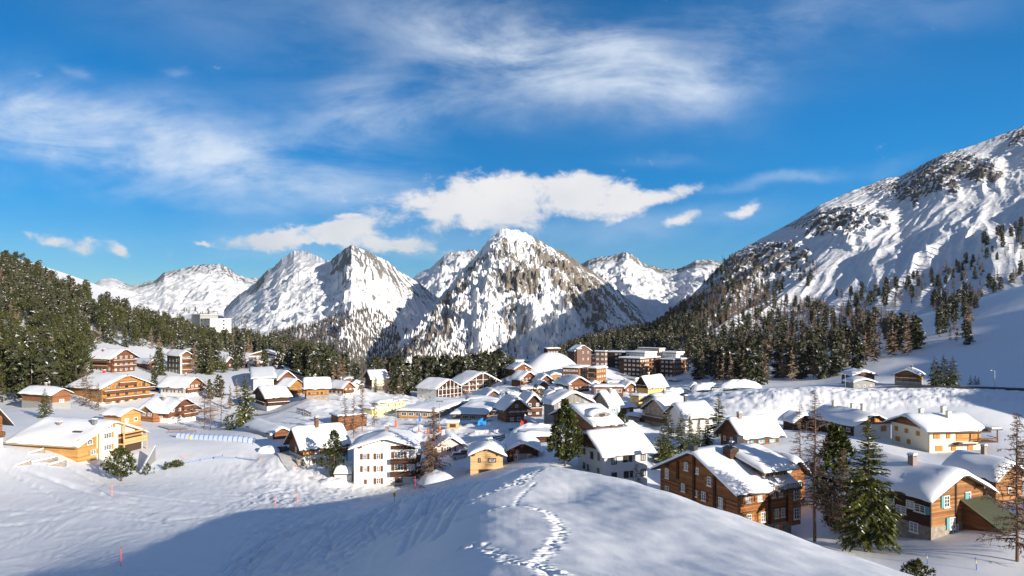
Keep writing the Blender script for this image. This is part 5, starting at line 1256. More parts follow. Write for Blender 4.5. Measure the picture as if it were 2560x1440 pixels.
def lettering(root, text, px, py, d, psi, size, mat, label='lettering'):
    "cut-out letters standing on a wall"
    cu = bpy.data.curves.new(label, 'FONT'); cu.body = text; cu.size = size; cu.shear = .35; cu.extrude = .05; cu.align_x = 'CENTER'
    cu.materials.append(M[mat]); o = bpy.data.objects.new(label, cu); col.objects.link(o); o.parent = root
    bpy.context.view_layer.update(); me = bpy.data.meshes.new_from_object(o.evaluated_get(bpy.context.evaluated_depsgraph_get())); me.name = label
    bpy.data.objects.remove(o); o = link(label, me, root)
    o.location = Vector(at(px, py, d)) - root.location; o.rotation_euler = (math.pi / 2, 0, rad(psi)); return o
HOTEL = hotel('big dark brown hotel of stacked blocks with white lift tower and balconies', [
    (1600, 953, 898, 425, 48, 1548, 1650, 5, 'wood_dark', 'wood_rust', .7), (1683, 957, 901, 425, 45, 1651, 1722, 5, 'wood_dark', 'wood_rust', .7),
    (1612, 902, 884, 438, 40, 1566, 1642, 1, 'plaster_white', 'plaster_white', .9), (1690, 904, 884, 436, 40, 1656, 1710, 1, 'plaster_white', 'plaster_white', .9),
    (1648, 905, 873, 450, 40, 1596, 1662, 0, 'plaster_cream', 'plaster_cream', .4), (1604, 945, 883, 455, 60, 1517, 1620, 6, 'wood_dark', 'wood_dark', .6)], 'hotel_building', 'hotel')
lettering(HOTEL, 'kulm', 1630, 881, 447.0, -50, 2.6, 'metal_dark'); lettering(HOTEL, 'kulm', 1655, 882, 450.4, 40, 2.4, 'chimney_stone')
TERRACE = hotel('white flat podium terrace wing in front of the dark brown hotel', [(1588, 966, 950, 405, 30, 1543, 1606, 1, 'plaster_white', 'plaster_white', 1.0), (1690, 972, 953, 405, 30, 1672, 1745, 1, 'wood_rust', 'plaster_white', 1.0)], 'hotel_terrace', 'terrace')
hotel('brick brown office wing with tower joined to the brick gabled building', [(1489, 928, 889, 440, 60, 1450, 1492, 3, 'brick_brown', 'brick_brown', .5), (1512, 930, 880, 436, 62, 1488, 1518, 4, 'brick_brown', 'brick_brown', .5)], 'brick_building', 'building')
hotel('white high-rise hotel standing above the left pine forest', [(525, 880, 798, 640, 45, 452, 578, 9, 'plaster_white', 'plaster_white', .4), (500, 800, 787, 655, 45, 480, 545, 0, 'concrete', 'concrete', .4)], 'hotel_tower', 'hotel')

lettering(TERRACE, 'kulm', 1701, 960, 404.6, 30, 2.6, 'chimney_stone')

# ------------------------------------------------------------------ trees
class TB:
    "needle and twig faces collected as triangles"
    def __init__(s): s.v = []; s.n = 0
    def tri(s, a, b, c): s.v += [a, b, c]
    def arrays(s):
        V = np.array([tuple(p) for p in s.v], np.float32).reshape(-1, 3); return V, np.arange(len(V)).reshape(-1, 3)
    def mesh(s, name, mat):
        V, Q = s.arrays(); return np_mesh(name, V, Q, mat, smooth=False)
def rv(r, k=1.0): return Vector((r.uniform(-k, k), r.uniform(-k, k), r.uniform(-k, k)))
def spray(tb, p, d, L, wd, r, n):
    "a flat hanging spray of needle clumps along direction d from p"
    side = d.cross(Vector((0, 0, 1)));  side.normalize()
    for k in range(n):
        t = (k + .6) / n; c = p + d * (L * t) + Vector((0, 0, -.10 * L * t * t))
        w = wd * (1.15 - .75 * t) * r.uniform(.7, 1.25)
        for sg in (-1, 1):
            tip = c + side * (sg * w) + d * (w * .55) + Vector((0, 0, -w * r.uniform(.15, .6)))
            a = c - d * (L / n * .55) + rv(r, .04); b = c + d * (L / n * .65) + Vector((0, 0, r.uniform(-.02, .08)))
            tb.tri(a, b, tip)
    tb.tri(p + d * (L * .8) + side * wd * .25, p + d * (L * .8) - side * wd * .25, p + d * (L * 1.08) + Vector((0, 0, -.16 * L)))
def spruce(seed, h, rad_, z0=.08, whorls=28, br=8, n=8, droop=.35, power=.9, gap=.12, irregular=.2):
    r = random.Random(seed); tb = TB()
    tr = MB(); tr.tube([(0, 0, -1.5), (0, 0, 0), (r.uniform(-.1, .1), r.uniform(-.1, .1), h * .5), (0, 0, h * .97)], [h * .019, h * .016, h * .010, .02], 7)
    for w in range(whorls):
        t = w / (whorls - 1); z = h * (z0 + (1 - z0) * t ** .92)
        rr = rad_ * (1 - t) ** power + .12
        if t < .12: rr *= .65 + t * 2.9
        for b in range(br if t < .8 else max(4, br - 3)):
            if r.random() < gap: continue
            a = r.uniform(0, 6.283) if r.random() < .5 else (b / br + w * .37) * 6.283
            L = rr * r.uniform(1 - irregular * 1.6, 1 + irregular)
            el = .25 * t * 2 - droop * (1 - t) + r.uniform(-.12, .12)
            d = Vector((math.cos(a) * math.cos(el), math.sin(a) * math.cos(el), math.sin(el)))
            spray(tb, Vector((0, 0, z + r.uniform(-.2, .2) * h / whorls)) + d * (L * .08), d, L * .95, max(.14, L * (.30 if n < 14 else .22)), r, max(2, int(n * L / rad_ + 1.5)))
    tb.tri(Vector((-.08, 0, h * .93)), Vector((.08, 0, h * .93)), Vector((0, 0, h * 1.01)))
    return tr, tb
def pine(seed, h, rad_, tufts=170, per=11, z0=.15, size=.55, shape=.6, trunk=.02):
    "stone pine: upswept tufts filling an uneven rounded column"
    r = random.Random(seed); tb = TB(); tr = MB()
    tr.tube([(0, 0, -1.5), (0, 0, 0), (r.uniform(-.15, .15), r.uniform(-.15, .15), h * .45), (r.uniform(-.1, .1), 0, h * .93)], [h * trunk, h * trunk * .85, h * trunk * .55, .03], 7)
    lob = [(r.uniform(0, 6.28), r.uniform(.1, .9), r.uniform(.5, 1.0)) for _ in range(9)]
    for k in range(tufts):
        t = r.random() ** .85; z = h * (z0 + (1 - z0) * t)
        prof = rad_ * (min(1, (t + .12) * 2.6) if t < .35 else (1 - ((t - .35) / .65) ** (1 / shape)) ** .8) + .15
        a = r.uniform(0, 6.28)
        m = 1.0
        for la, lz, lw in lob:
            q = math.cos(a - la) * .5 + .5 - abs(t - lz) * 1.6
            m = max(m, 0) + (.22 * lw if q > .55 else -.035)
        q = prof * m * (r.random() ** .45)
        p = Vector((math.cos(a) * q, math.sin(a) * q, z - q * .12))
        up = Vector((math.cos(a) * .7, math.sin(a) * .7, .75)); up.normalize()
        s = size * r.uniform(.7, 1.3)
        if q > prof * .75 and k % 3 == 0: tr.tube([(0, 0, z - q * .35), tuple(p)], [.05, .015], 4, cap=False)
        for j in range(per):
            d = (up + rv(r, .85)); d.normalize(); sd = d.orthogonal(); sd.rotate(Matrix.Rotation(r.uniform(0, 6.28), 3, d))
            c = p + rv(r, s * .5)
            tb.tri(c - sd * (s * .17), c + sd * (s * .17), c + d * s * r.uniform(.7, 1.2))
    return tr, tb
def larch(seed, h, rad_, branches=90, twigs=14, z0=.22, bare=.0, bark=.017, tw=.028):
    "bare larch: thin drooping limbs with knobbly twigs"
    r = random.Random(seed); tb = TB(); tr = MB()
    tr.tube([(0, 0, -1.5), (0, 0, 0), (r.uniform(-.2, .2), r.uniform(-.2, .2), h * .33), (r.uniform(-.25, .25), r.uniform(-.2, .2), h * .66), (0, 0, h)], [h * bark, h * bark * .85, h * bark * .62, h * bark * .36, .015], 8)
    for b in range(branches):
        t = ((b + r.random()) / branches); z = h * (z0 + (1 - z0) * t ** .9)
        L = rad_ * ((1 - t) ** .75) * r.uniform(.45, 1.15) + .2
        a = r.uniform(0, 6.283); el = r.uniform(-.25, .15) + .3 * t
        d = Vector((math.cos(a) * math.cos(el), math.sin(a) * math.cos(el), math.sin(el)))
        p = Vector((0, 0, z)); pts = [p]
        for k in range(1, 5):
            f = k / 4; pts.append(p + d * L * f + Vector((0, 0, -.12 * L * f * f + .10 * L * max(0, f - .6))) + rv(r, .05 * L * f))
        tr.tube(pts, [.034 * L ** .5 + .016, .026 * L ** .5 + .012, .018 * L ** .5 + .010, .012, .008], 3, cap=False)
        n = max(3, int(twigs * L / rad_ + 2))
        for k in range(n):
            f = r.uniform(.12, 1.0); i = min(3, int(f * 4)); c = pts[i].lerp(pts[i + 1], f * 4 - i)
            dd = (d * .5 + rv(r, .8) + Vector((0, 0, -.35))); dd.normalize(); sd = dd.orthogonal(); sd.rotate(Matrix.Rotation(r.uniform(0, 6.28), 3, dd))
            l2 = r.uniform(.25, .75) * (.4 + .18 * L); w_ = tw * r.uniform(.7, 1.6)
            tb.tri(c - sd * w_, c + sd * w_, c + dd * l2)
            for q in range(2):
                c2 = c + dd * l2 * r.uniform(.2, .8); d2 = dd + rv(r, .9); d2.normalize()
                tb.tri(c2 - sd * w_ * .8, c2 + sd * w_ * .8, c2 + d2 * l2 * .5)
    return tr, tb

GROUPS = {'spruce_tree': 'snow-dusted spruces', 'pine_tree': 'dark green stone pines', 'larch_tree': 'bare brown larches'}
def hero(kind, label, px, py, d, top, gen, leaf, bark, lean=0.0, **kw):
    "a tree of its own with trunk and crown, foot at px, py; top at pixel row top"
    x = (px - CXP) / F * d; z = -(py - HZ) / F * d
    zt = -(top - HZ) / F * d; h = zt - z
    z = gz(x, d) - .1; h = max(zt - z, 1.5)
    tr, tb = gen(h)
    root = empty(kind, (x, d, z), 0); root.rotation_euler = (0, lean, R.uniform(0, 6.28)) if not lean else (0, lean, 0)
    tag(root, label, 'tree', GROUPS.get(kind))
    tr.build('trunk', M[bark], root, smooth=True)
    link('crown', tb.mesh('crown', M[leaf]), root)
    return root
SP, PN, LR = 'spruce_tree', 'pine_tree', 'larch_tree'
hero(SP, 'tall spruce with snow lumps on spreading boughs before the teal-shuttered house', 2172, 1382, 84, 1042, lambda h: spruce(1, h, h * .222, .10, 46, 13, 16, .42, .85, .10, .3), 'needle_spruce', 'bark')
hero(LR, 'tall bare larch with long straight trunk right of the weathered chalet', 2037, 1352, 90, 980, lambda h: larch(2, h, h * .21, 160, 22, .22, bark=.014, tw=.022), 'larch_twig', 'bark_larch')
hero(LR, 'thin bare larch behind the tall straight-trunked larch', 1999, 1230, 128, 1005, lambda h: larch(3, h, h * .15, 80, 12, .2, bark=.010), 'larch_twig', 'bark_larch')
hero(PN, 'broad dark pine standing between the bare larch and the tall spruce', 2088, 1340, 99, 1068, lambda h: pine(4, h, h * .235, 460, 13, .08, .62, .75, .019), 'needle_pine', 'bark')
hero(LR, 'brown twiggy larch in front of the broad dark pine', 2108, 1362, 90, 1120, lambda h: larch(5, h, h * .23, 120, 22, .12, bark=.012, tw=.026), 'larch_twig', 'bark_larch')
hero(LR, 'bare larch cut by the frame beside the teal-shuttered house', 2543, 1420, 76, 1032, lambda h: larch(6, h, h * .22, 190, 26, .10, bark=.013), 'larch_twig', 'bark_larch')
hero(PN, 'clipped round evergreen bush with a snow cap at the road edge', 2291, 1446, 70, 1402, lambda h: pine(7, h, h * .55, 160, 14, .0, .28, .5, .03), 'needle_pine', 'bark')
hero(PN, 'big yellow-green stone pine between dark barn and grey-white house', 1412, 1172, 131, 1003, lambda h: pine(8, h, h * .245, 420, 13, .10, .62, .72, .022), 'needle_pine', 'bark')
hero(LR, 'bare larch hiding the corner of the white three-storey house', 1083, 1214, 143, 1018, lambda h: larch(9, h, h * .23, 190, 26, .10, bark=.011, tw=.04), 'larch_twig', 'bark_larch')
hero(LR, 'low spreading bare larch behind the white three-storey house corner', 1072, 1206, 150, 1090, lambda h: larch(10, h, h * .36, 150, 28, .06, bark=.013, tw=.04), 'larch_twig', 'bark_larch')
hero(PN, 'dark round pine with a yellow-green pointed top at the orange chalet', 836, 1165, 151, 1078, lambda h: pine(11, h, h * .28, 230, 13, .08, .5, .8, .02), 'needle_pine', 'bark')
hero(PN, 'small wide pine alone on the snow below the cream chalet', 303, 1206, 140, 1122, lambda h: pine(12, h, h * .50, 180, 12, .18, .55, .55, .035), 'needle_pine', 'bark')
hero(PN, 'low shrubby pine beside the blue safety net', 441, 1180, 152, 1158, lambda h: pine(13, h, h * .8, 60, 10, .05, .4, .5, .04), 'needle_pine', 'bark')
hero(PN, 'little upright pine sapling left of the low shrubby pine', 414, 1178, 150, 1158, lambda h: pine(14, h, h * .22, 26, 9, .05, .35, .6, .03), 'needle_pine', 'bark')
hero(PN, 'small pine sapling by the grey ramp wall', 369, 1176, 146, 1160, lambda h: pine(15, h, h * .4, 30, 9, .05, .35, .6, .03), 'needle_pine', 'bark')
hero(SP, 'full snow-flecked spruce left of the dark stone-based chalet', 613, 1064, 212, 936, lambda h: spruce(16, h, h * .27, .06, 30, 10, 8, .4, .8, .05, .2), 'needle_spruce', 'bark')
hero(PN, 'leaning young pine on the bank below the full spruce', 566, 1078, 205, 1035, lambda h: pine(17, h, h * .42, 70, 11, .05, .5, .6, .03), 'needle_pine', 'bark', .35)
hero(LR, 'bare larch with twin stems right of the red-brown plinth chalet', 512, 1072, 212, 952, lambda h: larch(18, h, h * .20, 80, 14, .18, bark=.012), 'larch_twig', 'bark_larch')
hero(LR, 'second bare larch beside the red-brown plinth chalet', 526, 1074, 210, 962, lambda h: larch(19, h, h * .22, 80, 14, .2, bark=.012), 'larch_twig', 'bark_larch')
hero(LR, 'slender bare larch on the snowy bank left of the full spruce', 552, 1062, 216, 945, lambda h: larch(20, h, h * .16, 60, 12, .25, bark=.010), 'larch_twig', 'bark_larch')
hero(LR, 'large frosted larch in front of the wide bright orange chalet', 216, 1018, 250, 905, lambda h: larch(21, h, h * .27, 120, 22, .06, bark=.012, tw=.05), 'larch_far', 'bark_larch')
hero(LR, 'low brown larch against the wide bright orange chalet', 246, 1026, 245, 958, lambda h: larch(22, h, h * .30, 80, 18, .08, bark=.012, tw=.04), 'larch_far', 'bark_larch')
hero(SP, 'small spruce rising behind the cream chalet roof', 112, 1060, 205, 972, lambda h: spruce(23, h, h * .26, .05, 24, 9, 7, .4, .8, .06, .2), 'needle_spruce', 'bark')
hero(SP, 'spruce beside the green glazed apartment block', 402, 940, 335, 868, lambda h: spruce(24, h, h * .27, .04, 22, 9, 6, .4, .75, .06, .2), 'needle_spruce', 'bark')
hero(LR, 'small bare larch left of the spruce at the green glazed block', 376, 930, 340, 885, lambda h: larch(25, h, h * .22, 60, 14, .1, bark=.012, tw=.04), 'larch_far', 'bark_larch')
for i, (px, py, top, d, lab) in enumerate([(505, 945, 830, 350, 'tall snowy spruce rightmost beside the green glazed block'), (528, 950, 872, 345, 'second snowy spruce below the high-rise, nearer the small dark cabin'), (548, 925, 868, 365, 'pale snow-covered spruce left of the small dark cabin'),
        (560, 940, 885, 352, 'dark spruce before the small dark gabled cabin'), (590, 935, 880, 358, 'snow-flecked spruce right of the small dark cabin'), (640, 925, 888, 366, 'small spruce in front of the red-shuttered annex'),
        (771, 950, 898, 345, 'snowy spruce by the slope road behind the square log house'), (716, 985, 945, 300, 'dark green spruce touching the dark stone-based chalet roof'), (939, 1000, 944, 320, 'spruce below the pale house with dark gable')]):
    hero(SP, lab, px, py, d, top, lambda h, i=i: spruce(40 + i, h, h * .24, .04, 22, 9, 6, .4, .8, .06, .22), 'needle_spruce', 'bark')
for i, (px, py, top, d, lab) in enumerate([(862, 1080, 985, 185, 'leftmost of the thin larches beside the long plank shed'), (884, 1090, 990, 182, 'taller thin larch in the clump by the long plank shed'), (905, 1075, 975, 190, 'third thin larch of the clump by the long plank shed'),
        (936, 1062, 1003, 200, 'bare larch in front of the pale yellow house'), (1000, 1000, 935, 320, 'brown larch at the edge of the white and dark balcony block'), (962, 1002, 928, 325, 'brown larch right of the pale gabled house')]):
    hero(LR, lab, px, py, d, top, lambda h, i=i: larch(60 + i, h, h * .20, 80, 14, .15, bark=.012, tw=.03), 'larch_far', 'bark_larch')
for i, (px, py, top, d, w_, lab) in enumerate([(1672, 1128, 1012, 150, .20, 'slim spruce before the beige modern chalet'), (1703, 1122, 1024, 153, .19, 'second slim spruce before the orange eave wall'), (1725, 1118, 1030, 156, .19, 'slim spruce at the left of the swollen-roof house'),
        (1748, 1120, 1044, 156, .22, 'short spruce in front of the swollen-roof house'), (1796, 1095, 983, 172, .26, 'broad dark spruce right of the swollen-roof house'), (1768, 1112, 1040, 160, .24, 'short spruce right below the broad dark spruce'),
        (1655, 1135, 1062, 146, .30, 'low spruce with snow trays beside the grey-white house')]):
    hero(SP, lab, px, py, d, top, lambda h, i=i, w_=w_: spruce(80 + i, h, h * w_, .05, 26, 9, 7, .38, .85, .08, .25), 'needle_spruce', 'bark')
hero(PN, 'small round pine at the foot of the deep snow roof', 1553, 1075, 175, 1030, lambda h: pine(90, h, h * .36, 90, 12, .05, .5, .6), 'needle_pine', 'bark')
hero(PN, 'rounded pine before the brown guesthouse', 1340, 1000, 265, 962, lambda h: pine(91, h, h * .38, 120, 12, .05, .5, .7), 'needle_pine', 'bark')
hero(PN, 'small pine by the mushroom-capped hut', 1267, 1010, 255, 982, lambda h: pine(92, h, h * .3, 60, 12, .05, .45, .7), 'needle_pine', 'bark')
hero(SP, 'slim spruce at the side of the broad gabled block', 1262, 958, 345, 926, lambda h: spruce(93, h, h * .2, .04, 18, 8, 5), 'needle_spruce', 'bark')
hero(PN, 'green pine in front of the broad gabled block balconies', 1222, 985, 330, 948, lambda h: pine(94, h, h * .26, 80, 12, .05, .5, .7), 'needle_pine', 'bark')
hero(SP, 'yellow-green spruce before the dark brown hotel balconies', 1638, 945, 400, 918, lambda h: spruce(95, h, h * .26, .04, 18, 8, 5), 'needle_spruce', 'bark')
for i, (px, py, top, lab) in enumerate([(2338, 962, 890, 'left spruce of the dark clump by the road'), (2360, 960, 884, 'middle tallest spruce of the dark clump by the road'), (2382, 964, 890, 'olive green spruce right in the dark clump by the road')]):
    hero(SP, lab, px, py, 246, top, lambda h, i=i: spruce(100 + i, h, h * .28, .03, 24, 10, 6, .35, .8, .04, .2), 'needle_spruce', 'bark')
for i, (px, py, top, lab) in enumerate([(2426, 962, 938, 'tiny spruce alone right of the dark clump'), (2438, 968, 940, 'small spruce middle of the shaded trio'), (2446, 970, 944, 'small spruce at the end of the shaded trio')]):
    hero(SP, lab, px, py, 252, top, lambda h, i=i: spruce(110 + i, h, h * .28, .03, 14, 8, 4), 'needle_spruce', 'bark')
hero(LR, 'pale leafless shrub against the grey-white house wall', 1592, 1220, 118, 1160, lambda h: larch(120, h, h * .35, 50, 14, .1, bark=.008), 'larch_twig', 'bark_larch')

# ------------------------------------------------------------------ the woods
def template(kind, seed, far=False):
    if kind == SP: tr, tb = spruce(seed, 1.0, .135, .03, 15, 6, 2, .35, .85, .12, .3)
    elif kind == PN:
        r = random.Random(seed); tr, tb = pine(seed, 1.0, .15, 150, 4, .04, .075, 1.0 if seed % 2 else 1.4)
    else: tr, tb = larch(seed, 1.0, .17, 34, 3, .10, tw=.006)
    tr2 = MB(); tr2.tube([(0, 0, -.12), (0, 0, .5), (0, 0, .97)], [.014, .010, .002], 4, cap=False)
    if kind == LR:
        # branches as thin triangles
        r = random.Random(seed); tb = TB()
        for b in range(62):
            t = r.random() ** .9; z = .10 + .9 * t; L = (.15 * (1 - t) ** .8 + .02) * r.uniform(.5, 1.15); a = r.uniform(0, 6.28)
            for q in range(3):
                d = Vector((math.cos(a + r.uniform(-.5, .5)), math.sin(a + r.uniform(-.5, .5)), r.uniform(-.35, .25)))
                p = Vector((0, 0, z)) + d * L * .12 * q; up = Vector((0, 0, .012 + .008 * (1 - t)))
                tb.tri(p - up, p + up, p + d * L + Vector((0, 0, -.2 * L)))
    me_v, me_q = tb.arrays()
    tv = np.array(tr2.v, np.float32); tf = []
    for f in tr2.f: tf += [(f[0], f[1], f[2]), (f[0], f[2], f[3])] if len(f) == 4 else [f]
    tf = np.array(tf)
    V = np.concatenate([me_v, tv]); Q = np.concatenate([me_q, tf + len(me_v)]); mi = np.concatenate([np.zeros(len(me_q), int), np.ones(len(tf), int)])
    return V, Q, mi
MATS = {SP: ('needle_far', 'bark'), PN: ('needle_hill', 'bark'), LR: ('larch_far', 'bark_larch')}
TPL = {k: [template(k, 200 + 7 * i) for i in range(7)] for k in (SP, PN, LR)}
TME = {k: [np_mesh(k, v, q, [M[m] for m in MATS[k]], False, mi) for v, q, mi in TPL[k]] for k in TPL}
def inside(poly, x, y):
    r = np.zeros(x.shape, bool); n = len(poly)
    for i in range(n):
        x1, y1 = poly[i]; x2, y2 = poly[(i + 1) % n]
        c = ((y1 > y) != (y2 > y)) & (x < (x2 - x1) * (y - y1) / (y2 - y1 + 1e-9) + x1)
        r ^= c
    return r
OCC = [(h.C.x + math.cos(h.psi) * h.lr / 2 - math.sin(h.psi) * h.ll / 2, h.C.y + math.sin(h.psi) * h.lr / 2 + math.cos(h.psi) * h.ll / 2, math.hypot(h.lr, h.ll) / 2 + 1) for h in HOUSES]
OCC += [((1610 - 1280) / 1700 * 435, 435, 40), ((525 - 1280) / 1700 * 650, 655, 26)]
OCC = np.array(OCC)
def surf(px, d):
    g = ground_z((px - CXP) / F * d, d)
    m = right_mountain.z_at(np.clip(px, 1330, 3400), d)
    return np.where((px > 1380) & (d > 515), m, g)
def scatter(poly, dr, n, space, seed, dens=None, f=surf):
    r = np.random.RandomState(seed)
    xs = [p[0] for p in poly]
    px = r.uniform(min(xs), max(xs), n); d = np.sqrt(r.uniform(dr[0] ** 2, dr[1] ** 2, n))
    z = f(px, d); py = HZ - z / d * F
    ok = inside(poly, px, py)
    if dens is not None: ok &= r.rand(n) < dens(px, py, d)
    x = (px - CXP) / F * d
    for ox, oy, orr in OCC: ok &= np.hypot(x - ox, d - oy) > orr
    out = []; grid = {}
    for i in np.nonzero(ok)[0]:
        k = (int(x[i] // space), int(d[i] // space)); hit = False
        for a in (-1, 0, 1):
            for b in (-1, 0, 1):
                for (qx, qy) in grid.get((k[0] + a, k[1] + b), ()):
                    if (qx - x[i]) ** 2 + (qy - d[i]) ** 2 < space * space: hit = True
        if hit: continue
        grid.setdefault(k, []).append((x[i], d[i])); out.append((x[i], d[i], z[i], px[i], py[i]))
    return out
WOOD = {SP: [], PN: [], LR: []}   # (x, y, z, height, label)
rw = random.Random(5)
left_poly = [(-260, 580), (-150, 600), (0, 655), (120, 702), (240, 757), (340, 800), (450, 838), (600, 872), (760, 900), (850, 932), (840, 950), (770, 940), (740, 905), (700, 878), (610, 872), (560, 880), (490, 872), (420, 876), (360, 872), (300, 866), (240, 862), (214, 880), (212, 905), (204, 990), (150, 1000), (60, 1010), (-260, 1010)]
def ldens(px, py, d):
    c = fbm(px / 60, py / 40, 3, 61)
    gapm = np.exp(-((px - (205 + (py - 840) * .1)) / 30) ** 2 - ((py - 845) / 22) ** 2) + np.exp(-((px - 20) / 60) ** 2 - ((py - 845) / 14) ** 2) + .9 * np.exp(-((px - 235) / 16) ** 2 - ((py - 790) / 40) ** 2) + np.exp(-((px - 300) / 40) ** 2 - ((py - 850) / 16) ** 2) + .8 * np.exp(-((px - 130) / 40) ** 2 - ((py - 868) / 16) ** 2)
    return np.clip(.85 + c * .9 - 1.2 * gapm, 0, 1)
for x, y, z, px, py in scatter(left_poly, (255, 730), 12000, 5.9, 1, ldens):
    q = rw.random(); far = py < 800
    h = (7 + 11 * rw.random() ** .8) * (1.25 if y < 350 else 1)
    if px > 640: kind = SP if q < .45 else (LR if q < .8 else PN)
    elif far and px < 330: kind = SP if q < .66 else (PN if q < .86 else LR)
    else: kind = PN if q < .58 else (SP if q < .86 else LR)
    WOOD[kind].append((x, y, z, h, {PN: 'dark green stone pine in the dense wood above the left chalets', SP: 'snow-dusted spruce in the dense wood above the left chalets', LR: 'brown bare larch among the evergreens above the left chalets'}[kind]))
for x, y, z, px, py in scatter([(560, 850), (620, 858), (700, 868), (780, 885), (870, 918), (930, 945), (905, 957), (850, 957), (800, 947), (745, 930), (715, 915), (705, 900), (640, 885), (600, 880)], (385, 720), 9000, 5.0, 8):
    q = rw.random(); kind = LR if q < .45 else SP
    WOOD[kind].append((x, y, z, rw.uniform(11, 18), {SP: 'spruce in the mixed wood beside the avalanche gully', LR: 'brown larch in the mixed wood beside the avalanche gully'}[kind]))
for px, py, d, h in [(398, 905, 352, 9), (432, 868, 395, 12), (490, 880, 378, 14), (486, 938, 348, 13), (517, 935, 352, 11), (536, 905, 368, 13), (575, 902, 378, 12), (600, 905, 375, 13), (612, 925, 364, 9), (648, 935, 355, 7), (662, 930, 358, 8), (700, 925, 372, 10), (757, 940, 350, 12), (785, 945, 345, 13), (800, 940, 352, 11), (815, 948, 348, 12), (835, 950, 345, 9), (745, 900, 420, 13), (385, 968, 292, 7), (548, 975, 285, 7), (575, 1000, 262, 8), (592, 975, 285, 7), (525, 985, 280, 6), (330, 920, 345, 8), (190, 925, 330, 14), (200, 960, 300, 12), (165, 985, 280, 11), (905, 992, 300, 8), (890, 985, 310, 9), (985, 990, 330, 10), (1010, 978, 345, 11), (975, 975, 345, 12), (950, 965, 355, 11)]:
    kind = LR if rw.random() < .35 else SP; x = (px - CXP) / F * d
    WOOD[kind].append((x, d, gz(x, d), h * 1.3, {SP: 'single snowy spruce standing among the chalets of the left slope', LR: 'single bare larch standing among the chalets of the left slope'}[kind]))
row = [(1045, 960), (1070, 938), (1240, 925), (1330, 905), (1420, 890), (1420, 905), (1300, 925), (1250, 945), (1100, 962)]
for x, y, z, px, py in scatter([(930, 995), (940, 955), (1045, 940), (1120, 930), (1240, 918), (1330, 905), (1425, 885), (1425, 915), (1290, 950), (1250, 975), (1100, 990), (1030, 995)], (375, 560), 9000, 5.2, 2):
    if px > 1285 and 340 < y < 445 and abs(x - MOUND[0]) < 30: continue
    kind = SP if (rw.random() < .8 or px > 1060) else LR
    if px < 1050: kind = LR if rw.random() < .7 else SP
    WOOD[kind].append((x, y, z, rw.uniform(13, 19) if px < 1260 else rw.uniform(7, 11), {SP: 'spruce in the dark row behind the broad gabled block', LR: 'brown larch in the thicket behind the pale yellow house'}[kind]))
right_poly = [(1380, 905), (1420, 872), (1500, 852), (1560, 838), (1630, 822), (1690, 775), (1730, 748), (1800, 728), (1860, 712), (1900, 718), (1925, 745), (2000, 760), (2070, 765), (2130, 790), (2200, 792), (2240, 810), (2290, 840), (2300, 880), (2230, 905), (2190, 908), (2130, 925), (2085, 950), (2070, 962), (1980, 966), (1850, 962), (1740, 950), (1720, 915), (1640, 870), (1560, 880), (1420, 890)]
def rdens(px, py, d):
    g = fbm(px / 55, py / 45, 3, 71)
    open_ = sstep(1850, 2150, px) * .45 + .35 * sstep(880, 950, py) * sstep(1700, 1800, px)
    return np.clip(1.0 - open_ + g * .8, .03, 1)
for x, y, z, px, py in scatter(right_poly, (330, 1500), 60000, 7.0, 3, rdens):
    lar = np.clip(.58 + .35 * (820 - py) / 60 + .15 * sstep(1900, 2150, px), .40, .92)
    if px > 1880: lar = max(lar, .78)
    if 1500 < px < 1750 and py > 860: lar = .32
    if px < 1480 and py > 872 and y < 450: continue
    kind = LR if rw.random() < lar else SP
    WOOD[kind].append((x, y, z, rw.uniform(14, 20) if y < 430 else rw.uniform(8.5, 14), {SP: 'dark spruce in the mixed wood on the slope behind the hotel', LR: 'bare brown larch in the mixed wood on the slope behind the hotel'}[kind]))
for poly, n, sp_, dens in (([(2330, 745), (2440, 735), (2440, 800), (2420, 868), (2340, 850)], 9000, 7, .5), ([(2260, 700), (2400, 660), (2450, 650), (2460, 690), (2360, 735), (2270, 735)], 16000, 9, .35), ([(2380, 735), (2560, 680), (2560, 700), (2420, 765)], 9000, 11, .4),
        ([(2090, 740), (2250, 700), (2300, 760), (2150, 790)], 9000, 9, .35), ([(1730, 700), (1830, 640), (1960, 690), (1960, 735), (1800, 735)], 16000, 13, .3), ([(1960, 690), (2020, 650), (2050, 670), (2030, 720)], 9000, 14, .25), ([(2400, 860), (2500, 830), (2490, 880), (2430, 890)], 3000, 12, .2), ([(2440, 600), (2560, 560), (2560, 650), (2460, 650)], 9000, 16, .3)):
    for x, y, z, px, py in scatter(poly, (330, 1900), n, sp_, int(n + sp_), lambda a, b, c: np.full(a.shape, dens)):
        kind = LR if rw.random() < .6 else SP
        WOOD[kind].append((x, y, z, rw.uniform(7, 13), {SP: 'small dark spruce scattered on the open slope above the road', LR: 'small bare larch scattered on the open slope above the road'}[kind]))
STUFF = {SP: ('spruce_forest', 'far mass of dark spruces covering the slopes'), PN: ('pine_forest', 'far mass of dark green pines covering the left hill'), LR: ('larch_forest', 'far mass of bare brown larches on the slopes')}
LIMIT = {SP: 255, PN: 270, LR: 255}
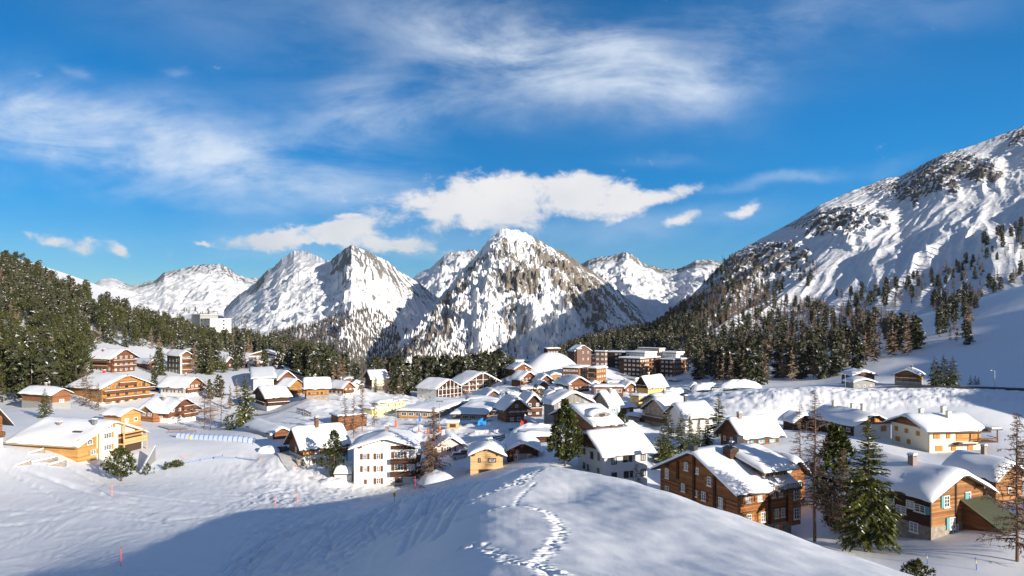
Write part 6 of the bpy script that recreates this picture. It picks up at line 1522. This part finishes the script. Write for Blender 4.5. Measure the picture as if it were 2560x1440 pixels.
for kind, L in WOOD.items():
    L.sort(key=lambda q: -q[3] / q[1])
    for i, (x, y, z, h, lab) in enumerate(L[:LIMIT[kind]]):
        o = bpy.data.objects.new(kind, TME[kind][i % 7]); col.objects.link(o)
        o.location = (x, y, z - .2); s = rw.uniform(.85, 1.15); o.scale = (h * s, h * s, h); o.rotation_euler = (0, 0, rw.uniform(0, 6.28))
        tag(o, lab, 'tree', lab.replace('single ', '') + ', one of many')
    rest = L[LIMIT[kind]:]
    if rest:
        VV, QQ, MI = [], [], []; n = 0
        for i, (x, y, z, h, lab) in enumerate(rest):
            v, q, mi = TPL[kind][rw.randrange(7)]; a = rw.uniform(0, 6.28); c, s = math.cos(a), math.sin(a); k = rw.uniform(.85, 1.15) * h
            VV.append(np.stack([(v[:, 0] * c - v[:, 1] * s) * k + x, (v[:, 0] * s + v[:, 1] * c) * k + y, v[:, 2] * h + z - .2], -1)); QQ.append(q + n); MI.append(mi); n += len(v)
        o = link(STUFF[kind][0], np_mesh(STUFF[kind][0], np.concatenate(VV), np.concatenate(QQ), [M[m] for m in MATS[kind]], False, np.concatenate(MI)))
        tag(o, STUFF[kind][1], 'forest', None, 'stuff')
print('trees', {k: len(v) for k, v in WOOD.items()})
# woods far up on the mountains: tiny jagged spires
def spire(seed):
    r = random.Random(seed); tb = TB()
    for k in range(3):
        z0, z1, rr = (.0, .55, .20), (.3, .8, .14), (.55, 1.0, .09)
        a, b, q = (z0, z1, rr)[k]
        pts = [Vector((math.cos(j * 1.257 + k) * q * r.uniform(.7, 1.2), math.sin(j * 1.257 + k) * q * r.uniform(.7, 1.2), a)) for j in range(5)]
        for j in range(5): tb.tri(pts[j], pts[(j + 1) % 5], Vector((0, 0, b)))
    return tb.arrays()
SPI = [spire(i) for i in range(5)]
def far_wood(name, label, mnt, regions):
    VV, QQ = [], []; n = 0
    for poly, dr, cnt, space, hh, dens in regions:
        for x, y, z, px, py in scatter(poly, dr, cnt, space, cnt + int(space), dens, lambda px, d: mnt.z_at(px, d)):
            v, q = SPI[rw.randrange(5)]; h = rw.uniform(*hh); k = h * rw.uniform(.9, 1.3)
            VV.append(np.stack([v[:, 0] * k + x, v[:, 1] * k + y, v[:, 2] * h + z - h * .1], -1)); QQ.append(q + n); n += len(v)
    o = link(name, np_mesh(name, np.concatenate(VV), np.concatenate(QQ), M['far_needles'], False)); tag(o, label, 'forest', None, 'stuff'); print(name, n // 45)
t_ = NT('far_needles'); g_ = t_.n('ShaderNodeNewGeometry'); n_ = t_.noise(t_.coord(), .006, 4)
t_.color(t_.mix(t_.maprange(t_.math('ADD', g_.outputs['Random Per Island'], t_.math('MULTIPLY', n_, .8)), .4, 1.3), (.035, .038, .034), (.12, .10, .085))); t_.rough(.9); M['far_needles'] = t_.m
nd = lambda s, k, lo: (lambda a, b, c: np.clip(k + fbm(a / 26, b / 18, 3, s) * 1.1, lo, 1))
far_wood('mountain_forest', 'dark conifer wood covering the foot of the twin peaks', twin_peaks, [
    ([(640, 868), (690, 828), (780, 815), (830, 795), (850, 780), (930, 772), (985, 800), (1000, 850), (1010, 900), (1000, 925), (905, 945), (800, 950), (640, 930)], (1240, 2400), 90000, 8.5, (11, 17), lambda a, b, c: np.clip(.45 + 1.0 * sstep(795, 830, b) + fbm(a / 26, b / 14, 3, 5) * .7, 0, 1)),
    ([(560, 800), (620, 790), (620, 830), (560, 840)], (1600, 2900), 3000, 20, (8, 14), nd(6, .2, 0)), ([(820, 760), (1000, 730), (1010, 790), (900, 800)], (1600, 2800), 3000, 22, (7, 12), nd(8, .0, 0))])
far_wood('mountain_forest', 'grey conifer wood climbing the left foot of the pyramid peak', main_peak, [
    ([(870, 965), (880, 905), (965, 878), (1110, 872), (1250, 900), (1330, 950)], (1150, 2100), 40000, 11, (10, 18), nd(14, .62, .3)),
    ([(965, 915), (1000, 880), (1050, 840), (1090, 800), (1120, 780), (1150, 790), (1140, 840), (1110, 890), (1085, 930), (1040, 950), (960, 950)], (1150, 2600), 60000, 10, (10, 17), lambda a, b, c: np.clip(.45 + .6 * sstep(820, 880, b) + fbm(a / 22, b / 22, 3, 15) * .8, 0, 1)),
    ([(1085, 950), (1110, 880), (1170, 840), (1280, 850), (1300, 900), (1240, 930)], (1450, 2600), 26000, 14, (10, 17), nd(17, .05, .02)),
    ([(1440, 870), (1500, 830), (1560, 800), (1620, 820), (1560, 860), (1460, 880)], (1500, 2800), 16000, 14, (10, 17), nd(18, .15, .03)),
    ([(1150, 860), (1200, 760), (1560, 800), (1560, 860), (1440, 900), (1300, 900)], (1450, 2800), 26000, 20, (8, 13), nd(19, -.12, .02))])
far_wood('mountain_forest', 'thin scatter of conifers on the far white slopes', back_range, [([(330, 775), (640, 770), (640, 800), (330, 798)], (3950, 5200), 4000, 40, (20, 30), nd(25, .1, 0))])

# ------------------------------------------------------------------ roads
m_plain('asphalt', (.075, .072, .07), .9, .35, .6)
m_plain('tent_blue', (.03, .28, .62), .6, .05)
m_plain('ploughed', (.55, .55, .56), .9, .45, .9)
road('road', [(1560, 268), (1640, 266), (1720, 262), (1800, 258), (1880, 252)], 9, M['asphalt'])
road('road', [(2075, 250), (2150, 246), (2250, 243), (2350, 241), (2450, 239), (2600, 236), (2760, 233)], 7.0, M['asphalt'])
road('road', [(722, 372), (742, 358), (752, 338), (746, 318)], 5, M['asphalt'])
road('path', [(1222, 250), (1240, 232), (1256, 218)], 4, M['ploughed'])
road('path', [(1010, 214), (1090, 212), (1170, 210), (1225, 216)], 3.5, M['ploughed'])
road('path', [(1400, 250), (1450, 262), (1490, 274)], 4, M['ploughed'])
road('path', [(620, 245), (680, 240), (740, 246), (800, 262), (860, 270)], 3.0, M['ploughed'])
road('path', [(430, 248), (500, 256), (560, 268), (620, 290)], 3.0, M['ploughed'])
road('path', [(1490, 276), (1545, 275), (1580, 270)], 5, M['ploughed'])
road('path', [(400, 212), (428, 214), (450, 208)], 6, M['ploughed'])
road('path', [(708, 172), (716, 163), (732, 155), (760, 150), (800, 149)], 4.5, M['ploughed'])

# ------------------------------------------------------------------ poles, flags, lamps
def thing(name, label, cat, px, d, group=None, rz=0, dz=0):
    p = on_ground(px, d, dz); return tag(empty(name, p, rz), label, cat, group)
G_P = 'marker poles along the piste'
def pole(px, d, hpx, mat, label, tip=None, lean=(0, 0)):
    o = thing('marker_pole', label, 'pole', px, d, G_P); h = hpx / F * d
    b = MB(); b.tube([(0, 0, -.3), (lean[0], lean[1], h)], .035 if d < 100 else .05, 6); b.build('pole', M[mat], o)
    b = MB(); b.tube([(lean[0], lean[1], h), (lean[0], lean[1], h + .06)], .045, 6); b.build('pole_cap', M[tip or 'metal_dark'], o)
    return o
pole(302, 68, 46, 'red_paint', 'nearest red pole standing in the blue shadow of the knoll', lean=(.05, 0))
pole(280, 122, 26, 'orange_paint', 'orange pole on the sunlit slope below the small wide pine')
pole(688, 113, 28, 'orange_paint', 'left of two orange poles casting long shadows on the piste')
pole(743, 117, 29, 'orange_paint', 'right of two orange poles casting long shadows on the piste')
pole(740, 150, 26, 'orange_paint', 'thin orange pole on the snow edge below the orange chalet')
pole(1038, 140, 36, 'red_paint', 'red pole with dark cap before the white three-storey house', 'blue_paint')
pole(1303, 86, 36, 'red_paint', 'red pole with blue cap behind the knoll near the garage barn', 'blue_paint')
pole(1953, 97, 46, 'red_paint', 'red pole leaning at the sunny corner of the weathered chalet')
pole(463, 158, 17, 'orange_paint', 'short orange pole beside the blue net')
pole(651, 155, 20, 'orange_paint', 'orange pole by the snow heap near the parked car')
for px, d, h, lab in ((2319, 77, 27, 'blue and yellow pole further up the shaded road'), (2442, 74, 32, 'blue and yellow leaning pole nearer the frame corner')):
    o = thing('marker_pole', lab, 'pole', px, d, G_P); L = h / F * d
    for k in range(4):
        b = MB(); b.tube([(-.03 * k, 0, L * k / 4 - (.3 if k == 0 else 0)), (-.03 * (k + 1), 0, L * (k + 1) / 4)], .05, 6); b.build('pole_band', M[('blue_paint', 'blue_paint', 'yellow_paint', 'blue_paint')[k]], o)
o = thing('warning_sign', 'yellow warning board on a dark post at the shadow edge', 'sign', 986, 124)
b = MB(); b.tube([(0, 0, -.3), (0, 0, 1.0)], .04, 6); b.build('post', M['metal_dark'], o)
b = MB(); b.box(-.22, .22, -.03, .03, .9, 1.75); pl = b.build('board', M['yellow_paint'], o)
b = MB(); b.box(-.12, .12, -.036, -.032, 1.15, 1.55); b.build('pictogram', M['orange_paint'], pl)
o = thing('banner', 'yellow banner lying on the snow at the head of the piste', 'banner', 485, 182)
b = MB(); b.box(-1.1, 1.1, -.25, .25, .1, .75); b.build('cloth', M['yellow_paint'], o)
b = MB(); b.box(-.5, .5, -.262, -.252, .3, .55); b.build('print', M['orange_paint'], o)
def mast(px, d, hpx, label, pad=True, lamp=False):
    o = thing('lamp_mast' if lamp else 'lift_mast', label, 'mast', px, d, 'slender masts on the training slope'); h = hpx / F * d
    b = MB(); b.tube([(0, 0, -.5), (0, 0, h)], [.13, .07], 7); b.build('pole', M['metal_grey'], o)
    b = MB(); b.box(-.9, .9, -.08, .08, h - .15, h); b.box(-.9, -.6, -.25, .1, h - .3, h - .15); b.box(.6, .9, -.25, .1, h - .3, h - .15); b.build('crossbar', M['metal_dark'], o)
    if pad: b = MB(); b.tube([(0, 0, -.2), (0, 0, 1.9)], .33, 8); b.build('crash_pad', M['orange_paint'], o)
mast(990, 205, 68, 'left tall mast with orange pad by the pale yellow house')
mast(1099, 198, 80, 'right tall mast with orange pad before the long flat hall')
o = thing('slalom_flag', 'blue flag pole on an orange base among the slope masts', 'flag', 1047, 195)
b = MB(); b.tube([(0, 0, -.2), (0, 0, 5.4)], .06, 6); b.build('pole', M['blue_paint'], o); b = MB(); b.tube([(0, 0, -.1), (0, 0, 1.8)], .22, 7); b.build('crash_pad', M['orange_paint'], o)
b = MB(); b.box(0.06, .55, -.01, .01, 3.6, 5.3); b.build('cloth', M['blue_paint'], o)
for px, d, h, lab in ((1022, 198, 10, 'short blue post left of the blue flag pole'), (1031, 197, 14, 'taller blue post left of the blue flag pole')):
    o = thing('slope_post', lab, 'post', px, d); b = MB(); b.tube([(0, 0, -.2), (0, 0, h / F * d)], .09, 6); b.build('pole', M['blue_paint'], o)
for px, d, lab in ((859, 172, 'orange crash pad at the eave corner of the orange chalet'), (1070, 196, 'orange crash pad between the slope masts')):
    o = thing('crash_pad', lab, 'pad', px, d); b = MB(); b.tube([(0, 0, -.2), (0, 0, 1.6), (0, 0, 1.75)], [.3, .3, .2], 8); b.build('cushion', M['orange_paint'], o); b = MB(); b.tube([(0, 0, 1.7), (0, 0, 2.2)], .06, 6); b.build('pole', M['metal_grey'], o)
def beach_flag(px, d, hpx, label, white):
    o = thing('beach_flag', label, 'flag', px, d, 'red feather flags by the training slope'); h = hpx / F * d
    b = MB(); b.tube([(0, 0, -.3), (0, 0, h * .8), (.25, 0, h)], .05, 6); b.build('pole', M['metal_grey'], o)
    b = MB(); pts = [(.05, .5), (.75, .8), (.95, h * .6), (.8, h * .88), (.3, h), (.05, h * .82)]
    b.prism(pts, 'y', -.02, .02); f = b.build('cloth', M['red_paint'], o)
    if white: b = MB(); b.prism([(.06, h * .7), (.9, h * .62), (.8, h * .87), (.3, h * .99), (.06, h * .82)], 'y', -.03, .03); b.build('flag_top', M['white_paint'], f)
beach_flag(1301, 182, 38, 'all-red feather flag nearest the training slope', False); beach_flag(1310, 192, 40, 'red and white feather flag by the rust-red log chalet', True)
def street_lamp(px, d, hpx, label):
    o = thing('street_lamp', label, 'lamp', px, d, 'street lamps along the road'); h = hpx / F * d
    b = MB(); b.tube([(0, 0, -.3), (0, 0, h * .94), (-.25, 0, h), (-1.1, 0, h)], [.10, .07, .06, .05], 6); b.build('pole', M['metal_grey'], o)
    b = MB(); b.box(-1.6, -1.0, -.14, .14, h - .06, h + .1); b.build('lamp_head', M['metal_grey'], o)
street_lamp(2487, 241, 44, 'street lamp alone in the blue shaded snow by the road'); street_lamp(2113, 247, 36, 'street lamp left of the stacked huts by the road')
o = tag(empty('radio_mast', ((1807 - CXP) / F * 1150, 1150, surf(np.array([1807.]), np.array([1150.]))[0])), 'thin green lattice mast rising from the larch wood', 'mast')
b = MB(); b.tube([(0, 0, -5), (0, 0, 40)], [.7, .35], 4); b.build('pole', M['green_paint'], o)
b = MB(); b.box(-1.2, 1.2, -1.2, 1.2, 24, 25); b.build('platform', M['green_paint'], o)

# ------------------------------------------------------------------ fences, nets, carpet lift, walls
def fence(name, label, cat, pts, hgt, mat, post_mat, gap=2.2, rails=None, slat=0):
    P = [Vector(on_ground(p, d)) for p, d in pts]
    o = tag(empty(name, P[0]), label, cat)
    b = MB(); q = MB()
    for A, B in zip(P, P[1:]):
        n = max(1, int((B - A).length / gap))
        for k in range(n + 1):
            p = A.lerp(B, k / n); z = gz(p.x, p.y) - P[0].z; p = p - P[0]
            pb = MB(); pb.tube([(p.x, p.y, z - .4), (p.x, p.y, z + hgt + .12)], .06, 5); pb.build('post', M[post_mat], o)
        for k in range(n):
            a, c = A.lerp(B, k / n), A.lerp(B, (k + 1) / n); za, zc = gz(a.x, a.y), gz(c.x, c.y); a = a - P[0]; c = c - P[0]
            za -= P[0].z; zc -= P[0].z
            for (z0, z1) in (rails or [(.1, hgt)]):
                i = len(q.v); q.v += [(a.x, a.y, za + z0), (c.x, c.y, zc + z0), (c.x, c.y, zc + z1), (a.x, a.y, za + z1), (a.x, a.y + .04, za + z0), (c.x, c.y + .04, zc + z0), (c.x, c.y + .04, zc + z1), (a.x, a.y + .04, za + z1)]
                q.f += [(i, i + 1, i + 2, i + 3), (i + 7, i + 6, i + 5, i + 4), (i + 3, i + 2, i + 6, i + 7), (i + 1, i, i + 4, i + 5)]; q.m += [0] * 4
    q.build('panel', M[mat], o); return o
def m_net():
    t = NT('net_blue'); t.color((.25, .34, .52)); t.rough(.7)
    v = t.coord(); w1 = t.n('ShaderNodeTexWave', wave_type='BANDS', bands_direction='DIAGONAL'); w1.inputs['Scale'].default_value = 3.2; t.l(v, w1.inputs[0])
    t.l(t.ramp(w1.outputs['Fac'], [(.0, .25), (.55, .75)]), t.b.inputs['Alpha']); M['net_blue'] = t.m
m_net()
def m_ads():
    t = NT('ad_banner'); v = t.coord(scale=(1, 1, .2)); vo = t.n('ShaderNodeTexVoronoi'); vo.inputs['Scale'].default_value = .8; t.l(v, vo.inputs['Vector'])
    sp = t.n('ShaderNodeSeparateColor'); t.l(vo.outputs['Color'], sp.inputs[0])
    t.color(t.ramp(sp.outputs[0], [(0, (.7, .72, .74)), (.5, (.08, .25, .6)), (.62, (.7, .72, .74)), (.8, (.1, .4, .3)), (.86, (.75, .6, .1)), (.9, (.7, .72, .74))], 'CONSTANT')); M['ad_banner'] = t.m
m_ads()
fence('safety_net', 'long blue safety net across the piste above the wide pine', 'net', [(386, 150), (440, 153), (500, 157), (556, 161)], .45, 'net_blue', 'metal_dark', 4)
fence('safety_net', 'second blue safety net ending at the snow heap by the parked car', 'net', [(534, 159), (590, 160), (645, 158)], .45, 'net_blue', 'metal_dark', 4)
fence('banner_fence', 'low fence of coloured banners round the training area', 'fence', [(1188, 192), (1240, 190), (1290, 192), (1318, 196)], .9, 'ad_banner', 'metal_grey', 3)
fence('banner_fence', 'short row of coloured banners on the snowed mound beside the big pine', 'fence', [(1330, 172), (1360, 172), (1388, 174)], .9, 'ad_banner', 'metal_grey', 3)
fence('wooden_fence', 'grey plank fence with snow on top behind the pale new cabin', 'fence', [(1153, 168), (1205, 172), (1262, 176)], 1.7, 'wood_grey', 'wood_trim', 2.4, [(.1, .5), (.65, 1.05), (1.2, 1.6)])
fence('wooden_fence', 'low rail fence beside the road by the red-brown plinth chalet', 'fence', [(420, 196), (450, 198), (490, 200)], .9, 'wood_trim', 'wood_trim', 3, [(.3, .45), (.7, .85)])
fence('plank_wall', 'broad brown plank barrier behind the thin bare larches', 'wall', [(846, 188), (880, 194), (916, 202)], 3.0, 'wood_rust', 'wood_trim', 3, [(.0, .95), (1.0, 1.95), (2.0, 2.95)])
fence('wooden_fence', 'slanting timber snow fence below the square log house', 'fence', [(742, 232), (762, 226), (778, 219)], 1.5, 'wood_beige', 'wood_trim', 2, [(.2, .5), (.8, 1.1), (1.2, 1.5)])
fence('wooden_fence', 'thin plank rail on the bank under the rust chalet', 'fence', [(485, 250), (515, 254), (545, 258)], 1.1, 'wood_brown', 'wood_trim', 3, [(.3, .6), (.8, 1.0)])
fence('guard_rail', 'dark rail along the slope road beside the tall larches', 'rail', [(705, 345), (740, 338), (770, 325)], .8, 'metal_dark', 'metal_dark', 4, [(.4, .7)])
# covered carpet lift
o = thing('carpet_lift', 'transparent snow-dusted carpet lift tunnel with blue hoops', 'ski lift', 444, 185)
A, B = Vector(on_ground(444, 185)), Vector(on_ground(636, 174)); D_ = (B - A); n_ = 16
tun = MB(); m = 8
for k in range(41):
    p = A.lerp(B, k / 40) - A; z = gz(A.x + p.x, A.y + p.y) - A.z
    for j in range(m + 1): a = math.pi * j / m; tun.v.append((p.x, p.y - math.cos(a) * 1.0, z + math.sin(a) * 1.35))
for k in range(40):
    for j in range(m): i = k * (m + 1) + j; tun.f.append((i, i + 1, i + m + 2, i + m + 1)); tun.m.append(0)
tt = NT('tunnel_cover'); tt.color((.62, .70, .80)); tt.rough(.25); M['tunnel_cover'] = tt.m
tun.build('cover', M['tunnel_cover'], o, smooth=True)
for k in range(n_ + 1):
    p = A.lerp(B, k / n_) - A; z = gz(A.x + p.x, A.y + p.y) - A.z
    b = MB(); b.tube([(p.x, p.y - math.cos(math.pi * j / m) * 1.06, z + math.sin(math.pi * j / m) * 1.42) for j in range(m + 1)], .075, 5); b.build('hoop', M['blue_paint'], o)
# walls and slabs by the cream chalet
o = thing('retaining_wall', 'grey concrete wall sloping beside the cream chalet forecourt', 'wall', 352, 146)
P0 = Vector(on_ground(352, 146)); P1 = Vector(on_ground(389, 157)); q = P1 - P0
b = MB(); b.add([(0, 0, -2), (q.x, q.y, q.z - 2), (q.x, q.y, q.z + 3.4), (0, 0, .5), (-.4, .3, -2), (q.x - .4, q.y + .3, q.z - 2), (q.x - .4, q.y + .3, q.z + 3.4), (-.4, .3, .5)], [(0, 1, 2, 3), (7, 6, 5, 4), (3, 2, 6, 7), (1, 5, 6, 2), (0, 3, 7, 4)]); b.build('concrete', M['concrete'], o)
b = MB(); b.add([(0, 0, .51), (q.x, q.y, q.z + 3.41), (q.x - .5, q.y + .4, q.z + 3.41), (-.5, .4, .51), (-.05, .05, .75), (q.x - .05, q.y, q.z + 3.65), (q.x - .45, q.y + .35, q.z + 3.65), (-.45, .35, .75)], [(4, 5, 6, 7), (0, 1, 5, 4), (2, 3, 7, 6), (1, 2, 6, 5), (3, 0, 4, 7)]); b.build('snow_cap', M['snow_plain'], o)
for i, (px, d, L, lab) in enumerate(((35, 142, 3.0, 'leftmost grey stone slab showing through snow below the cream chalet'), (75, 144, 5.0, 'long middle grey stone slab showing through snow below the cream chalet'), (118, 143, 3.4, 'rightmost grey stone slab showing through snow below the cream chalet'), (66, 149, 3.4, 'upper grey stone slab showing through snow below the cream chalet'))):
    o = thing('stone_slab', lab, 'slab', px, d, 'stone slabs below the cream chalet', rad(18))
    b = MB(); b.prism([(0, -.6), (L, -.3), (L, .75), (L * .9, .95), (.2, .12)], 'y', 0, .5); b.build('stone_face', M['stone'], o)
    b = MB(); b.prism([(.1, .1), (L * .9, .93), (L * .88, 1.2), (.4, .5)], 'y', -.12, .9); b.build('snow_cap', M['snow_plain'], o)

# ------------------------------------------------------------------ cars
def car(px, d, rz, mat, label, snow=False):
    o = thing('parked_car', label, 'car', px, d, 'parked cars', rz, .12)
    b = MB(); b.prism([(-2.1, .35), (2.1, .35), (2.15, .75), (1.9, .92), (.95, .98), (-1.95, .98), (-2.15, .8)], 'y', -.86, .86); b.build('body', M[mat], o)
    b = MB(); b.prism([(-1.95, .98), (1.0, .98), (.35, 1.5), (-1.5, 1.52)], 'y', -.74, .74); b.build('window', M['glass'], o)
    b = MB(); b.prism([(-1.55, 1.5), (.38, 1.48), (.25, 1.56), (-1.4, 1.58)], 'y', -.72, .72); b.build('roof', M['snow_plain' if snow else mat], o)
    for x in (-1.35, 1.3):
        for y in (-.86, .68):
            b = MB(); n = 12; b.prism([(x + .34 * math.cos(6.283 * k / n), .34 + .34 * math.sin(6.283 * k / n)) for k in range(n)], 'y', y, y + .18); wh = b.build('wheel', M['tyre'], o)
            b = MB(); b.prism([(x + .2 * math.cos(6.283 * k / n), .34 + .2 * math.sin(6.283 * k / n)) for k in range(n)], 'y', y - .01, y + .19); b.build('rim', M['metal_grey'], wh)
    for y in (-.66, .66):
        b = MB(); b.box(-2.17, -2.1, y - .14, y + .14, .72, .9); b.build('tail_light', M['red_paint'], o)
        b = MB(); b.box(2.08, 2.17, y - .14, y + .14, .66, .8); b.build('headlight', M['white_paint'], o)
    b = MB(); b.box(-2.175, -2.13, -.26, .26, .5, .62); b.build('number_plate', M['white_paint'], o)
car(708, 169, rad(80), 'car_dark', 'dark car seen from behind beside the orange chalet')
car(1148, 160, rad(20), 'car_silver', 'snow-covered silver car below the pink house', True)
car(1167, 161, rad(15), 'car_red', 'dark red car tucked beside the pale new cabin', True)
car(1791, 257, rad(5), 'car_silver', 'silver car driving on the grey road behind the spruces')
car(1532, 330, rad(20), 'car_dark', 'dark car under fresh snow beside the log block hotel', True)
car(1600, 330, rad(12), 'car_silver', 'silver car parked before the white terrace wing', True)
car(1652, 292, rad(8), 'car_red', 'red car parked right of the ochre yellow house')
car(1560, 262, rad(30), 'car_dark', 'dark car on the cleared lane by the arched grey house')
car(1240, 232, rad(70), 'car_dark', 'dark car on the lane between the second hall and the log chalets', True)
o = thing('kiosk', 'tiny orange gabled kiosk with snow cap at the road bend', 'kiosk', 1737, 275)
b = MB(); b.prism([(-1.3, -1), (1.3, -1), (1.3, 2), (0, 3.1), (-1.3, 2)], 'y', 0, 2.6); b.build('wall', M['wood_orange'], o)
b = MB(); b.prism([(-1.9, 1.7), (0, 3.2), (1.9, 1.7), (1.9, 2.1), (0.3, 3.9), (-.3, 3.9), (-1.9, 2.1)], 'y', -.5, 3.0); b.build('roof_snow', M['roof_snow'], o)
b = MB(); b.box(-.5, .5, -.05, 0, .4, 1.6); b.build('door', M['wood_dark'], o)
o = thing('market_stall', 'small wooden ticket stall with snow on its flat roof', 'stall', 1132, 200)
b = MB(); b.box(-1.6, 1.6, 0, 2.2, -.5, 2.6); b.build('wall', M['wood_pale'], o); b = MB(); b.box(-.9, .9, -.06, 0, 1.1, 2.1); b.build('hatch', M['frame_dark'], o); b = MB(); b.box(-1.9, 1.9, -.4, 2.5, 2.602, 3.1); b.build('roof_snow', M['snow_plain'], o)
o = thing('tent', 'small bright blue tent in front of the second flat hall', 'tent', 1205, 203)
b = MB(); b.add([(-1.4, 0, -.2), (1.4, 0, -.2), (1.4, 2.2, -.2), (-1.4, 2.2, -.2), (-1.2, .1, 1.4), (1.2, .1, 1.4), (1.2, 2.1, 1.4), (-1.2, 2.1, 1.4), (0, 1.1, 2.3)], [(0, 1, 5, 4), (1, 2, 6, 5), (2, 3, 7, 6), (3, 0, 4, 7), (4, 5, 8), (5, 6, 8), (6, 7, 8), (7, 4, 8)]); b.build('canvas', M['tent_blue'], o)
b = MB(); b.box(-.4, .4, -.05, .02, -.2, 1.1); b.build('door', M['blue_paint'], o)
# rounded heaps of cleared snow
def heap(px, d, w_, l_, h_, label, rz=0):
    n1, n2 = 22, 18; A_, B_ = np.meshgrid(np.linspace(-1, 1, n1), np.linspace(-1, 1, n2))
    x0, y0, z0 = on_ground(px, d); c, s = math.cos(rz), math.sin(rz)
    X = A_ * w_ / 2 * c - B_ * l_ / 2 * s; Y = A_ * w_ / 2 * s + B_ * l_ / 2 * c
    q = np.clip(1 - np.sqrt(A_ ** 2 + B_ ** 2), 0, 1)
    Z = h_ * np.sqrt(np.clip(1 - (1 - q) ** 2.5, 0, 1)) * (1 + fbm((X + x0) / 1.3, (Y + y0) / 1.3, 3, 9) * .14) - .5
    me = np_mesh('snow_heap', np.stack([X, Y, Z], -1).reshape(-1, 3), grid_faces(n2, n1), M['snow_plain'])
    tag(link('snow_heap', me, None, (x0, y0, z0)), label, 'snow heap', 'heaps of cleared snow')
heap(672, 167, 6, 4, 2.2, 'white ploughed snow heap left of the dark parked car'); heap(832, 146, 7, 5, 2.0, 'rounded snow heap at the white three-storey house corner')
heap(1125, 143, 13, 11, 2.6, 'broad snow heap between the bare larch and pale cabin', rad(30)); heap(1280, 265, 13, 8, 4.5, 'big snow mound below the brown guesthouse'); heap(1345, 172, 15, 6, 3.5, 'flat-topped snow mound behind the coloured banners')
heap(1690, 278, 14, 6, 3.4, 'snow bank left of the tiny kiosk'); heap(1770, 274, 14, 6, 3.6, 'snow bank right of the tiny kiosk'); heap(1850, 270, 18, 7, 4.0, 'long snow bank beside the road bend'); heap(1585, 205, 7, 6, 3.2, 'snow dome by the arched grey house'); heap(1560, 178, 8, 6, 2.6, 'snow hump beside the deep snow roof')


# ------------------------------------------------------------------ thin valley air
b = MB(); b.box(-7600, 7600, -420, 7400, -345, 830)
hz = bpy.data.materials.new('haze'); hz.use_nodes = True; ht = hz.node_tree; ht.nodes.clear()
pv = ht.nodes.new('ShaderNodeVolumePrincipled'); pv.inputs['Color'].default_value = (.86, .92, 1, 1); pv.inputs['Density'].default_value = HAZE; pv.inputs['Anisotropy'].default_value = .1
ho = ht.nodes.new('ShaderNodeOutputMaterial'); ht.links.new(pv.outputs[0], ho.inputs['Volume'])
tag(b.build('haze', hz), 'thin pale blue air over the whole valley', 'haze', None, 'stuff')
sc.cycles.volume_bounces = 0; sc.cycles.volume_max_steps = 64; sc.cycles.volume_step_rate = 5
